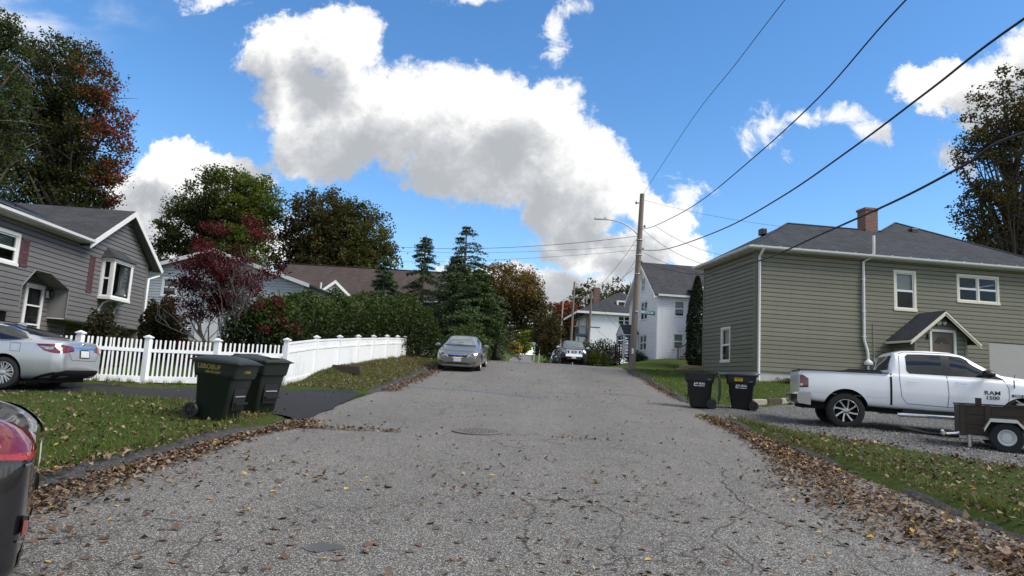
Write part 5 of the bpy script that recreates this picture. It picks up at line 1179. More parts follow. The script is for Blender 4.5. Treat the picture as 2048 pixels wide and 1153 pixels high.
# far trees up the street
far = [(1128, 640, 118, 30, 36, 'orange red maple at the far bend behind the street lamps', BRN, RED, .55), (1172, 620, 135, 38, 58, 'tall green tree behind the three storey house, left of its chimney', GRN, OLV, .4), (1238, 615, 140, 44, 60, 'tall green tree behind the peak of the three storey house', GRN, OLV, .25), (1120, 680, 125, 34, 34, 'low brown tree behind the far utility poles', OLV, BRN, .6), (1096, 664, 150, 26, 30, 'dark tree hanging over the far end of the road', GRN, OLV, .5)]
for px, py, Y, rx, ry, lab, a, b, w in far:
    B = at_ground(px, Y); B = (B[0], B[1], max(B[2], at(px, py + ry + 12, Y).z - 6))
    B = (B[0], B[1], gz(B[0], B[1]))
    tree('street_tree', lab, B, [ell(px, py, Y, rx, ry, B), ell(px - rx * .5, py + ry * .4, Y, rx * .7, ry * .7, B), ell(px + rx * .5, py + ry * .45, Y, rx * .75, ry * .6, B)], 130, 70, .42, lambda rel, C, i, a=a, b=b, w=w: mixcol(pick(a, len(i)), pick(b, len(i)), np.clip(w + rel[:, 2] * .4, 0, 1)) * .8, .4, limbs=40, spread=1.1, group='trees far up the street')
for px, py, Y, rx, ry, lab, col in [(1050, 682, 340, 15, 24, 'bright yellow green tree glowing at the far end of the road', [(.22, .26, .02), (.16, .20, .02)]), (1029, 698, 335, 10, 11, 'golden yellow shrub left of the far road', [(.38, .26, .03), (.30, .22, .03)]), (985, 690, 190, 24, 32, 'green bank of leafy trees left of the far road', [(.07, .12, .02), (.05, .09, .015)]), (1038, 672, 420, 44, 30, 'green trees closing the view where the far road ends', [(.07, .10, .02), (.09, .11, .025), (.05, .08, .02)]), (1090, 690, 300, 18, 24, 'brown green trees right of where the far road ends', [(.09, .08, .025), (.06, .07, .02)])]:
    B = at_ground(px, Y)
    tree('street_tree', lab, B, [ell(px, py, Y, rx, ry, B), ell(px - rx * .4, py + ry * .4, Y, rx * .8, ry * .6, B)], 150, 90, .0024 * Y, lambda rel, C, i, col=col: pick(col, len(i)), .3, limbs=20, spread=.0042 * Y, group='trees far up the street')
# woods that close the view behind the houses
for k, (px, Y, rx, ry, py) in enumerate([(300, 95, 60, 45, 560), (610, 92, 60, 40, 600), (860, 95, 55, 45, 610), (960, 120, 60, 45, 660), (1330, 130, 60, 50, 640), (1420, 120, 70, 45, 660), (-60, 75, 150, 90, 500), (180, 90, 120, 60, 540)]):
    B = at_ground(px, Y)
    tree('background_tree', ['dark tree between the grey house and the pale house', 'dark tree low behind the brown roof, left end', 'dark tree low behind the hemlocks', 'dark tree behind the yellow brown street maple', 'tree hidden behind the gabled white house', 'tree behind the columnar evergreen', 'tree behind the grey house, far left', 'tree behind the grey house ridge'][k], B, [ell(px, py, Y, rx, ry, B), ell(px + rx * .5, py + ry * .5, Y, rx, ry * .7, B)], 120, 60, .34, lambda rel, C, i: mixcol(pick(GRN, len(i)), pick(OLV, len(i)), .5 + 0 * i) * .8, .35, limbs=30, spread=1., group='trees behind the houses')

# Japanese maple: pale bare limbs with red leaf clusters
def red_maple():
    x, y = -10.4, 21.8; b = (x, y, gz(x, y)); t = thing('red_maple', 'small Japanese maple with crimson leaves and bare grey limbs behind the picket fence', 'tree', b)
    bb = MB(); tips = []; rg = random.Random(5)
    def grow(p, d, L, r_, lev):
        n = 5; P = [p]; dd = d.copy()
        for i in range(n):
            dd = (dd + Vector((rg.gauss(0, .16), rg.gauss(0, .16), .09 + rg.gauss(0, .08)))).normalized(); P.append(P[-1] + dd * (L / n))
        bb.tube(P, [r_ * (1 - .5 * i / n) for i in range(n + 1)], 6 if lev < 2 else 4, cap=False)
        if lev >= 4: tips.append(P[-1]); return
        if lev >= 2: tips.append(P[-1])
        for _ in range(rg.choice((2, 3, 3)) if lev else 5):
            s = rg.randint(2, n); nd = (dd + Vector((rg.gauss(0, .55), rg.gauss(0, .45), rg.gauss(.1, .3)))).normalized(); grow(P[s], nd, L * rg.uniform(.62, .85), r_ * rg.uniform(.42, .6), lev + 1)
    for (dx, dy, L, r_) in ((-.35, 0, 1.5, .075), (.75, .1, 1.7, .07), (.15, .2, 1.7, .06), (.45, -.2, 1.5, .05)): grow(Vector((rg.uniform(-.1, .1), 0, -.1)), Vector((dx, dy, 1)).normalized(), L, r_, 0)
    bb.build('branches', M['bark_pale'], t, smooth=180, uv=False)
    T = np.array([p[:] for p in tips]); keep = (rng.random(len(T)) < np.where(T[:, 0] < .35, .62, .30)); T = T[keep]
    pk = T[rng.permutation(len(T))][:120]; sp = [(-1.1, 3.9), (-.6, 4.6), (.55, 4.7), (1.0, 4.3), (-.2, 3.4), (.5, 2.9), (1.7, 2.1), (2.0, 1.5), (-1.3, 2.6), (-.9, 1.6), (-1.0, .5), (-.7, .2), (1.5, 3.1), (-.1, 2.2), (1.9, 1.2)]
    extra = np.array([(a + rng.normal(0, .16), rng.normal(0, .4), c + rng.normal(0, .1)) for a, c in sp for _ in range(5)])
    pk = np.concatenate([pk, extra]); per = 95; i = np.repeat(np.arange(len(pk)), per)
    C = pk[i] + rng.normal(0, 1, (len(i), 3)) * np.array([.145, .145, .08])
    col = pick([(.085, .010, .015), (.065, .008, .012), (.115, .016, .018), (.05, .008, .010)], len(i)) * (rng.uniform(.6, 1.35, len(pk))[i] * rng.uniform(.75, 1.25, len(i)))[:, None]
    foliage('crown', C, .075, col, t)
    MB().tube([(0, 0, -.2), (.02, 0, .12)], [.15, .11], 8).build('trunk', M['bark_pale'], t, smooth=180)
red_maple()

def conifer(name, label, px, Y, top_py, half_px, base_py, seed, stems=1, col=None, dens=1., skew=0.):
    b = at_ground(px, Y); p = at(px, top_py, Y); h = p.z - b[2]; w = half_px * Y / FPX; t = thing(name, label, 'tree', b); rg = random.Random(seed)
    z0 = max(.3, at(px, base_py, Y).z - b[2]); bb = MB(); C = []; D = []
    for s in range(stems):
        ox = 0 if s == 0 else rg.uniform(-.8, .2) * w * .55; hh = h * (1 if s == 0 else rg.uniform(.72, .93))
        bb.tube([(ox * .7, 0, -.3), (ox, 0, hh * .5), (ox, 0, hh)], [.20, .12, .02], 7)
        z = z0
        while z < hh - .05:
            f = (z - z0) / (hh - z0); rl = w * (1 - f) ** .62 * rg.uniform(.75, 1.2) + .12
            for k in range(rg.choice((4, 5, 6))):
                a = rg.uniform(0, 6.28); L = rl * rg.uniform(.55, 1.1) * (1 + skew * math.cos(a)); lift = .28 * (f - .3)
                pts = [Vector((ox, 0, z)) + Vector((math.cos(a), math.sin(a), 0)) * L * q + Vector((0, 0, L * (lift * q - .20 * q * q))) for q in (0, .33, .66, 1)]
                bb.tube(pts, [.03, .022, .014, .005], 3, cap=False)
                m_ = int(L * 150 * dens) + 12
                for _ in range(m_):
                    q = .18 + .85 * rg.random() ** .8; q = min(q, 1); c = pts[0].lerp(pts[3], q) + Vector((0, 0, L * .09 * math.sin(math.pi * q))); side = rg.gauss(0, .16) * (L * .6 + .2)
                    C.append((c.x - math.sin(a) * side + rg.gauss(0, .05), c.y + math.cos(a) * side, c.z - abs(rg.gauss(0, .09)) - abs(side) * .1))
            z += rg.uniform(.16, .30) * (1 + h * .015)
    bb.build('trunk', M['bark'], t, smooth=180, uv=False)
    C = np.array(C); cc = pick(col or [(.048, .075, .034), (.060, .09, .036), (.038, .06, .028), (.072, .10, .036)], len(C)) * rng.uniform(.6, 1.4, len(C))[:, None]
    foliage('needles', C, .165, cc, t, M['needle'], .38, .2)
conifer('spruce_tree', 'small dark spruce standing against the brown roof', 757, 43, 512, 46, 640, 1, dens=1.3)
conifer('hemlock_tree', 'slim dark hemlock between the brown roof and the taller hemlock', 836, 44, 470, 62, 640, 2, dens=.55)
conifer('hemlock_tree', 'tallest hemlock with thin see-through top behind the parked sedan', 918, 42, 452, 98, 680, 3, stems=3, dens=.30, skew=.2)
conifer('hemlock_tree', 'dense green hemlock with drooping boughs right of the tallest one', 950, 40, 535, 74, 668, 4, col=[(.055, .092, .03), (.07, .11, .035), (.042, .072, .024)], dens=1.5, stems=2)

# hedge behind the white fence
def hedge():
    t = thing('hedge', 'tall dense green hedge with pale shoots behind the white privacy fence', 'hedge', (0, 0, 0)); n = 46000
    y = rng.uniform(21.2, 36, n); cx = np.interp(y, [18.5, 24, 31, 33.5, 36], [-9.4, -8.9, -8.2, -6.9, -6.2]); wid = np.interp(y, [18.5, 30, 33.5, 36], [1.0, 1.0, 1.7, 1.0])
    hh = np.interp(y, [21.2, 22.2, 26, 30, 33, 35, 36], [1.6, 2.2, 2.35, 2.5, 2.75, 2.5, 1.6]) * (1 + .07 * np.sin(y * 2.1) + .05 * np.sin(y * 5.3))
    u = rng.normal(0, 1, n); side = np.sign(u) * np.minimum(1, np.abs(u) * .75) ** .6; v = rng.random(n) ** .75
    x = cx + side * wid * np.sqrt(np.clip(1 - np.clip(v * 1.02 - .35, 0, 1) ** 2.6 / .3, .02, 1)); C = np.stack([x, y, H(x, y) + .05 + v * hh], 1) + rng.normal(0, .07, (n, 3))
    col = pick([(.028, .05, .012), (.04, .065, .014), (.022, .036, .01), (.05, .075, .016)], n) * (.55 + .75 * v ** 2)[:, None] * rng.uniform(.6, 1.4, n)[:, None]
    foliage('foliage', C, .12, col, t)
    m_ = 190; sy = rng.uniform(21.8, 35.5, m_); sx = np.interp(sy, [18.5, 24, 31, 33.5, 36], [-9.4, -8.9, -8.2, -6.9, -6.2]) + rng.normal(0, .5, m_); sh = np.interp(sy, [18.5, 20, 26, 30, 33, 35, 36], [1.7, 2.2, 2.35, 2.5, 2.75, 2.5, 1.6])
    Cs = []; bb = MB()
    for a, b, c in zip(sx, sy, sh):
        z0 = Hs(a, b) + c * .8; L = random.uniform(.3, .75) ; dx, dy = random.gauss(0, .25), random.gauss(0, .2)
        bb.tube([(a, b, z0 - .4), (a + dx * L, b + dy * L, z0 + L)], [.008, .003], 3, cap=False)
        for k in range(16): q = random.random(); Cs.append((a + dx * L * q + random.gauss(0, .03), b + dy * L * q + random.gauss(0, .03), z0 + L * q + random.gauss(0, .02)))
    for yy in np.arange(21.6, 36, .7):
        xx = float(np.interp(yy, [18.5, 24, 31, 33.5, 36], [-9.4, -8.9, -8.2, -6.9, -6.2])); bb.tube([(xx, yy, Hs(xx, yy) - .2), (xx + random.uniform(-.1, .1), yy, Hs(xx, yy) + 1.6)], [.04, .015], 5, cap=False)
    bb.build('stems', M['bark'], t, uv=False)
    foliage('shoots', np.array(Cs), .07, pick([(.12, .17, .04), (.16, .20, .06), (.09, .14, .03)], len(Cs)) * rng.uniform(.7, 1.2, len(Cs))[:, None], t)
hedge()
def shrub(name, label, x, y, r_, h, n, size, col, zlo=.0, twig=True, cat='shrub', rx=None, spiky=0., group=None):
    b = (x, y, gz(x, y)); t = thing(name, label, cat, b, 0, group); rx = rx or r_
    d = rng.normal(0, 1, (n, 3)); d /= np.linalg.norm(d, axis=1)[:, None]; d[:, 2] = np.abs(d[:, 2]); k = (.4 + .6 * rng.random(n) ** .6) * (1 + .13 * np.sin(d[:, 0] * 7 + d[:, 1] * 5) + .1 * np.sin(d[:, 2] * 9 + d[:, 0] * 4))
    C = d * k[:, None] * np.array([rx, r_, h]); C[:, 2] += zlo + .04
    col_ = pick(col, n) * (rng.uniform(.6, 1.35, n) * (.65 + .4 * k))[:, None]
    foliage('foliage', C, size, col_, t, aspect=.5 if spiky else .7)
    bb = MB()
    for _ in range(14):
        a = random.uniform(0, 6.28); q = random.uniform(.3, .8); bb.tube([(.05 * math.cos(a), .05 * math.sin(a), -.1), (rx * .4 * q * math.cos(a), r_ * .4 * q * math.sin(a), h * .5), (rx * q * math.cos(a), r_ * q * math.sin(a), h * random.uniform(.7, .95))], [.03, .02, .006], 4, cap=False)
    bb.build('stems', M['bark'], t, uv=False); return t
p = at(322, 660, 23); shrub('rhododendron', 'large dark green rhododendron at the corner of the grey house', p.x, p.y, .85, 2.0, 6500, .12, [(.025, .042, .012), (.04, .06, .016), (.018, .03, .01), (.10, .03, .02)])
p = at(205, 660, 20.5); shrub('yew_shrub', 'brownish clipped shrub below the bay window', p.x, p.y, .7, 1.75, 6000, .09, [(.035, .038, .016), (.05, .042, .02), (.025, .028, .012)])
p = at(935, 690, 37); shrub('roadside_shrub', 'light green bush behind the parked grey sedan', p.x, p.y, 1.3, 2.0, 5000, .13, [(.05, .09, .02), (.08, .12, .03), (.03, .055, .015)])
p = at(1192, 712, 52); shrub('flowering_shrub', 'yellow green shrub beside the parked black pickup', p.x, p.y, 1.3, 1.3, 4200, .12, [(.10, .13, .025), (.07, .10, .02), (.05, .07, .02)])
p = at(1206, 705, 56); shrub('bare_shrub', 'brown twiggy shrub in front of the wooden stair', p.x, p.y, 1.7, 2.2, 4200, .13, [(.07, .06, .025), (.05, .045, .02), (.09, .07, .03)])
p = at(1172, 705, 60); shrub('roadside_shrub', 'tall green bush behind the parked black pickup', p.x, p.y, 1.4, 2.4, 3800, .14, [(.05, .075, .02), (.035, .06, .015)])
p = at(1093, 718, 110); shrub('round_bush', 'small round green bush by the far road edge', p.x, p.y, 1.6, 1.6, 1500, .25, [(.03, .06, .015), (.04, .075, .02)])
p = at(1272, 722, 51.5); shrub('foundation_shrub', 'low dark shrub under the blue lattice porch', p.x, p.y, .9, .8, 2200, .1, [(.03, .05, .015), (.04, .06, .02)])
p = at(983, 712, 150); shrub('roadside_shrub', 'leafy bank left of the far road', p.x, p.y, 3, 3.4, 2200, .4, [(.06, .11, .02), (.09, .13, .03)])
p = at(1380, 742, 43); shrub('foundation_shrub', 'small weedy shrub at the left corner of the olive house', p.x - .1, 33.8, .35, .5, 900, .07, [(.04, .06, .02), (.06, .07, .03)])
# day lily clump with arching blades
def lily():
    t = thing('daylily_clump', 'clump of yellowing daylily leaves at the foot of the olive house', 'plant', (10.6, 28.4, gz(10.6, 28.4))); n = 420; V = []; F = []; col = []
    for i in range(n):
        a = random.uniform(0, 6.28); o = Vector((random.gauss(0, .28), random.gauss(0, .12), 0)); L = random.uniform(.35, .75); d = Vector((math.cos(a), math.sin(a), 0)); s = Vector((-d.y, d.x, 0)) * .018; P = [o + d * (L * .75 * q) + Z1 * (L * (1.5 * q - 1.35 * q * q)) for q in (0, .4, .75, 1)]; k = len(V)
        for j, q in enumerate(P): w = (1, .9, .6, .05)[j]; V += [tuple(q - s * w), tuple(q + s * w)]
        for j in range(3): F.append((k + 2 * j, k + 2 * j + 1, k + 2 * j + 3, k + 2 * j + 2))
        c = random.choice(((.09, .075, .025), (.06, .07, .02), (.13, .09, .03))); f = random.uniform(.6, 1.2); col += [tuple(q * f for q in c)] * 8
    raw_mesh('leaves', np.array(V), 4, np.array(F), M['leaf'], np.array(col), t)
    bb = MB()
    for i in range(16): a = random.uniform(0, 6.28); bb.tube([(0, 0, 0), (.2 * math.cos(a), .1 * math.sin(a), .5), (.5 * math.cos(a), .25 * math.sin(a), random.uniform(.8, 1.15))], [.006, .005, .003], 3, cap=False)
    bb.build('stalks', M['bark_pale'], t, uv=False)
lily()
def arborvitae():
    p = at(1392, 725, 45.5); b = (p.x, p.y, gz(p.x, p.y)); h = at(1397, 556, 45.5).z - b[2]; t = thing('arborvitae', 'tall narrow columnar evergreen between the olive and white houses', 'tree', b); n = 15000
    v = rng.random(n); w = .62 * np.minimum(1, (1 - v) * 2.2 + .06) ** .7 * np.minimum(1, .6 + v * 3); a = rng.random(n) * 6.283; k = .6 + .45 * rng.random(n) ** .5; k *= 1 + .08 * np.sin(a * 6 + v * 20)
    C = np.stack([np.cos(a) * w * k, np.sin(a) * w * k, .1 + v * h], 1); foliage('foliage', C, .14, pick([(.02, .035, .014), (.028, .045, .016), (.015, .026, .012)], n) * rng.uniform(.6, 1.3, n)[:, None], t, M['needle'], .5)
    MB().tube([(0, 0, -.2), (0, 0, h * .9)], [.1, .02], 6).build('trunk', M['bark'], t)
arborvitae()
# ------------------------------------------------------------------ white vinyl fences
def post_with_cap(par, p, zb, h, w=.125):
    x, y = p; po = MB().box(x - w / 2, x + w / 2, y - w / 2, y + w / 2, zb - .05, zb + h).build('post', M['white'], par)
    c = MB(); a, b = w / 2 + .028, w / 2 - .03
    c.box(x - a, x + a, y - a, y + a, zb + h, zb + h + .035)
    z0, z1 = zb + h + .035, zb + h + .075; c.add([(x - a + .015, y - a + .015, z0), (x + a - .015, y - a + .015, z0), (x + a - .015, y + a - .015, z0), (x - a + .015, y + a - .015, z0), (x - .01, y - .01, z1), (x + .01, y - .01, z1), (x + .01, y + .01, z1), (x - .01, y + .01, z1)], [(0, 1, 5, 4), (1, 2, 6, 5), (2, 3, 7, 6), (3, 0, 4, 7), (4, 5, 6, 7)])
    c.build('post_cap', M['white'], po)
FENCE_A = [(-12.62, 15.4), (-11.2, 16.2), (-9.92, 16.93), (-8.51, 17.73), (-6.98, 18.6)]
def picket_fence():
    t = thing('picket_fence', 'white vinyl picket fence along the black driveway', 'fence'); zf = lambda p: Hs(*p) - .02
    # one picket mesh with a rounded head, shared
    w, h, d = .046, .98, .022; out = [(-w / 2, 0), (w / 2, 0), (w / 2, h - w / 2)] + [(w / 2 * math.cos(a), h - w / 2 + w / 2 * math.sin(a)) for a in np.linspace(0, math.pi, 7)[1:-1]] + [(-w / 2, h - w / 2)]
    pk = None
    for a, b in zip(FENCE_A[:-1], FENCE_A[1:]):
        A, B_ = Vector((*a, 0)), Vector((*b, 0)); e = (B_ - A).normalized(); nrm = Vector((e.y, -e.x, 0)); L = (B_ - A).length; za, zc = zf(a), zf(b)
        for (z0, z1, th, nm) in ((.04, .20, .05, 'bottom_rail'), (.80, .885, .05, 'top_rail')):
            MB().prism([A + e * .05 + Z1 * (za + z0) - nrm * th / 2, B_ - e * .05 + Z1 * (zc + z0) - nrm * th / 2, B_ - e * .05 + Z1 * (zc + z1) - nrm * th / 2, A + e * .05 + Z1 * (za + z1) - nrm * th / 2], nrm * th).build(nm, M['white'], t)
        n = 15; ang = math.atan2(e.y, e.x)
        for i in range(n):
            s = (i + .75) / (n + .5); q = A.lerp(B_, s); z = za + (zc - za) * s + .14
            if pk is None: pk = MB().prism([(x, -d / 2, zz) for x, zz in out], (0, d, 0)).build('picket', M['white'], t); o = pk
            else: o = pk.copy(); COL.objects.link(o)
            o.location = (q.x, q.y, z); o.rotation_euler = (random.gauss(0, .006), random.gauss(0, .008), ang)
    for p in FENCE_A[:-1]: post_with_cap(t, p, zf(p), 1.16)
picket_fence()
def privacy_fence():
    t = thing('privacy_fence', 'solid white vinyl privacy fence climbing beside the road', 'fence'); P = [(-6.98, 18.6), (-7.05, 21.3), (-7.0, 23.6), (-6.88, 25.6), (-6.74, 27.4), (-6.6, 29.2), (-6.5, 30.9), (-6.46, 32.5)]
    zf = lambda p: float(prof(p[1])) - .02 + .08
    tops = [1.26, 1.30, 1.28, 1.26, 1.22, 1.2, 1.16, 1.12]
    for i, p in enumerate(P): post_with_cap(t, p, zf(p), tops[i])
    for i, (a, b) in enumerate(zip(P[:-1], P[1:])):
        A, B_ = Vector((*a, 0)), Vector((*b, 0)); e = (B_ - A).normalized(); nrm = Vector((e.y, -e.x, 0)); za, zc = zf(a), zf(b); ha, hb = tops[i] - .05, tops[i + 1] - .05
        def band(f0, f1, th, nm, par=t): return MB().prism([A + e * .06 + Z1 * (za + ha * f0) - nrm * th / 2, B_ - e * .06 + Z1 * (zc + hb * f0) - nrm * th / 2, B_ - e * .06 + Z1 * (zc + hb * f1) - nrm * th / 2, A + e * .06 + Z1 * (za + ha * f1) - nrm * th / 2], nrm * th).build(nm, M['white'], par)
        band(.02, .15, .05, 'bottom_rail'); band(.755, .80, .055, 'middle_rail'); band(.955, 1.0, .055, 'top_rail')
        # tongue and groove boards
        n = 12; L = (B_ - A).length - .12
        for k in range(n):
            s0 = (.06 + L * k / n + .003) / (L + .12); s1 = (.06 + L * (k + 1) / n - .003) / (L + .12)
            pa, pb = A.lerp(B_, s0), A.lerp(B_, s1); z = lambda s, f: za + (zc - za) * s + (ha + (hb - ha) * s) * f
            MB().prism([pa + Z1 * z(s0, .03) - nrm * .011, pb + Z1 * z(s1, .03) - nrm * .011, pb + Z1 * z(s1, .97) - nrm * .011, pa + Z1 * z(s0, .97) - nrm * .011], nrm * .022).build('board', M['white'], t, uv=False)
privacy_fence()

# ------------------------------------------------------------------ wheeled bins
def bin_body(par, m_, s=1.):
    """local: +x is the front, wheels at the back; returns nothing"""
    secs = [(.02, -.25, .25, .23), (.06, -.27, .27, .25), (.70, -.32, .36, .30), (.72, -.36, .40, .315), (.78, -.37, .41, .325), (.98, -.40, .44, .34)]
    rows = []
    for z, x0, x1, w in secs:
        r_ = .05; pts = []
        for cx, cy, a0 in ((x1 - r_, w - r_, 0), (x0 + r_, w - r_, 90), (x0 + r_, -w + r_, 180), (x1 - r_, -w + r_, 270)):
            for a in (0, 30, 60, 90): pts.append((cx + r_ * math.cos(R(a0 + a)), cy + r_ * math.sin(R(a0 + a)), z))
        rows.append(pts + [pts[0]])
    mb = MB().grid(rows); n = 16; mb.poly([p for p in rows[0][:-1]][::-1]); mb.poly([(p[0] * .97, p[1] * .97, .9) for p in rows[-1][:-1]])
    body = mb.build('body', m_, par, smooth=35, fixn=True)
    rim = MB(); z = .98; rr = rows[-1]
    rim.grid([[(p[0] * f, p[1] * f, zz) for p in rr] for f, zz in ((1.0, .94), (1.045, .945), (1.045, .985), (.97, .985))]); rim.build('rim', m_, par, smooth=30)
    MB().box(.36, .42, -.16, .16, .30, .33).box(.33, .345, -.17, .17, .2, .55).build('grip_bar', M['black'], par)
    MB().tube([(.352, -.14, .42), (.352, .14, .42)], .013, 8).build('catch_bar', M['steel'], par)
    ax = MB().tube([(-.30, -.31, .13), (-.30, .31, .13)], .016, 8).build('axle', M['steel'], par)
    for sy in (-1, 1):
        w_ = MB().lathe([(.125, -.035), (.135, -.02), (.135, .02), (.125, .035), (.09, .035), (.085, .015), (.03, .02), (.028, .04), (.001, .04)], (-.31, sy * .295, .135), (0, sy, 0), 22).build('wheel', M['black'], par, smooth=35)
        h_ = MB()
        for k in range(6): a = k * math.pi / 3; h_.obox((-.31 + .03 * math.cos(a) - .008 * math.sin(a), sy * .315, .135 + .03 * math.sin(a) + .008 * math.cos(a)), (.055 * math.cos(a), 0, .055 * math.sin(a)), (.016 * math.sin(a), 0, -.016 * math.cos(a)), (0, sy * .012, 0))
        h_.build('wheel_spokes', M['black'], w_)
    MB().tube([(-.43, -.26, 1.0), (-.47, -.2, 1.02), (-.47, .2, 1.02), (-.43, .26, 1.0)], .018, 8).build('handle', M['black'], par, smooth=60)
    return body
def bin_lid(par, m_, openl=0.):
    rows = []
    for u in np.linspace(-1, 1, 9):
        row = []
        for v in np.linspace(-1, 1, 9):
            x = .02 + u * .46; y = v * .365; zz = .045 * (1 - abs(u) ** 3) * (1 - abs(v) ** 3) + (.02 if abs(u) < .7 and abs(v) < .6 else 0)
            if openl: row.append((-.50 - zz, y * .97, 1.0 - (u + 1) * .45 * 1.0))
            else: row.append((x, y, .99 + zz - (.035 if abs(u) == 1 or abs(v) == 1 else 0)))
        rows.append(row)
    o = MB().grid(rows).build('lid', m_, par, smooth=50); md = o.modifiers.new('thick', 'SOLIDIFY'); md.thickness = .012
    return o
bin_green = mat('dark_green_bin_plastic', (.010, .016, .013), .42, var=.2, vscale=4, dirt=.25, bump=.08, bscale=120); bin_black = mat('black_bin_plastic', (.010, .010, .011), .48, var=.2, vscale=4, dirt=.2, bump=.08, bscale=120)
gold = mat('gold_lettering', (.30, .22, .035), .6, var=.1); whitep = mat('white_lettering', (.75, .76, .78), .6, var=.05)
def wheeled_bin(label, x, y, ang, m_, z=None, s=1., tilt=(0, 0), open_=False):
    t = thing('wheeled_bin', label, 'bin', (x, y, (surf(x, y) if z is None else z) - .01), R(ang)); t.rotation_euler = (tilt[0], tilt[1], R(ang)); t.scale = (s, s, s)
    bin_body(t, m_); bin_lid(t, m_, open_); return t
SM = basis((0, 0, 0), X1, Z1, -Y1)
def side_text(t, body, size, x, z, m_, sy=-1, **k):
    # lettering on the side wall (wall leans out slightly)
    w = .325 + (z - .78) * .075 if z > .78 else .25 + (z - .06) * .078
    lean = math.atan(.075)
    M_ = basis((x, sy * (w + .003), z), X1 * (1 if sy < 0 else -1), (0, sy * math.sin(lean), math.cos(lean)), (0, sy * math.cos(lean), -math.sin(lean)))
    return text_mesh('lettering', body, size, m_, t, M_, depth=.0015, **k)
b1 = wheeled_bin('dark green wheeled bin lettered LEBOEUF standing on the left kerb lawn, nearest the camera', -5.22, 11.15, -8, bin_green, s=.98, tilt=(.02, .07))
side_text(b1, 'LEBOEUF', .105, -.08, .87, gold, bold=.002); side_text(b1, '508 764 0677', .05, .0, .79, gold, bold=.001)
M_ = basis((.422, 0, .83), Y1, (.08, 0, 1), X1); text_mesh('lettering', '219266', .06, gold, b1, M_)
b2 = wheeled_bin('dark green wheeled bin with paper on its lid, half hidden behind the nearer one', -5.16, 12.45, -22, bin_green, s=.98, tilt=(.02, .06))
side_text(b2, 'LEBOEUF', .135, -.02, .875, gold, bold=.003); side_text(b2, '508 764\n0677', .06, .2, .74, gold, bold=.001)
MB().prism([(.12, -.2, 1.06), (.40, -.18, 1.04), (.38, .12, 1.04), (.10, .08, 1.06)], (0, 0, .015)).build('paper', M['trim'], b2)
for lab, x, y, op in (('black wheeled bin lettered pratt with its lid hanging open behind', 4.62, 19.75, True), ('black wheeled bin lettered pratt with a yellow sticker, closed lid', 5.78, 19.75, False)):
    t = wheeled_bin(lab, x, y, 165, bin_black, s=1.0, open_=op, z=float(prof(y)) + .03)
    side_text(t, 'pratt', .15, .02, .70, whitep, sy=1, shear=.2, bold=.003); side_text(t, 'wasteremoval.com', .038, .02, .615, whitep, sy=1, bold=.002); side_text(t, '508-347', .026, -.24, .80, whitep, sy=1)
    MB().box(-.14 - .12, .10 + .02, .3215, .323, .585, .592).build('underline', whitep, t) if False else None
    if not op:
        st = mat('yellow_sticker', (.62, .40, .03), .5, var=.05); w = .325 + .08 * .075
        MB().quad((.20, w + .010, .80), (-.02, w + .010, .80), (-.02, w + .016, .895), (.20, w + .016, .895)).build('sticker', st, t); side_text(t, 'RECYCLING\nONLY', .034, .09, .852, M['black'], sy=1, bold=.002).location.y = .010
for k, (x, y, a) in enumerate(((-3.45, 41.2, 200), (-2.85, 41.6, 170))):
    t = wheeled_bin(['dark wheeled bin beyond the grey sedan, left one', 'dark wheeled bin beyond the grey sedan, right one with a pale tag'][k], x, y, a, bin_black, s=1.05, z=float(prof(y)) + .03)
    if k: MB().box(.2, .26, .345, .35, .7, .95).build('tag', mat('lime_tag', (.4, .6, .15), .6, var=0), t)

# ------------------------------------------------------------------ utility poles, lamps, sign, wires
def cobra_arm(par, p, q, head=True, m_=None):
    p, q = Vector(p), Vector(q); d = q - p; m_ = m_ or M['steel']
    pts = [p, p + Vector((d.x * .18, d.y * .18, d.z * .55)), p + Vector((d.x * .45, d.y * .45, d.z * .95)), q]
    P = []
    for i in range(13):
        t = i / 12; b = [(1 - t) ** 3, 3 * t * (1 - t) ** 2, 3 * t * t * (1 - t), t ** 3]; P.append(sum((pts[k] * b[k] for k in range(4)), Vector()))
    arm = MB().tube(P, .03, 8).build('lamp_arm', m_, par, smooth=60)
    e = Vector((d.x, d.y, 0)).normalized(); s = Vector((-e.y, e.x, 0))
    MB().prism([q - e * .1 + s * .05 + Z1 * .05, q + e * .55 + s * .06 + Z1 * .04, q + e * .62 - s * .0 + Z1 * .03, q + e * .55 - s * .06 + Z1 * .04, q - e * .1 - s * .05 + Z1 * .05], (0, 0, -.075)).box(q.x + e.x * .02 - .05, q.x + e.x * .02 + .05, q.y - .05, q.y + .05, q.z + .04, q.z + .13).build('lamp_head', M['steel'], arm, bevel=.01)
def pole(label, base, top, r_=.15, name='utility_pole', m_=None):
    t = thing(name, label, 'pole', base); T = Vector(top) - Vector(base)
    MB().tube([(0, 0, -.4)] + [tuple(T * s) for s in (0, .25, .5, .75, 1)], [r_, r_, r_ * .93, r_ * .86, r_ * .78, r_ * .7], 14).build('shaft', m_ or M['wood_grey'], t, smooth=50)
    return t
PB = (4.72, 35.0, 2.25); PT = (4.98, 35.0, 11.5)
up = pole('weathered wooden utility pole with street lamp and green street sign at the corner', PB, PT, .17)
def onp(z): s = (z - PB[2]) / (PT[2] - PB[2]); return Vector((PB[0] + (PT[0] - PB[0]) * s, 35., z))
L_ = lambda v: Vector(v) - Vector(PB)
cobra_arm(up, L_(onp(9.3) + Vector((-.12, 0, 0))), L_((3.1, 34.9, 10.02)))
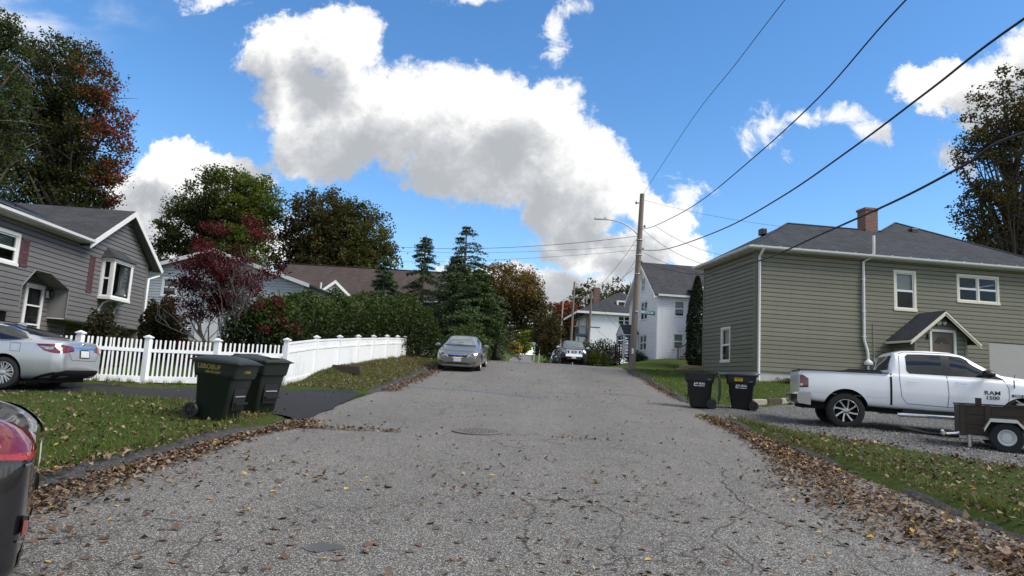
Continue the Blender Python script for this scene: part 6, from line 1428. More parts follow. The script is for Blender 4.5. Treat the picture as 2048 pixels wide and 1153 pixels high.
for z, dx in ((11.0, -.28), (9.75, .22), (8.55, .2), (7.85, .18)):
    q = L_(onp(z)); MB().box(min(q.x, q.x + dx), max(q.x, q.x + dx), q.y - .05, q.y + .0, q.z - .03, q.z + .03).build('bracket', M['steel'], up); MB().lathe([(.03, -.06), (.055, -.05), (.045, 0), (.06, .02), (.045, .05), (.02, .09)], (q.x + dx, q.y, q.z), n=10).build('insulator', M['black'], up, smooth=60)
for z in (8.2, 9.0, 7.2): MB().lathe([(.165, 0), (.168, .01), (.168, .04), (.165, .05)], L_(onp(z)), n=14).build('strap', M['steel'], up)
MB().box(-.05, .05, -.175, -.165, .85, 1.12).build('tag_plate', M['trim'], up)
q = L_(onp(5.28)); gs = mat('sign_green', (.006, .13, .095), .4, var=.05)
sg = MB().box(q.x + .13, q.x + .78, q.y - .20, q.y - .188, q.z - .12, q.z + .10).build('street_sign', gs, up, bevel=.004, seg=1); sg.rotation_euler = (0, R(4), 0)
MB().box(q.x - .02, q.x + .14, q.y - .19, q.y - .14, q.z - .04, q.z + .04).build('sign_bracket', M['steel'], up)
text_mesh('lettering', 'BROOK', .175, whitep, sg, basis((q.x + .385, q.y - .201, q.z - .005), X1, Z1, -Y1), bold=.006); text_mesh('lettering', 'ST', .085, whitep, sg, basis((q.x + .69, q.y - .201, q.z + .03), X1, Z1, -Y1), bold=.003)
POLES = {}
for nm, px, Y, tz, lab, r_ in (('b', 1175, 70, 10.9, 'brown utility pole with two crossarms beside the three storey house', .15), ('c', 1140, 82, 13.6, 'tall brown utility pole left of the three storey house', .16), ('d', 1119, 108, 14.3, 'pale utility pole carrying the second street lamp', .16), ('e', 1110, 140, 12.5, 'short pale utility pole far up the street', .16), ('f', 1078, 190, 12.5, 'tiny pole beside the far road', .2), ('g', 1068, 215, 14.6, 'tiny far pole with a street lamp', .2)):
    p = at(px, 700, Y); b = (p.x, p.y, gz(p.x, p.y)); POLES[nm] = Vector((p.x + .2, p.y, tz)); o = pole(lab, b, POLES[nm], r_, m_=M['wood_grey'] if nm in 'bc' else mat('pale_pole_wood', (.36, .33, .29), .9, var=.2, stretch=(6, 6, .5)))
    if nm == 'b':
        for z in (10.2, 7.2): MB().box(-1.5, 1.2, -.1, -.02, z - b[2] - .06, z - b[2] + .06).build('crossarm', M['wood_grey'], o)
    if nm in 'dg': cobra_arm(o, (0, 0, 10.6 - b[2] + (0 if nm == 'd' else 1.5)), (-2.2, -.3, 11.7 - b[2] + (0 if nm == 'd' else 1.5)))
def wire(label, pts, r_=.012):
    """smooth curve through points"""
    P = [Vector(p) for p in pts]; out = []
    for i in range(len(P) - 1):
        a, b, c, d = P[max(i - 1, 0)], P[i], P[i + 1], P[min(i + 2, len(P) - 1)]
        for k in range(8):
            t = k / 8; out.append(.5 * ((2 * b) + (c - a) * t + (2 * a - 5 * b + 4 * c - d) * t * t + (3 * b - a - 3 * c + d) * t ** 3))
    out.append(P[-1]); o = MB().tube(out, r_, 6).build('overhead_wire', M['wire'], None, smooth=180, uv=False); return tag(o, label, 'wire')
def wx(px, py, x): # point seen at a photo position, in the vertical plane of the pole line at this x
    d = ray(px, py); return CAMP + d * (x / d.x)
def sagw(a, b, sag, n=8):
    a, b = Vector(a), Vector(b); return [a.lerp(b, i / n) - Z1 * sag * 4 * (i / n) * (1 - i / n) for i in range(n + 1)]
wire('thin wire from the top of the corner pole up and over the camera side, topmost', [onp(11.4), wx(1380, 245, 5.0), wx(1470, 130, 5.05), wx(1570, 0, 5.1), (5.15, 8, 9.6), (5.2, -6, 11.4)], .010)
wire('black wire rising from the splice right of the corner pole', [onp(9.6), wx(1310, 452, 5.0), wx(1390, 410, 5.05), wx(1500, 322, 5.1), wx(1640, 193, 5.15), wx(1812, 0, 5.2), (5.3, 5, 7.4), (5.4, -6, 9.6)], .014)
wire('thick black cable crossing the sky above the olive house', [onp(8.5), wx(1330, 499, 5.0), wx(1440, 461, 5.05), wx(1560, 396, 5.1), wx(1700, 300, 5.15), wx(1860, 180, 5.2), wx(2048, 38, 5.25), (5.3, 3.5, 5.6), (5.4, -6, 8.6)], .016)
wire('lower telephone cable passing in front of the olive house wall', [onp(7.9), wx(1340, 541, 5.0), wx(1420, 549, 5.05), wx(1530, 518, 5.1), wx(1640, 470, 5.15), wx(1796, 400, 5.2), wx(1930, 330, 5.25), wx(2048, 266, 5.3), (5.3, 4.0, 3.9), (5.4, -6, 7.2)], .017)
wire('service wire from pole top to the olive house roof, upper', sagw(onp(11.2), (13.5, 31.5, 9.1), .25), .007)
wire('service wire from the splice down to the olive house eave', sagw(wx(1310, 452, 5.0), (9.2, 32.5, 7.9), .3), .008)
wire('twisted service cable from pole to the far olive corner', sagw(onp(9.7), (8.4, 34.6, 7.8), .3), .010)
wire('low service cable from pole to the olive house corner', sagw(onp(8.5), (8.6, 33.5, 7.1), .25), .010)
wire('short tie wire from pole to the white house gable', sagw(onp(8.0), (8.4, 50.2, 9.2), .3), .009)
wire('wire from the corner pole to the crossarm pole, upper', sagw(onp(9.3), POLES['b'] + Vector((-.9, 0, -.6)), .6), .012)
wire('wire from the corner pole to the crossarm pole, lower right', sagw(onp(8.2), POLES['b'] + Vector((.9, 0, -.6)), .5), .010)
wire('wire from the corner pole to the tall brown pole', sagw(onp(7.7), POLES['c'] + Vector((0, 0, -1.5)), .8), .010)
wire('wire running left from the corner pole over the hemlocks, uppermost', sagw(onp(9.25), (-13, 47, 10.4), .5), .013)
wire('wire running left from the corner pole, thin middle one', sagw(onp(8.75), (-14, 48, 10.2), .35), .008)
wire('wire running left from the corner pole, thin lowest one', sagw(onp(8.5), (-14, 50, 9.7), .3), .008)
wire('service wire strung across the white three storey house, upper', sagw(POLES['b'] + Vector((.5, 0, -.6)), (11.5, 91, 8.6), .8), .012)
wire('service wire strung across the white three storey house, lower', sagw(POLES['b'] + Vector((.5, 0, -3.7)), (11.5, 91, 7.0), .6), .012)
wire('thin wire behind the grey house gable at left', sagw(at(240, 462, 60), at(420, 482, 64), .2), .02)

# ------------------------------------------------------------------ small ground things
t = thing('timber_edging', 'rotting dark landscape timber on the verge below the privacy fence', 'timber', (-6.35, 22.3, Hs(-6.35, 22.3)), R(-8))
for i in range(2): 
    MB().prism([(-.5 + i * .03, 0, i * .13), (.55 - i * .05, 0, i * .13 - .03), (.55 - i * .05, 0, i * .13 + .11), (.1, 0, i * .13 + .125), (-.5 + i * .03, 0, i * .13 + .12)], (0, .14, 0)).build('beam', M['wood_dark'], t, bevel=.015)
t = thing('stone_edging', 'low row of pale edging stones beside the pickup rear bumper', 'edging', (0, 0, 0)); rock = mat('edging_stone', (.30, .28, .23), .9, var=.3, vscale=6, bump=.4, bscale=20, dirt=.3)
for k, (a, b) in enumerate((((6.55, 21.1), (7.05, 21.4)), ((7.08, 21.42), (7.6, 21.75)), ((7.63, 21.78), (8.2, 22.2)), ((8.22, 22.22), (8.9, 22.5)))):
    A, B_ = Vector((*a, Hs(*a) - .08)), Vector((*b, Hs(*b) - .08)); e = B_ - A; nn = Vector((-e.y, e.x, 0)).normalized() * .22
    MB().obox(A, e, nn, Z1 * (.24 + .02 * (k % 2))).build('stone', rock if k % 2 == 0 else M['wood_dark'], t, bevel=.02)
t = thing('retaining_blocks', 'short course of tan garden blocks at the far corner of the olive house', 'wall', (0, 0, 0))
for k in range(5):
    for j in range(2): MB().box(7.4 + k * .36 + .15 * j, 7.74 + k * .36 + .15 * j, 37.0, 37.25, Hs(7.8, 37) - .05 + j * .17, Hs(7.8, 37) + .11 + j * .17).build('block', mat('tan_block', (.22, .17, .12), .9, var=.2) if k == j == 0 else bpy.data.materials['tan_block'], t, bevel=.012)

# ------------------------------------------------------------------ trailer
def wheel_simple(par, c, r_, w, axis, rimmat, rr=.62, hub=True):
    ax = Vector(axis)
    t = MB().lathe([(r_ * rr, -w / 2), (r_ * .93, -w / 2), (r_, -w * .38), (r_, w * .38), (r_ * .93, w / 2), (r_ * rr, w / 2)], c, ax, 32, closed=True).build('wheel', M['rubber'], par, smooth=40)
    MB().lathe([(r_ * rr, -w * .4), (r_ * rr, w * .46), (r_ * (rr - .05), w * .5), (r_ * (rr - .09), w * .40), (r_ * (rr - .16), w * .22), (r_ * .34, w * .20), (r_ * .30, w * .34), (r_ * .12, w * .36), (.001, w * .36)], c, ax, 28).build('rim', rimmat, t, smooth=35)
    return t
def trailer():
    x, y = 8.84, 13.6; z = Hs(x, y) + .01; t = thing('utility_trailer', 'weathered brown plank utility trailer parked in front of the white pickup', 'trailer', (x, y, z), R(-27))
    x0, x1, y0, y1, zb, zt = -.62, 1.6, .12, 1.45, .28, .86; WD = M['wood_dark']
    for k in range(3):
        a = zb + k * (zt - zb) / 3
        MB().box(x0, x1, y0, y0 + .035, a + .004, a + (zt - zb) / 3 - .004).build('side_plank', WD, t, bevel=.006, seg=1); MB().box(x0, x1, y1 - .035, y1, a + .004, a + (zt - zb) / 3 - .004).build('side_plank', WD, t)
        MB().box(x0 - .002, x0 + .033, y0 + .04, y1 - .04, a + .004, a + (zt - zb) / 3 - .004).build('end_plank', WD, t)
    MB().box(x0 + .04, x1, y0 + .04, y1 - .04, zb + .02, zb + .05).build('deck', WD, t)
    MB().box(x0 - .02, x1, y0 - .02, y0 + .06, zt, zt + .03).box(x0 - .02, x0 + .06, y0 + .06, y1, zt, zt + .03).build('top_rail', WD, t)
    for xx in (x0 + .01, x0 + .42, x1 - .1): MB().box(xx, xx + .085, y0 - .03, y0 - .001, zb - .02, zt).build('stake', WD, t, bevel=.005, seg=1)
    MB().box(x0 + .28, x0 + .38, y0 + .05, y0 + .13, zt - .2, zt + .14).build('stake', WD, t)
    fr = MB().box(x0, x1, y0 + .1, y0 + .16, .2, .27).box(x0, x1, y1 - .16, y1 - .1, .2, .27).box(-.05, .05, y0, y1, .2, .26); fr.build('frame', M['steel'], t)
    wheel_simple(t, (.12, -.0, .275), .275, .17, (0, -1, 0), mat('white_wheel', (.62, .62, .60), .45, var=.12, dirt=.3), .56); wheel_simple(t, (.12, 1.6, .275), .275, .17, (0, 1, 0), M['trim'], .56)
    # folded fender
    prof_ = [(-.24, .40), (-.13, .60), (.28, .60), (.42, .44)]; f = MB()
    for (a, b) in zip(prof_[:-1], prof_[1:]): f.prism([(a[0], -.11, a[1]), (b[0], -.11, b[1]), (b[0], -.11, b[1] + .022), (a[0], -.11, a[1] + .022)], (0, .23, 0))
    f.build('fender', M['steel'], t)
    lip = MB()
    for (a, b) in zip(prof_[:-1], prof_[1:]): lip.prism([(a[0], -.115, a[1] - .04), (b[0], -.115, b[1] - .04), (b[0], -.115, b[1] + .024), (a[0], -.115, a[1] + .024)], (0, .012, 0))
    lip.build('fender_lip', M['alloy'], t)
    MB().box(.36, .48, -.03, .1, .5, .6).build('tail_lamp', mat('red_lens', (.16, .008, .008), .2, var=.1), t, bevel=.01)
    MB().tube([(x0 + .05, .75, .22), (x0 - .5, .75, .22), (x0 - 1.0, .75, .30)], .035, 6).build('tongue', M['black'], t)
    cp = MB().tube([(x0 - .22, .2, .26), (x0 - .05, .2, .28), (x0 + .02, .2, .3)], .03, 8).lathe([(.03, 0), (.05, .03), (.05, .09), (.03, .12)], (x0 - .27, .2, .22), n=12).build('coupler', M['chrome'], t)
    MB().tube([(x0 + .16, y0 - .0, .28), (x0 + .16, y0 - .0, .05)], .03, 10).lathe([(.06, 0), (.06, .02)], (x0 + .16, y0, .0), n=12).build('jack', M['steel'], t)
    MB().tube([(.2, .5, zt + .0), (.35, .5, zt + .12), (.45, .5, zt + .06)], .03, 6).box(.3, 1.5, .4, .9, zt - .03, zt + .02).build('load', M['black'], t)
    lad = MB()
    for yy in (.3, .42): lad.box(.35, 1.6, yy, yy + .02, zt + .04, zt + .075)
    lad.build('aluminium_rails', M['steel'], t)
trailer()
# ------------------------------------------------------------------ vehicles
class Car:
    """lofted body (smooth sections along x, wheel arches cut out), then lamps, glass and trim laid on the skin"""
    def __init__(s, name, label, cat, loc, deg, paint, top, belt, bot, hw, tw, axles, wr, arch, trackw, bed=None, stations=44, shade=32, group=None, side_sharp=.03):
        s.t = thing(name, label, cat, loc, R(deg), group); s.axles, s.wr, s.track = axles, wr, trackw
        f = lambda tab, x: float(np.interp(x, [p[0] for p in tab], [p[1] for p in tab]))
        x0, x1 = top[0][0], top[-1][0]
        xs = sorted(set([round(v, 3) for v in list(np.linspace(x0, x1, stations)) + [p[0] for p in top] + [p[0] for p in hw]]))
        keep = [xs[0]]
        for v in xs[1:]:
            if v - keep[-1] > .022: keep.append(v)
        xs = keep; rows = []
        for x in xs:
            zt, zs, zb, h, w = f(top, x), f(belt, x), f(bot, x), f(hw, x), f(tw, x); zs = min(zs, zt - .03); w = min(w, h * .97)
            half = [(0, zb), (.6 * h, zb), (.90 * h, zb + .01), (.965 * h, zb + .07), (.985 * h, zb + .25 * (zs - zb)), (1.0 * h, zb + .5 * (zs - zb)), (.995 * h, zb + .78 * (zs - zb)), (.975 * h, zs - side_sharp), (.955 * h, zs), (.945 * h + (w - .945 * h) * .12, zs + (zt - zs) * .12), (.945 * h + (w - .945 * h) * .5 + .012 * min(1, (zt - zs) * 3), zs + (zt - zs) * .52), (w, zt - .10 * min(1, (zt - zs) * 2.5)), (w * .93, zt - .035 * min(1, (zt - zs) * 3)), (w * .6, zt - .008), (0, zt)]
            rows.append([(x, y, z) for y, z in half] + [(x, -y, z) for y, z in half[-2:0:-1]])
        n = len(rows[0]); mb = MB(); V = [p for r_ in rows for p in r_]
        F = [(i * n + k, i * n + (k + 1) % n, (i + 1) * n + (k + 1) % n, (i + 1) * n + k) for i in range(len(rows) - 1) for k in range(n)]
        F += [tuple(range(n))[::-1], tuple(range((len(rows) - 1) * n, len(rows) * n))]; mb.add(V, F)
        body = mb.build('body', paint, s.t, uv=False, fixn=True)
        md = body.modifiers.new('s', 'SUBSURF'); md.levels = md.render_levels = 2
        cb = MB()
        for ax in axles:
            for sy in (-1, 1): cb.lathe([(arch, 0), (arch, .62)], (ax, sy * (trackw - .30), wr + .02), (0, sy, 0), 48)
        if bed: cb.box(*bed)
        cut = cb.build('cutter', M['under'], s.t, uv=False, fixn=True)
        bo = body.modifiers.new('b', 'BOOLEAN'); bo.operation = 'DIFFERENCE'; bo.object = cut; bo.solver = 'EXACT'; bo.material_mode = 'TRANSFER'
        bpy.context.view_layer.update(); dg = bpy.context.evaluated_depsgraph_get(); me = bpy.data.meshes.new_from_object(body.evaluated_get(dg)); me.name = 'body'
        old = body.data; body.modifiers.clear(); body.data = me; bpy.data.meshes.remove(old); bpy.data.objects.remove(cut)
        me.polygons.foreach_set('use_smooth', [True] * len(me.polygons)); me.set_sharp_from_angle(angle=R(shade)); s.body = body
        s.bvh = BVHTree.FromPolygons([v.co[:] for v in me.vertices], [p.vertices[:] for p in me.polygons])
    def hit(s, o, d, off):
        loc, nrm, i, dist = s.bvh.ray_cast(Vector(o), Vector(d))
        if loc is None:
            loc, nrm, i, dist = s.bvh.find_nearest(Vector(o) + Vector(d) * 4)
        if nrm.dot(Vector(d)) > 0: nrm = -nrm
        return loc + nrm * off
    def side(s, name, mat_, us, lo, hi, sy, off=.004, rows=7, par=None, cols=None):
        """patch on the flank: us x-samples, lo/hi lists of z at these samples"""
        xs = np.linspace(us[0], us[-1], cols or max(8, int(abs(us[-1] - us[0]) / .05)))
        A = np.interp(xs, us, lo) if us[0] < us[-1] else np.interp(-xs, [-u for u in us], lo); B = np.interp(xs, us, hi) if us[0] < us[-1] else np.interp(-xs, [-u for u in us], hi)
        G = [[s.hit((x, sy * 3, a + (b - a) * q), (0, -sy, 0), off) for x, a, b in zip(xs, A, B)] for q in np.linspace(0, 1, rows)]
        return MB().grid(G, flip=sy > 0).build(name, mat_, par or s.t, smooth=180, uv=False)
    def end(s, name, mat_, us, lo, hi, fx, off=.004, rows=7, par=None, cols=None):
        """patch on the nose (fx=1) or tail (fx=-1): us y-samples"""
        ys = np.linspace(us[0], us[-1], cols or max(6, int(abs(us[-1] - us[0]) / .05))); A, B = np.interp(ys, us, lo), np.interp(ys, us, hi)
        G = [[s.hit((fx * 5, y, a + (b - a) * q), (-fx, 0, 0), off) for y, a, b in zip(ys, A, B)] for q in np.linspace(0, 1, rows)]
        return MB().grid(G, flip=fx < 0).build(name, mat_, par or s.t, smooth=180, uv=False)
    def line(s, name, pts, w, sy=None, fx=None, mat_=None, off=.0025):
        """thin seam strip along pts, (x,z) on the flank or (y,z) on an end"""
        P = [];
        for a, b in zip(pts[:-1], pts[1:]):
            n = max(2, int(math.hypot(b[0] - a[0], b[1] - a[1]) / .06)); P += [(a[0] + (b[0] - a[0]) * i / n, a[1] + (b[1] - a[1]) * i / n) for i in range(n)]
        P.append(pts[-1]); G = []
        for i, p in enumerate(P):
            q, o = P[min(i + 1, len(P) - 1)], P[max(i - 1, 0)]; d = Vector((q[0] - o[0], q[1] - o[1])).normalized(); nn = Vector((-d.y, d.x)) * w / 2; row = []
            for sg in (-1, 1):
                u, v = p[0] + nn.x * sg, p[1] + nn.y * sg
                row.append(s.hit((u, sy * 3, v), (0, -sy, 0), off) if sy is not None else s.hit((fx * 5, u, v), (-fx, 0, 0), off))
            G.append(row)
        return MB().grid(G).build(name, mat_ or M['under'], s.t, uv=False)
    def wheels(s, style, w=.23, rr=.70, rimmat=None):
        for ax in s.axles:
            for sy in (-1, 1):
                c = Vector((ax, sy * (s.track - w / 2 - .012), s.wr)); r_ = s.wr
                t = MB().lathe([(r_ * rr, -w / 2), (r_ * .90, -w / 2), (r_ * .97, -w * .44), (r_, -w * .3), (r_, w * .3), (r_ * .97, w * .44), (r_ * .90, w / 2), (r_ * rr, w * .46)], c, (0, sy, 0), 40, closed=True).build('wheel', M['rubber'], s.t, smooth=40)
                rm = rimmat or M['alloy']
                MB().lathe([(r_ * rr, -w * .4), (r_ * rr, w * .44), (r_ * (rr - .035), w * .47), (r_ * (rr - .05), w * .40), (r_ * (rr - .07), -w * .3)], c, (0, sy, 0), 40, closed=True).build('rim', rm, t, smooth=40)
                MB().lathe([(r_ * (rr - .06), -.03), (r_ * (rr - .06), -.02), (.001, -.02)], c, (0, sy, 0), 28).build('brake_disc', M['under'], t)
                sp = MB(); n, tw_ = style
                for k in range(n):
                    a = 2 * math.pi * k / n + .2
                    for br in ((-.13, .13) if tw_ == 'Y' else (0,)):
                        a1 = a + br + (.35 if tw_ == 'swirl' else 0)
                        p0 = c + Vector((math.cos(a), 0, math.sin(a))) * r_ * .12 + Vector((0, sy * w * .40, 0)); p1 = c + Vector((math.cos(a1), 0, math.sin(a1))) * r_ * (rr - .04) + Vector((0, sy * w * .42, 0)); pm = p0.lerp(p1, .5) + (Vector((math.cos(a), 0, math.sin(a))) * .02 if tw_ == 'swirl' else Vector())
                        d = (p1 - p0).normalized(); nn = Vector((-d.z, 0, d.x)); wd0, wd1 = r_ * {'swirl': .048, 'Y': .05}.get(tw_, .085), r_ * {'swirl': .052, 'Y': .042}.get(tw_, .07)
                        for (u, v, wa, wb_) in ((p0, pm, wd0, wd0 * .8), (pm, p1, wd0 * .8, wd1)): sp.add([u - nn * wa, u + nn * wa, v + nn * wb_, v - nn * wb_, u - nn * wa - Vector((0, sy * .045, 0)), u + nn * wa - Vector((0, sy * .045, 0)), v + nn * wb_ - Vector((0, sy * .045, 0)), v - nn * wb_ - Vector((0, sy * .045, 0))], [(0, 1, 2, 3), (0, 4, 5, 1), (3, 2, 6, 7), (0, 3, 7, 4), (1, 5, 6, 2)])
                sp.lathe([(r_ * .17, w * .36), (r_ * .16, w * .44), (r_ * .07, w * .47), (.001, w * .47)], c, (0, sy, 0), 16); sp.build('spokes', rm, t)
    def mirror(s, x, z, hw, mat_, big=1.):
        for sy in (-1, 1):
            o = MB().lathe([(.02, -.10), (.075, -.085), (.10, -.03), (.105, .03), (.09, .07), (.085, .08)], (0, 0, 0), (-1, 0, 0), 16).build('mirror', mat_, s.t, smooth=50); o.location = (x, sy * (hw + .12 * big), z); o.scale = (big * .9, big * 1.15, big * .78)
            MB().tube([(x + .02, sy * (hw - .03), z - .05), (x, sy * (hw + .06), z - .03)], [.03, .025], 6).build('mirror_stalk', M['black'], s.t)
    def under(s, x0, x1, hw, z0, z1): MB().box(x0, x1, -hw, hw, z0, z1).build('underbody', M['under'], s.t)
carglass = mat('tinted_car_glass', (.008, .009, .010), .025, var=0, spec=.8); screen = mat('windscreen_glass', (.13, .15, .145), .03, var=.3, vscale=3, spec=1.0)  # pale windscreen base paints in the reflected sky and the interior behind
redlens = mat('red_tail_lens', (.12, .004, .008), .12, var=.3, vscale=10, coat=1.); redbright = mat('bright_red_lens', (.28, .012, .010), .15, var=.2, vscale=14, coat=1.); clearlens = mat('clear_lamp', (.35, .36, .38), .08, metal=.7, var=.5, vscale=22, coat=1.)
plate = mat('licence_plate', (.62, .60, .60), .5, var=.25, vscale=30)
def ellipse_ring(car, o, ex, ez, n, th=.006, parts=((1, 1, 0, 0),), name='emblem'):
    m_ = MB()
    for (a, b, dx, dz) in parts: m_.tube([Vector(o) + Vector(ex) * (a * math.cos(t) + dx) + Vector(ez) * (b * math.sin(t) + dz) for t in np.linspace(0, 2 * math.pi, 25)], th, 5)
    return m_.build(name, M['chrome'], car.t, smooth=60)

# ---- silver sedan in the left driveway ------------------------------------------------------
SED_TOP = [(-2.56, .86), (-2.50, 1.02), (-2.42, 1.085), (-2.0, 1.125), (-1.5, 1.27), (-1.0, 1.40), (-.5, 1.455), (0., 1.465), (.45, 1.435), (.9, 1.28), (1.42, 1.05), (1.8, .98), (2.2, .86), (2.34, .74), (2.40, .60)]
SED_BELT = [(-2.56, .78), (-2.3, 1.0), (-1.6, 1.0), (-.6, .97), (.6, .93), (1.4, .91), (2.1, .78), (2.40, .55)]
SED_BOT = [(-2.56, .42), (-2.48, .32), (-2.3, .25), (-1.9, .21), (0, .19), (2.0, .2), (2.3, .22), (2.40, .30)]
SED_HW = [(-2.56, .66), (-2.50, .76), (-2.36, .845), (-2.0, .90), (-1.2, .92), (1.2, .92), (1.9, .895), (2.15, .82), (2.30, .70), (2.40, .50)]
SED_TW = [(-2.56, .50), (-2.4, .70), (-2.0, .66), (-1.4, .60), (-.6, .59), (.2, .60), (.9, .66), (1.4, .72), (2.0, .68), (2.40, .36)]
silver = paint_mat('silver_paint', (.52, .54, .57), .75, .30)
def silver_sedan():
    x, y = -12.72, 14.72; c = Car('parked_sedan', 'silver sedan parked in the black driveway, cut off by the left edge', 'car', (x, y, Hs(x, y) + .03), 185, silver, SED_TOP, SED_BELT, SED_BOT, SED_HW, SED_TW, (-1.41, 1.41), .335, .385, .905)
    c.wheels((10, 'Y'))
    for sy in (-1, 1):
        c.side('quarter_window', carglass, [-1.78, -1.6, -1.2, -.95], [1.075, 1.045, 1.03, 1.03], [1.085, 1.19, 1.30, 1.335], sy); c.side('rear_window', carglass, [-.90, -.5, .0], [1.03, 1.01, .99], [1.345, 1.385, 1.40], sy); c.side('front_window', carglass, [.05, .5, .75, 1.12], [.99, .985, .98, .975], [1.40, 1.375, 1.30, .99], sy)
        c.line('window_trim', [(-1.84, 1.075), (-1.6, 1.205), (-1.2, 1.32), (-.6, 1.40), (0, 1.42), (.5, 1.395), (.8, 1.29), (1.16, .975), (.5, .965), (-.5, .985), (-1.4, 1.02), (-1.84, 1.065)], .018, sy=sy, mat_=M['chrome'], off=.006)
        c.line('door_seam', [(-.92, 1.03), (-.93, .85), (-1.02, .62), (-1.0, .42), (-.7, .30), (1.0, .28)], .010, sy=sy); c.line('door_seam', [(.04, 1.0), (.06, .6), (.0, .3)], .010, sy=sy); c.line('fuel_flap', [(-1.72, .80), (-1.52, .80), (-1.50, .97), (-1.70, .97), (-1.72, .80)], .008, sy=sy)
        c.side('tail_lamp', redlens, [-2.47, -2.38, -2.2, -2.02], [.80, .80, .84, .975], [.985, .99, .985, .98], sy, off=.006, cols=14)
        c.side('reversing_lens', clearlens, [-2.36, -2.24, -2.10], [.875, .87, .93], [.93, .935, .94], sy, off=.010, cols=8)
        c.line('bumper_crease', [(-2.45, .56), (-2.25, .50), (-1.95, .40), (-1.85, .38)], .03, sy=sy, mat_=M['alloy'], off=.003) if False else None
        c.side('door_handle', M['chrome'], [-.78, -.56], [.855, .855], [.885, .885], sy, off=.025, rows=3, cols=5)
    c.end('rear_window', carglass, [-.60, -.5, 0, .5, .60], [1.17, 1.145, 1.14, 1.145, 1.17], [1.30, 1.385, 1.40, 1.385, 1.30], -1, off=.004, rows=8)
    for sy in (-1, 1): c.end('tail_lamp', redlens, sorted([sy * .40, sy * .72]), [.86, .80] if sy > 0 else [.80, .86], [.955, .985] if sy > 0 else [.985, .955], -1, off=.006, cols=9)
    c.end('chrome_bar', M['chrome'], [-.42, -.3, .3, .42], [.905, .925, .925, .905], [.94, .965, .965, .94], -1, off=.012, rows=3)
    c.end('number_plate', plate, [-.16, .16], [.735, .735], [.88, .88], -1, off=.012, rows=4); c.line('plate_frame', [(-.17, .725), (.17, .725), (.17, .89), (-.17, .89), (-.17, .725)], .022, fx=-1, mat_=M['black'], off=.016)
    c.line('boot_seam', [(-.60, 1.04), (-.58, .82), (-.44, .66), (.44, .66), (.58, .82), (.60, 1.04)], .010, fx=-1)
    c.end('bumper_insert', M['black'], [-.78, -.6, .6, .78], [.30, .27, .27, .30], [.40, .45, .45, .40], -1, off=.008, rows=4)
    for sy in (-1, 1): c.end('exhaust_tip', M['chrome'], sorted([sy * .42, sy * .66]), [.285, .285], [.34, .34], -1, off=.02, rows=3, cols=5); c.side('bumper_insert', M['black'], [-2.42, -2.2, -1.98], [.28, .25, .23], [.41, .34, .245], sy, off=.006, rows=3)
    q = c.hit((-5, 0, 1.0), (1, 0, 0), .008); ellipse_ring(c, q, (0, .06, 0), (0, 0, .042), 1, .005, ((1, 1, 0, 0), (.42, .95, 0, 0), (.7, .45, 0, .3)))
    MB().prism([(-1.0, -.0, 1.40), (-1.22, 0, 1.345), (-1.24, 0, 1.40), (-1.16, 0, 1.44), (-1.06, 0, 1.43)], (0, .05, 0)).build('antenna_fin', silver, c.t, bevel=.012); c.under(-2.2, 2.1, .72, .16, .35); c.mirror(.95, 1.0, .90, silver)
silver_sedan()

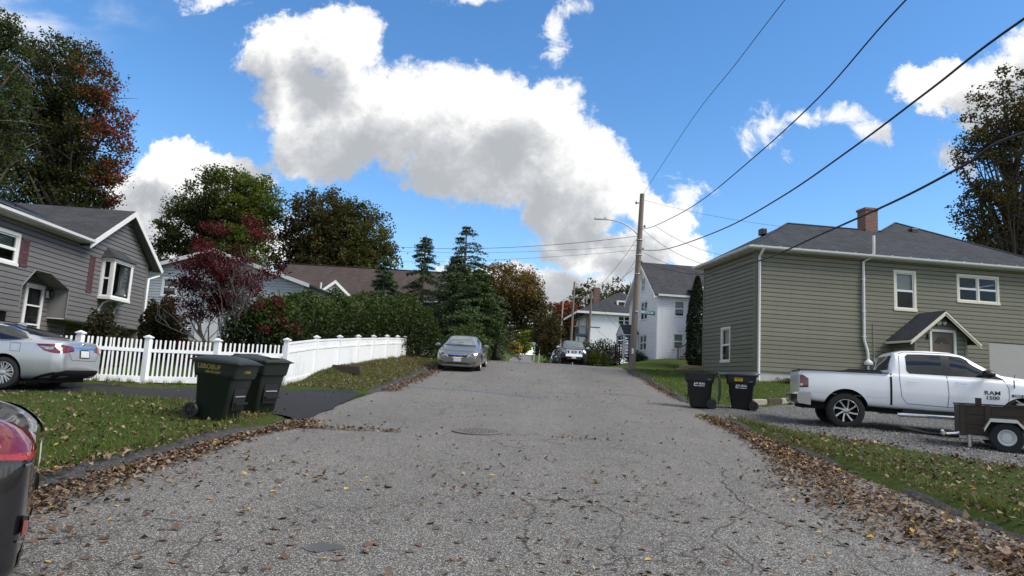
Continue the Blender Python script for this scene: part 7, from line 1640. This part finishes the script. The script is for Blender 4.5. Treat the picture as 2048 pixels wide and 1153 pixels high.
# ---- grey sedan facing the camera ------------------------------------------------------------
def grey_sedan():
    grey = paint_mat('bronze_grey_paint', (.20, .19, .175), .65, .32); top = [(p[0], p[1] * .995) for p in SED_TOP[:-4]] + [(1.75, .985), (2.12, .90), (2.28, .80), (2.36, .70)]; belt = SED_BELT[:-2] + [(2.1, .83), (2.36, .64)]
    hw = SED_HW[:-4] + [(1.8, .905), (2.1, .86), (2.26, .79), (2.36, .66)]; tw = SED_TW[:-2] + [(2.0, .72), (2.36, .55)]; bot = SED_BOT[:-2] + [(2.28, .20), (2.36, .25)]
    x, y = -3.32, 30.1; c = Car('parked_sedan', 'bronze grey sedan parked at the left kerb facing the camera', 'car', (x, y, 0), -90, grey, top, belt, bot, hw, tw, (-1.40, 1.40), .33, .375, .905)
    z0, z1 = road_z(x, y - 1.4), road_z(x, y + 1.4); c.t.location.z = (z0 + z1) / 2 - .01; c.t.rotation_euler = (0, math.atan2(z1 - z0, 2.8), R(-90))
    c.wheels((10, 'Y'))
    c.end('windscreen', screen, [-.66, -.58, 0, .58, .66], [1.06, 1.05, 1.075, 1.05, 1.06], [1.09, 1.36, 1.405, 1.36, 1.09], 1, off=.004, rows=8)
    c.end('cowl', M['black'], [-.66, -.3, 0, .3, .66], [1.03, 1.025, 1.03, 1.025, 1.03], [1.06, 1.07, 1.08, 1.07, 1.06], 1, off=.006, rows=3)
    for sy in (-1, 1):
        c.side('front_window', carglass, [.05, .5, .75, 1.12], [.99, .985, .98, .975], [1.39, 1.37, 1.29, .99], sy); c.side('rear_window', carglass, [-1.5, -.9, -.5, .0], [1.08, 1.03, 1.01, .99], [1.2, 1.335, 1.375, 1.39], sy); c.line('door_seam', [(.04, 1.0), (.06, .6), (.0, .3)], .010, sy=sy); c.line('door_seam', [(1.15, .97), (1.1, .6), (.95, .3)], .010, sy=sy)
        a = [.47, .58, .74, .85]; lo, hi = [.66, .655, .70, .80], [.70, .775, .83, .855]
        if sy < 0: a, lo, hi = [-q for q in a][::-1], lo[::-1], hi[::-1]
        c.end('headlamp', clearlens, a, lo, hi, 1, off=.006, cols=12); a2 = [.58, .68]; 
        c.end('headlamp_projector', M['black'], sorted([sy * .56, sy * .66]), [.69, .69], [.745, .745], 1, off=.012, cols=5)
        a, lo, hi = [.50, .60, .74], [.335, .33, .37], [.36, .42, .44]
        if sy < 0: a, lo, hi = [-q for q in a][::-1], lo[::-1], hi[::-1]
        c.end('fog_recess', M['black'], a, lo, hi, 1, off=.005, cols=8); c.end('fog_lamp', clearlens, sorted([sy * .55, sy * .68]), [.36, .375] if sy > 0 else [.375, .36], [.39, .405] if sy > 0 else [.405, .39], 1, off=.012, cols=5)
    c.end('grille', M['black'], [-.44, -.36, -.1, 0, .1, .36, .44], [.66, .60, .605, .60, .605, .60, .66], [.70, .69, .675, .685, .675, .69, .70], 1, off=.008, rows=5, cols=22)
    c.line('grille_surround', [(-.47, .71), (-.2, .695), (-.08, .685), (0, .70), (.08, .685), (.2, .695), (.47, .71), (.38, .585), (.1, .59), (0, .583), (-.1, .59), (-.38, .585), (-.47, .71)], .028, fx=1, mat_=M['chrome'], off=.012)
    c.end('lower_intake', M['black'], [-.50, -.4, .4, .5], [.32, .31, .31, .32], [.35, .39, .39, .35], 1, off=.006, rows=4); c.end('lip_trim', M['alloy'], [-.62, -.4, .4, .62], [.27, .255, .255, .27], [.29, .275, .275, .29], 1, off=.012, rows=3)
    c.end('number_plate', plate, [-.155, .155], [.42, .42], [.56, .56], 1, off=.02, rows=3, cols=5)
    q = c.hit((5, 0, .765), (-1, 0, 0), .008); ellipse_ring(c, q, (0, .065, 0), (0, 0, .032), 1, .006); c.mirror(.95, 1.02, .91, grey); c.under(-2.2, 2.1, .72, .16, .35)
    MB().tube([(1.5, -.5, 1.085), (1.25, .1, 1.17)], .008, 5).build('wiper', M['black'], c.t)
    ins = MB().box(.3, .35, -.5, -.2, .9, 1.25).box(.3, .35, .2, .5, .9, 1.25); ins.build('seats', M['black'], c.t)
grey_sedan()

# ---- white pickup --------------------------------------------------------------------------------
def white_pickup():
    wp = paint_mat('white_paint', (.86, .86, .87), .0, .30); K = [1, 2]
    top = [(-3.03, 1.26), (-3.0, 1.36), (-2.9, 1.375), (-1.9, 1.37), (-.86, 1.37), (-.83, 1.375), (-.80, 1.60), (-.72, 1.86), (-.5, 1.925), (0, 1.94), (.45, 1.925), (.72, 1.86), (1.1, 1.63), (1.42, 1.435), (1.7, 1.40), (2.3, 1.33), (2.62, 1.24), (2.74, 1.12), (2.79, .95)]
    belt = [(-3.03, 1.22), (-2.9, 1.33), (-.86, 1.33), (-.8, 1.32), (.8, 1.27), (1.42, 1.26), (2.2, 1.19), (2.6, 1.08), (2.79, .86)]
    bot = [(-3.03, .66), (-2.9, .60), (-2.2, .56), (-1.0, .52), (0, .48), (1.2, .48), (2.3, .52), (2.7, .50), (2.79, .55)]
    hw = [(-3.03, .93), (-2.99, .965), (-2.9, .985), (-2., 1.0), (1.9, 1.0), (2.4, .97), (2.64, .90), (2.79, .74)]; tw = [(-3.03, .93), (-2.9, .945), (-.86, .945), (-.80, .84), (-.5, .775), (.5, .77), (.9, .80), (1.42, .86), (2.2, .84), (2.6, .78), (2.79, .6)]
    sh = lambda tab: [((x_ if x_ > -1.8 else -1.8 + (x_ + 1.8) * .82), v_) for x_, v_ in tab]
    top, belt, bot, hw, tw = map(sh, (top, belt, bot, hw, tw)); top = [(x_, v_ - (.05 if x_ < -.84 else .02)) for x_, v_ in top]; belt = [(x_, v_ - (.05 if x_ < -.84 else .02)) for x_, v_ in belt]
    x, y = 9.17, 16.92; z = Hs(8.5, 16.5)
    c = Car('pickup_truck', 'white crew cab pickup truck parked on the gravel before the olive house', 'truck', (x, y, z + .01), -13.4, wp, top, belt, bot, hw, tw, (-1.785, 1.785), .41, .49, .985, bed=(-2.7, -.95, -.80, .80, .75, 1.7), stations=64, side_sharp=.02)
    c.wheels((8, 'swirl'), w=.29, rr=.66, rimmat=mat('dark_chrome', (.42, .42, .44), .18, metal=1, var=.2))
    MB().box(-2.77, -.87, -.99, -.83, 1.322, 1.342).box(-2.77, -.87, .83, .99, 1.322, 1.342).box(-2.79, -2.71, -.9, .9, 1.322, 1.34).build('bed_rail_cap', M['black'], c.t, bevel=.006, seg=1)
    MB().box(-1.75, -.95, -.70, .70, 1.15, 1.38).box(-1.7, -1.0, -.72, -.66, 1.38, 1.40).build('tool_box', M['black'], c.t, bevel=.015); MB().box(-2.7, -.95, -.8, .8, .8, .83).build('bed_floor', M['black'], c.t)
    for sy in (-1, 1):
        c.side('rear_window', carglass, [-.50, -.46, -.2, .22], [1.40, 1.345, 1.34, 1.335], [1.74, 1.79, 1.80, 1.80], sy, off=.004); c.side('door_pillar', M['black'], [.22, .40], [1.335, 1.33], [1.80, 1.79], sy, off=.006, cols=5)
        c.side('front_window', carglass, [.40, .62, .95, 1.22, 1.42], [1.33, 1.33, 1.325, 1.31, 1.29], [1.795, 1.775, 1.63, 1.46, 1.31], sy, off=.004)
        for path in ([(-.63, 1.80), (-.66, 1.2), (-.62, .8), (-.52, .66)], [(.31, 1.33), (.33, .9), (.30, .62)], [(1.42, 1.29), (1.50, 1.12), (1.50, .9), (1.42, .62)], [(-.52, .655), (.3, .625), (1.42, .62)], [(-.63, 1.80), (-.5, 1.845), (.5, 1.84)]): c.line('door_seam', path, .011, sy=sy)
        c.side('bed_gap', M['under'], [-.86, -.815], [.55, .55], [1.36, 1.36], sy, off=.004, cols=3, rows=14); c.line('body_crease', [(-2.72, .82), (-2.3, .80), (-1.25, .76), (-.9, .76)], .008, sy=sy, mat_=M['alum'])
        for xx in (-.50, .46): c.side('door_handle', M['chrome'], [xx, xx + .23], [1.155, 1.15], [1.19, 1.185], sy, off=.03, rows=4, cols=6)
        c.side('tail_lamp', redlens, [-2.785, -2.72, -2.60], [.90, .90, .915], [1.20, 1.20, 1.12], sy, off=.008, rows=10, cols=8); c.side('reversing_lens', clearlens, [-2.77, -2.72], [.92, .92], [.99, .99], sy, off=.012, cols=4)
        c.side('wheel_arch_lip', M['black'], [-2.30, -2.2, -2.0, -1.785, -1.57, -1.37, -1.27], [.54, .76, .90, .945, .90, .76, .54], [.56, .78, .92, .96, .92, .78, .56], sy, off=.004, rows=3) if False else None
        MB().tube([(-.7, sy * .96, .40), (-.6, sy * 1.02, .40), (1.2, sy * 1.02, .40), (1.3, sy * .96, .40)], .045, 8).build('step_bar', M['chrome'], c.t, smooth=60); MB().box(-.6, 1.3, min(sy * .8, sy * .93), max(sy * .8, sy * .93), .40, .52).build('rocker', M['black'], c.t)
    # rear bumper
    rows = []
    for yy in np.linspace(-1, 1, 17):
        bx = -2.95 + .10 * abs(yy) ** 3; rows.append([(bx + .30, yy * .985, .50), (bx + .03, yy * .985, .53), (bx, yy * .985, .60), (bx, yy * .985, .74), (bx + .05, yy * .985, .79), (bx + .30, yy * .985, .79)])
    bm = MB().grid(rows); bm.poly(rows[0]).poly(rows[-1][::-1]); bm.build('rear_bumper', mat('dull_bumper_chrome', (.30, .30, .31), .22, metal=1, var=.2), c.t, smooth=35, fixn=True)
    c.end('rear_glass', carglass, [-.62, .62], [1.42, 1.42], [1.76, 1.76], -1, off=.004); c.end('windscreen', carglass, [-.80, -.7, 0, .7, .80], [1.47, 1.455, 1.45, 1.455, 1.47], [1.5, 1.80, 1.87, 1.80, 1.5], 1, off=.004)
    c.mirror(1.08, 1.40, .98, M['black'], 1.25)
    c.end('grille', M['black'], [-.6, .6], [.72, .72], [1.05, 1.05], 1, off=.01); MB().box(2.6, 2.84, -.95, .95, .45, .66).build('front_bumper', M['chrome'], c.t, bevel=.03)
    for sy in (-1, 1): c.end('headlamp', clearlens, sorted([sy * .62, sy * .84]), [.85, .85], [1.05, 1.05], 1, off=.01)
    for body_, size, xx, zz, b in (('RAM', .125, 1.18, .99, .0015), ('1500', .11, 1.18, .885, .0015)):
        q = c.hit((xx, -3, zz), (0, 1, 0), .004); text_mesh('lettering', body_, size, mat('badge_black', (.02, .02, .022), .4, var=0) if 'badge_black' not in bpy.data.materials else bpy.data.materials['badge_black'], c.t, basis(q, X1, Z1, -Y1), bold=b, sx=1.25, depth=.004)
    q = c.hit((1.66, -3, .955), (0, 1, 0), .005); MB().box(q.x - .11, q.x + .11, q.y - .006, q.y + .004, q.z - .028, q.z + .028).build('badge', bpy.data.materials['badge_black'], c.t); text_mesh('lettering', 'HEMI', .05, M['alloy'], c.t, basis((q.x, q.y - .007, q.z), X1, Z1, -Y1), bold=.002, sx=1.3)
    c.under(-2.7, 2.6, .70, .42, .62); MB().lathe([(.035, 0), (.035, .12)], (-2.98, 0, .5), (1, 0, 0), 10).build('tow_ball', M['chrome'], c.t)
    MB().tube([(1.62, -.96, 1.33), (1.62, -1.0, 1.42)], .006, 5).tube([(1.60, -1.0, 1.30), (1.60, -1.005, 1.12)], .012, 6).build('antenna', M['black'], c.t)
white_pickup()

# ---- black SUV at the lower left edge, and its like further up the street ------------------------
def suv(label, x, y, deg, group=None):
    bp_ = bpy.data.materials.get('black_paint') or paint_mat('black_paint', (.012, .011, .014), .2, .22)
    top = [(-2.30, .96), (-2.25, 1.05), (-2.14, 1.10), (-1.95, 1.17), (-1.6, 1.33), (-1.1, 1.50), (-.5, 1.57), (.2, 1.56), (.5, 1.50), (1.2, 1.16), (1.7, 1.06), (2.1, .96), (2.24, .82), (2.3, .66)]
    belt = [(-2.30, .90), (-2.1, 1.03), (-1.6, 1.04), (-1.0, 1.03), (.6, 1.0), (1.2, .98), (2.0, .86), (2.3, .6)]; bot = [(-2.30, .30), (-2.22, .24), (-2.0, .22), (0, .22), (2.1, .25), (2.3, .34)]
    hw = [(-2.30, .74), (-2.27, .82), (-2.19, .885), (-1.9, .92), (1.5, .925), (2.0, .87), (2.2, .76), (2.3, .56)]; tw = [(-2.30, .62), (-2.15, .74), (-1.8, .66), (-1.3, .64), (.2, .65), (1.2, .74), (2.0, .70), (2.3, .42)]
    c = Car('parked_suv', label, 'car', (x, y, road_z(x, y) - .01), deg, bp_, top, belt, bot, hw, tw, (-1.33, 1.33), .36, .415, .91, group=group)
    c.wheels((5, 'Y'), w=.24)
    c.end('tailgate_glass', carglass, [-.62, -.5, 0, .5, .62], [1.14, 1.13, 1.12, 1.13, 1.14], [1.30, 1.45, 1.50, 1.45, 1.30], -1, off=.005, rows=8)
    for sy in (-1, 1):
        a, lo, hi = [.45, .62, .80], [.93, .91, .90], [1.0, 1.08, 1.14]
        if sy < 0: a, lo, hi = [-q for q in a][::-1], lo[::-1], hi[::-1]
        c.end('tail_lamp', redlens, a, lo, hi, -1, off=.010, cols=12); 
        a2, l2, h2 = [.47, .62, .79], [.935, .915, .905], [.945, .945, .935]
        if sy < 0: a2, l2, h2 = [-q for q in a2][::-1], l2[::-1], h2[::-1]
        c.end('lamp_strip', redbright, a2, l2, h2, -1, off=.014, rows=3, cols=10)
        c.side('tail_lamp', redlens, [-2.27, -2.2, -2.05, -1.98], [.90, .905, .925, .95], [1.0, 1.05, 1.06, .97], sy, off=.010, cols=12); c.side('lamp_strip', redbright, [-2.26, -2.0], [.905, .935], [.935, .952], sy, off=.014, rows=3, cols=6)
        c.line('chrome_line', [(sy * .40, .905), (sy * .62, .885), (sy * .80, .878)], .012, fx=-1, mat_=M['chrome'], off=.008)
        c.end('reflector_pod', M['black'], sorted([sy * .58, sy * .80]), [.50, .52] if sy > 0 else [.52, .50], [.58, .62] if sy > 0 else [.62, .58], -1, off=.02, cols=6); c.end('reflector', redbright, sorted([sy * .72, sy * .80]), [.515, .52] if sy > 0 else [.52, .515], [.58, .60] if sy > 0 else [.60, .58], -1, off=.026, cols=4, rows=3); c.end('chrome_blade', M['chrome'], sorted([sy * .60, sy * .71]), [.55, .565] if sy > 0 else [.565, .55], [.575, .605] if sy > 0 else [.605, .575], -1, off=.026, cols=4, rows=3)
        c.line('bumper_trim', [(sy * .3, .43), (sy * .6, .445), (sy * .80, .49)], .012, fx=-1, mat_=M['chrome'], off=.01)
        c.side('rear_window', carglass, [-2.10, -1.95, -1.6, -.95], [1.075, 1.06, 1.06, 1.07], [1.085, 1.13, 1.27, 1.45], sy); c.side('middle_window', carglass, [-.9, -.1], [1.07, 1.06], [1.46, 1.49], sy); c.side('front_window', carglass, [-.03, .35, .95], [1.06, 1.05, 1.04], [1.49, 1.44, 1.12], sy); c.line('door_seam', [(-.06, 1.05), (-.05, .6), (-.1, .32)], .010, sy=sy); c.line('door_seam', [(-.93, 1.08), (-.98, .7), (-.9, .36)], .010, sy=sy)
    c.line('tailgate_seam', [(-.70, 1.0), (-.66, .72), (-.5, .66), (.5, .66), (.66, .72), (.70, 1.0)], .010, fx=-1); c.end('number_plate', plate, [-.16, .16], [.78, .78], [.92, .92], -1, off=.012, rows=3, cols=4)
    c.end('bumper_lower', M['black'], [-.72, .72], [.33, .33], [.41, .41], -1, off=.006, rows=3); c.end('windscreen', carglass, [-.74, 0, .74], [1.2, 1.17, 1.2], [1.25, 1.52, 1.25], 1, off=.004); c.end('grille', M['black'], [-.4, .4], [.66, .66], [.82, .82], 1, off=.006)
    for sy in (-1, 1): c.end('headlamp', clearlens, sorted([sy * .45, sy * .74]), [.76, .76], [.86, .86], 1, off=.006, cols=6)
    c.mirror(.85, 1.08, .91, bp_); c.under(-2., 2., .72, .2, .4)
    return c
suv('glossy black car with red tail lamp at the lower left corner', -4.74, 2.79, 215).t.scale = (.95, .95, .95)
suv('dark car mostly hidden behind the black pickup up the street', 1.95, 60.5, -90)

# ---- black pickup up the street --------------------------------------------------------------------
def black_pickup():
    bp_ = paint_mat('dark_blue_black_paint', (.016, .017, .022), .3, .25)
    top = [(-2.75, 1.2), (-2.65, 1.30), (-1.0, 1.30), (-.95, 1.55), (-.85, 1.80), (-.4, 1.88), (.25, 1.87), (.55, 1.78), (1.15, 1.34), (1.6, 1.30), (2.2, 1.24), (2.42, 1.12), (2.5, .95)]; belt = [(-2.75, 1.15), (-2.6, 1.26), (.8, 1.22), (1.5, 1.18), (2.2, 1.10), (2.5, .85)]
    bot = [(-2.75, .6), (-2.0, .5), (2.2, .5), (2.5, .5)]; hw = [(-2.75, .86), (-2.6, .93), (1.9, .95), (2.3, .92), (2.44, .85), (2.5, .74)]; tw = [(-2.75, .84), (-1.0, .88), (-.85, .74), (.3, .70), (1.15, .80), (2.2, .80), (2.5, .6)]
    x, y = 2.48, 51.6; c = Car('pickup_truck', 'black pickup truck parked facing the camera beyond the crossing', 'truck', (x, y, road_z(x, y) + .0), -90, bp_, top, belt, bot, hw, tw, (-1.6, 1.6), .38, .45, .94, stations=40, bed=(-2.6, -1.1, -.75, .75, .8, 1.6))
    c.wheels((6, 'plain'), w=.26); c.end('windscreen', screen, [-.74, -.64, 0, .64, .74], [1.39, 1.38, 1.375, 1.38, 1.39], [1.45, 1.76, 1.82, 1.76, 1.45], 1, off=.004)
    c.end('grille', M['black'], [-.52, .52], [.82, .84], [1.04, 1.04], 1, off=.01)
    for yy in (-.26, .0, .26): c.end('grille_bar', M['chrome'], [yy - .075, yy + .075], [.83, .83], [1.03, 1.03], 1, off=.02, rows=4, cols=4) if yy else None
    c.line('grille_surround', [(-.54, 1.05), (.54, 1.05), (.46, .80), (-.46, .80), (-.54, 1.05)], .05, fx=1, mat_=M['chrome'], off=.02); q = c.hit((5, 0, .93), (-1, 0, 0), .03); ellipse_ring(c, q, (0, .075, 0), (0, 0, .075), 1, .012); MB().box(q.x - .005, q.x + .012, -.10, .10, q.z - .018, q.z + .018).build('emblem_bar', M['chrome'], c.t)
    for sy in (-1, 1):
        c.end('headlamp', clearlens, sorted([sy * .56, sy * .84]), [.86, .90] if sy > 0 else [.90, .86], [1.06, 1.06], 1, off=.012, cols=8); c.side('front_window', carglass, [-.1, .4, 1.0], [1.28, 1.27, 1.25], [1.74, 1.70, 1.34], sy); c.side('rear_window', carglass, [-.75, -.2], [1.28, 1.28], [1.70, 1.74], sy)
    MB().box(2.36, 2.6, -.62, .62, .58, .80).build('front_bumper', M['chrome'], c.t, bevel=.03); 
    for sy in (-1, 1): MB().box(2.2, 2.52, min(sy * .62, sy * .95), max(sy * .62, sy * .95), .45, .80).build('bumper_end', M['black'], c.t, bevel=.04)
    MB().box(2.602, 2.61, -.155, .155, .46, .60).build('number_plate', plate, c.t); MB().box(2.45, 2.6, -.5, .5, .40, .56).build('valance', M['black'], c.t); c.mirror(.8, 1.32, .94, M['chrome'], 1.35); c.under(-2.4, 2.2, .65, .35, .6)
black_pickup()
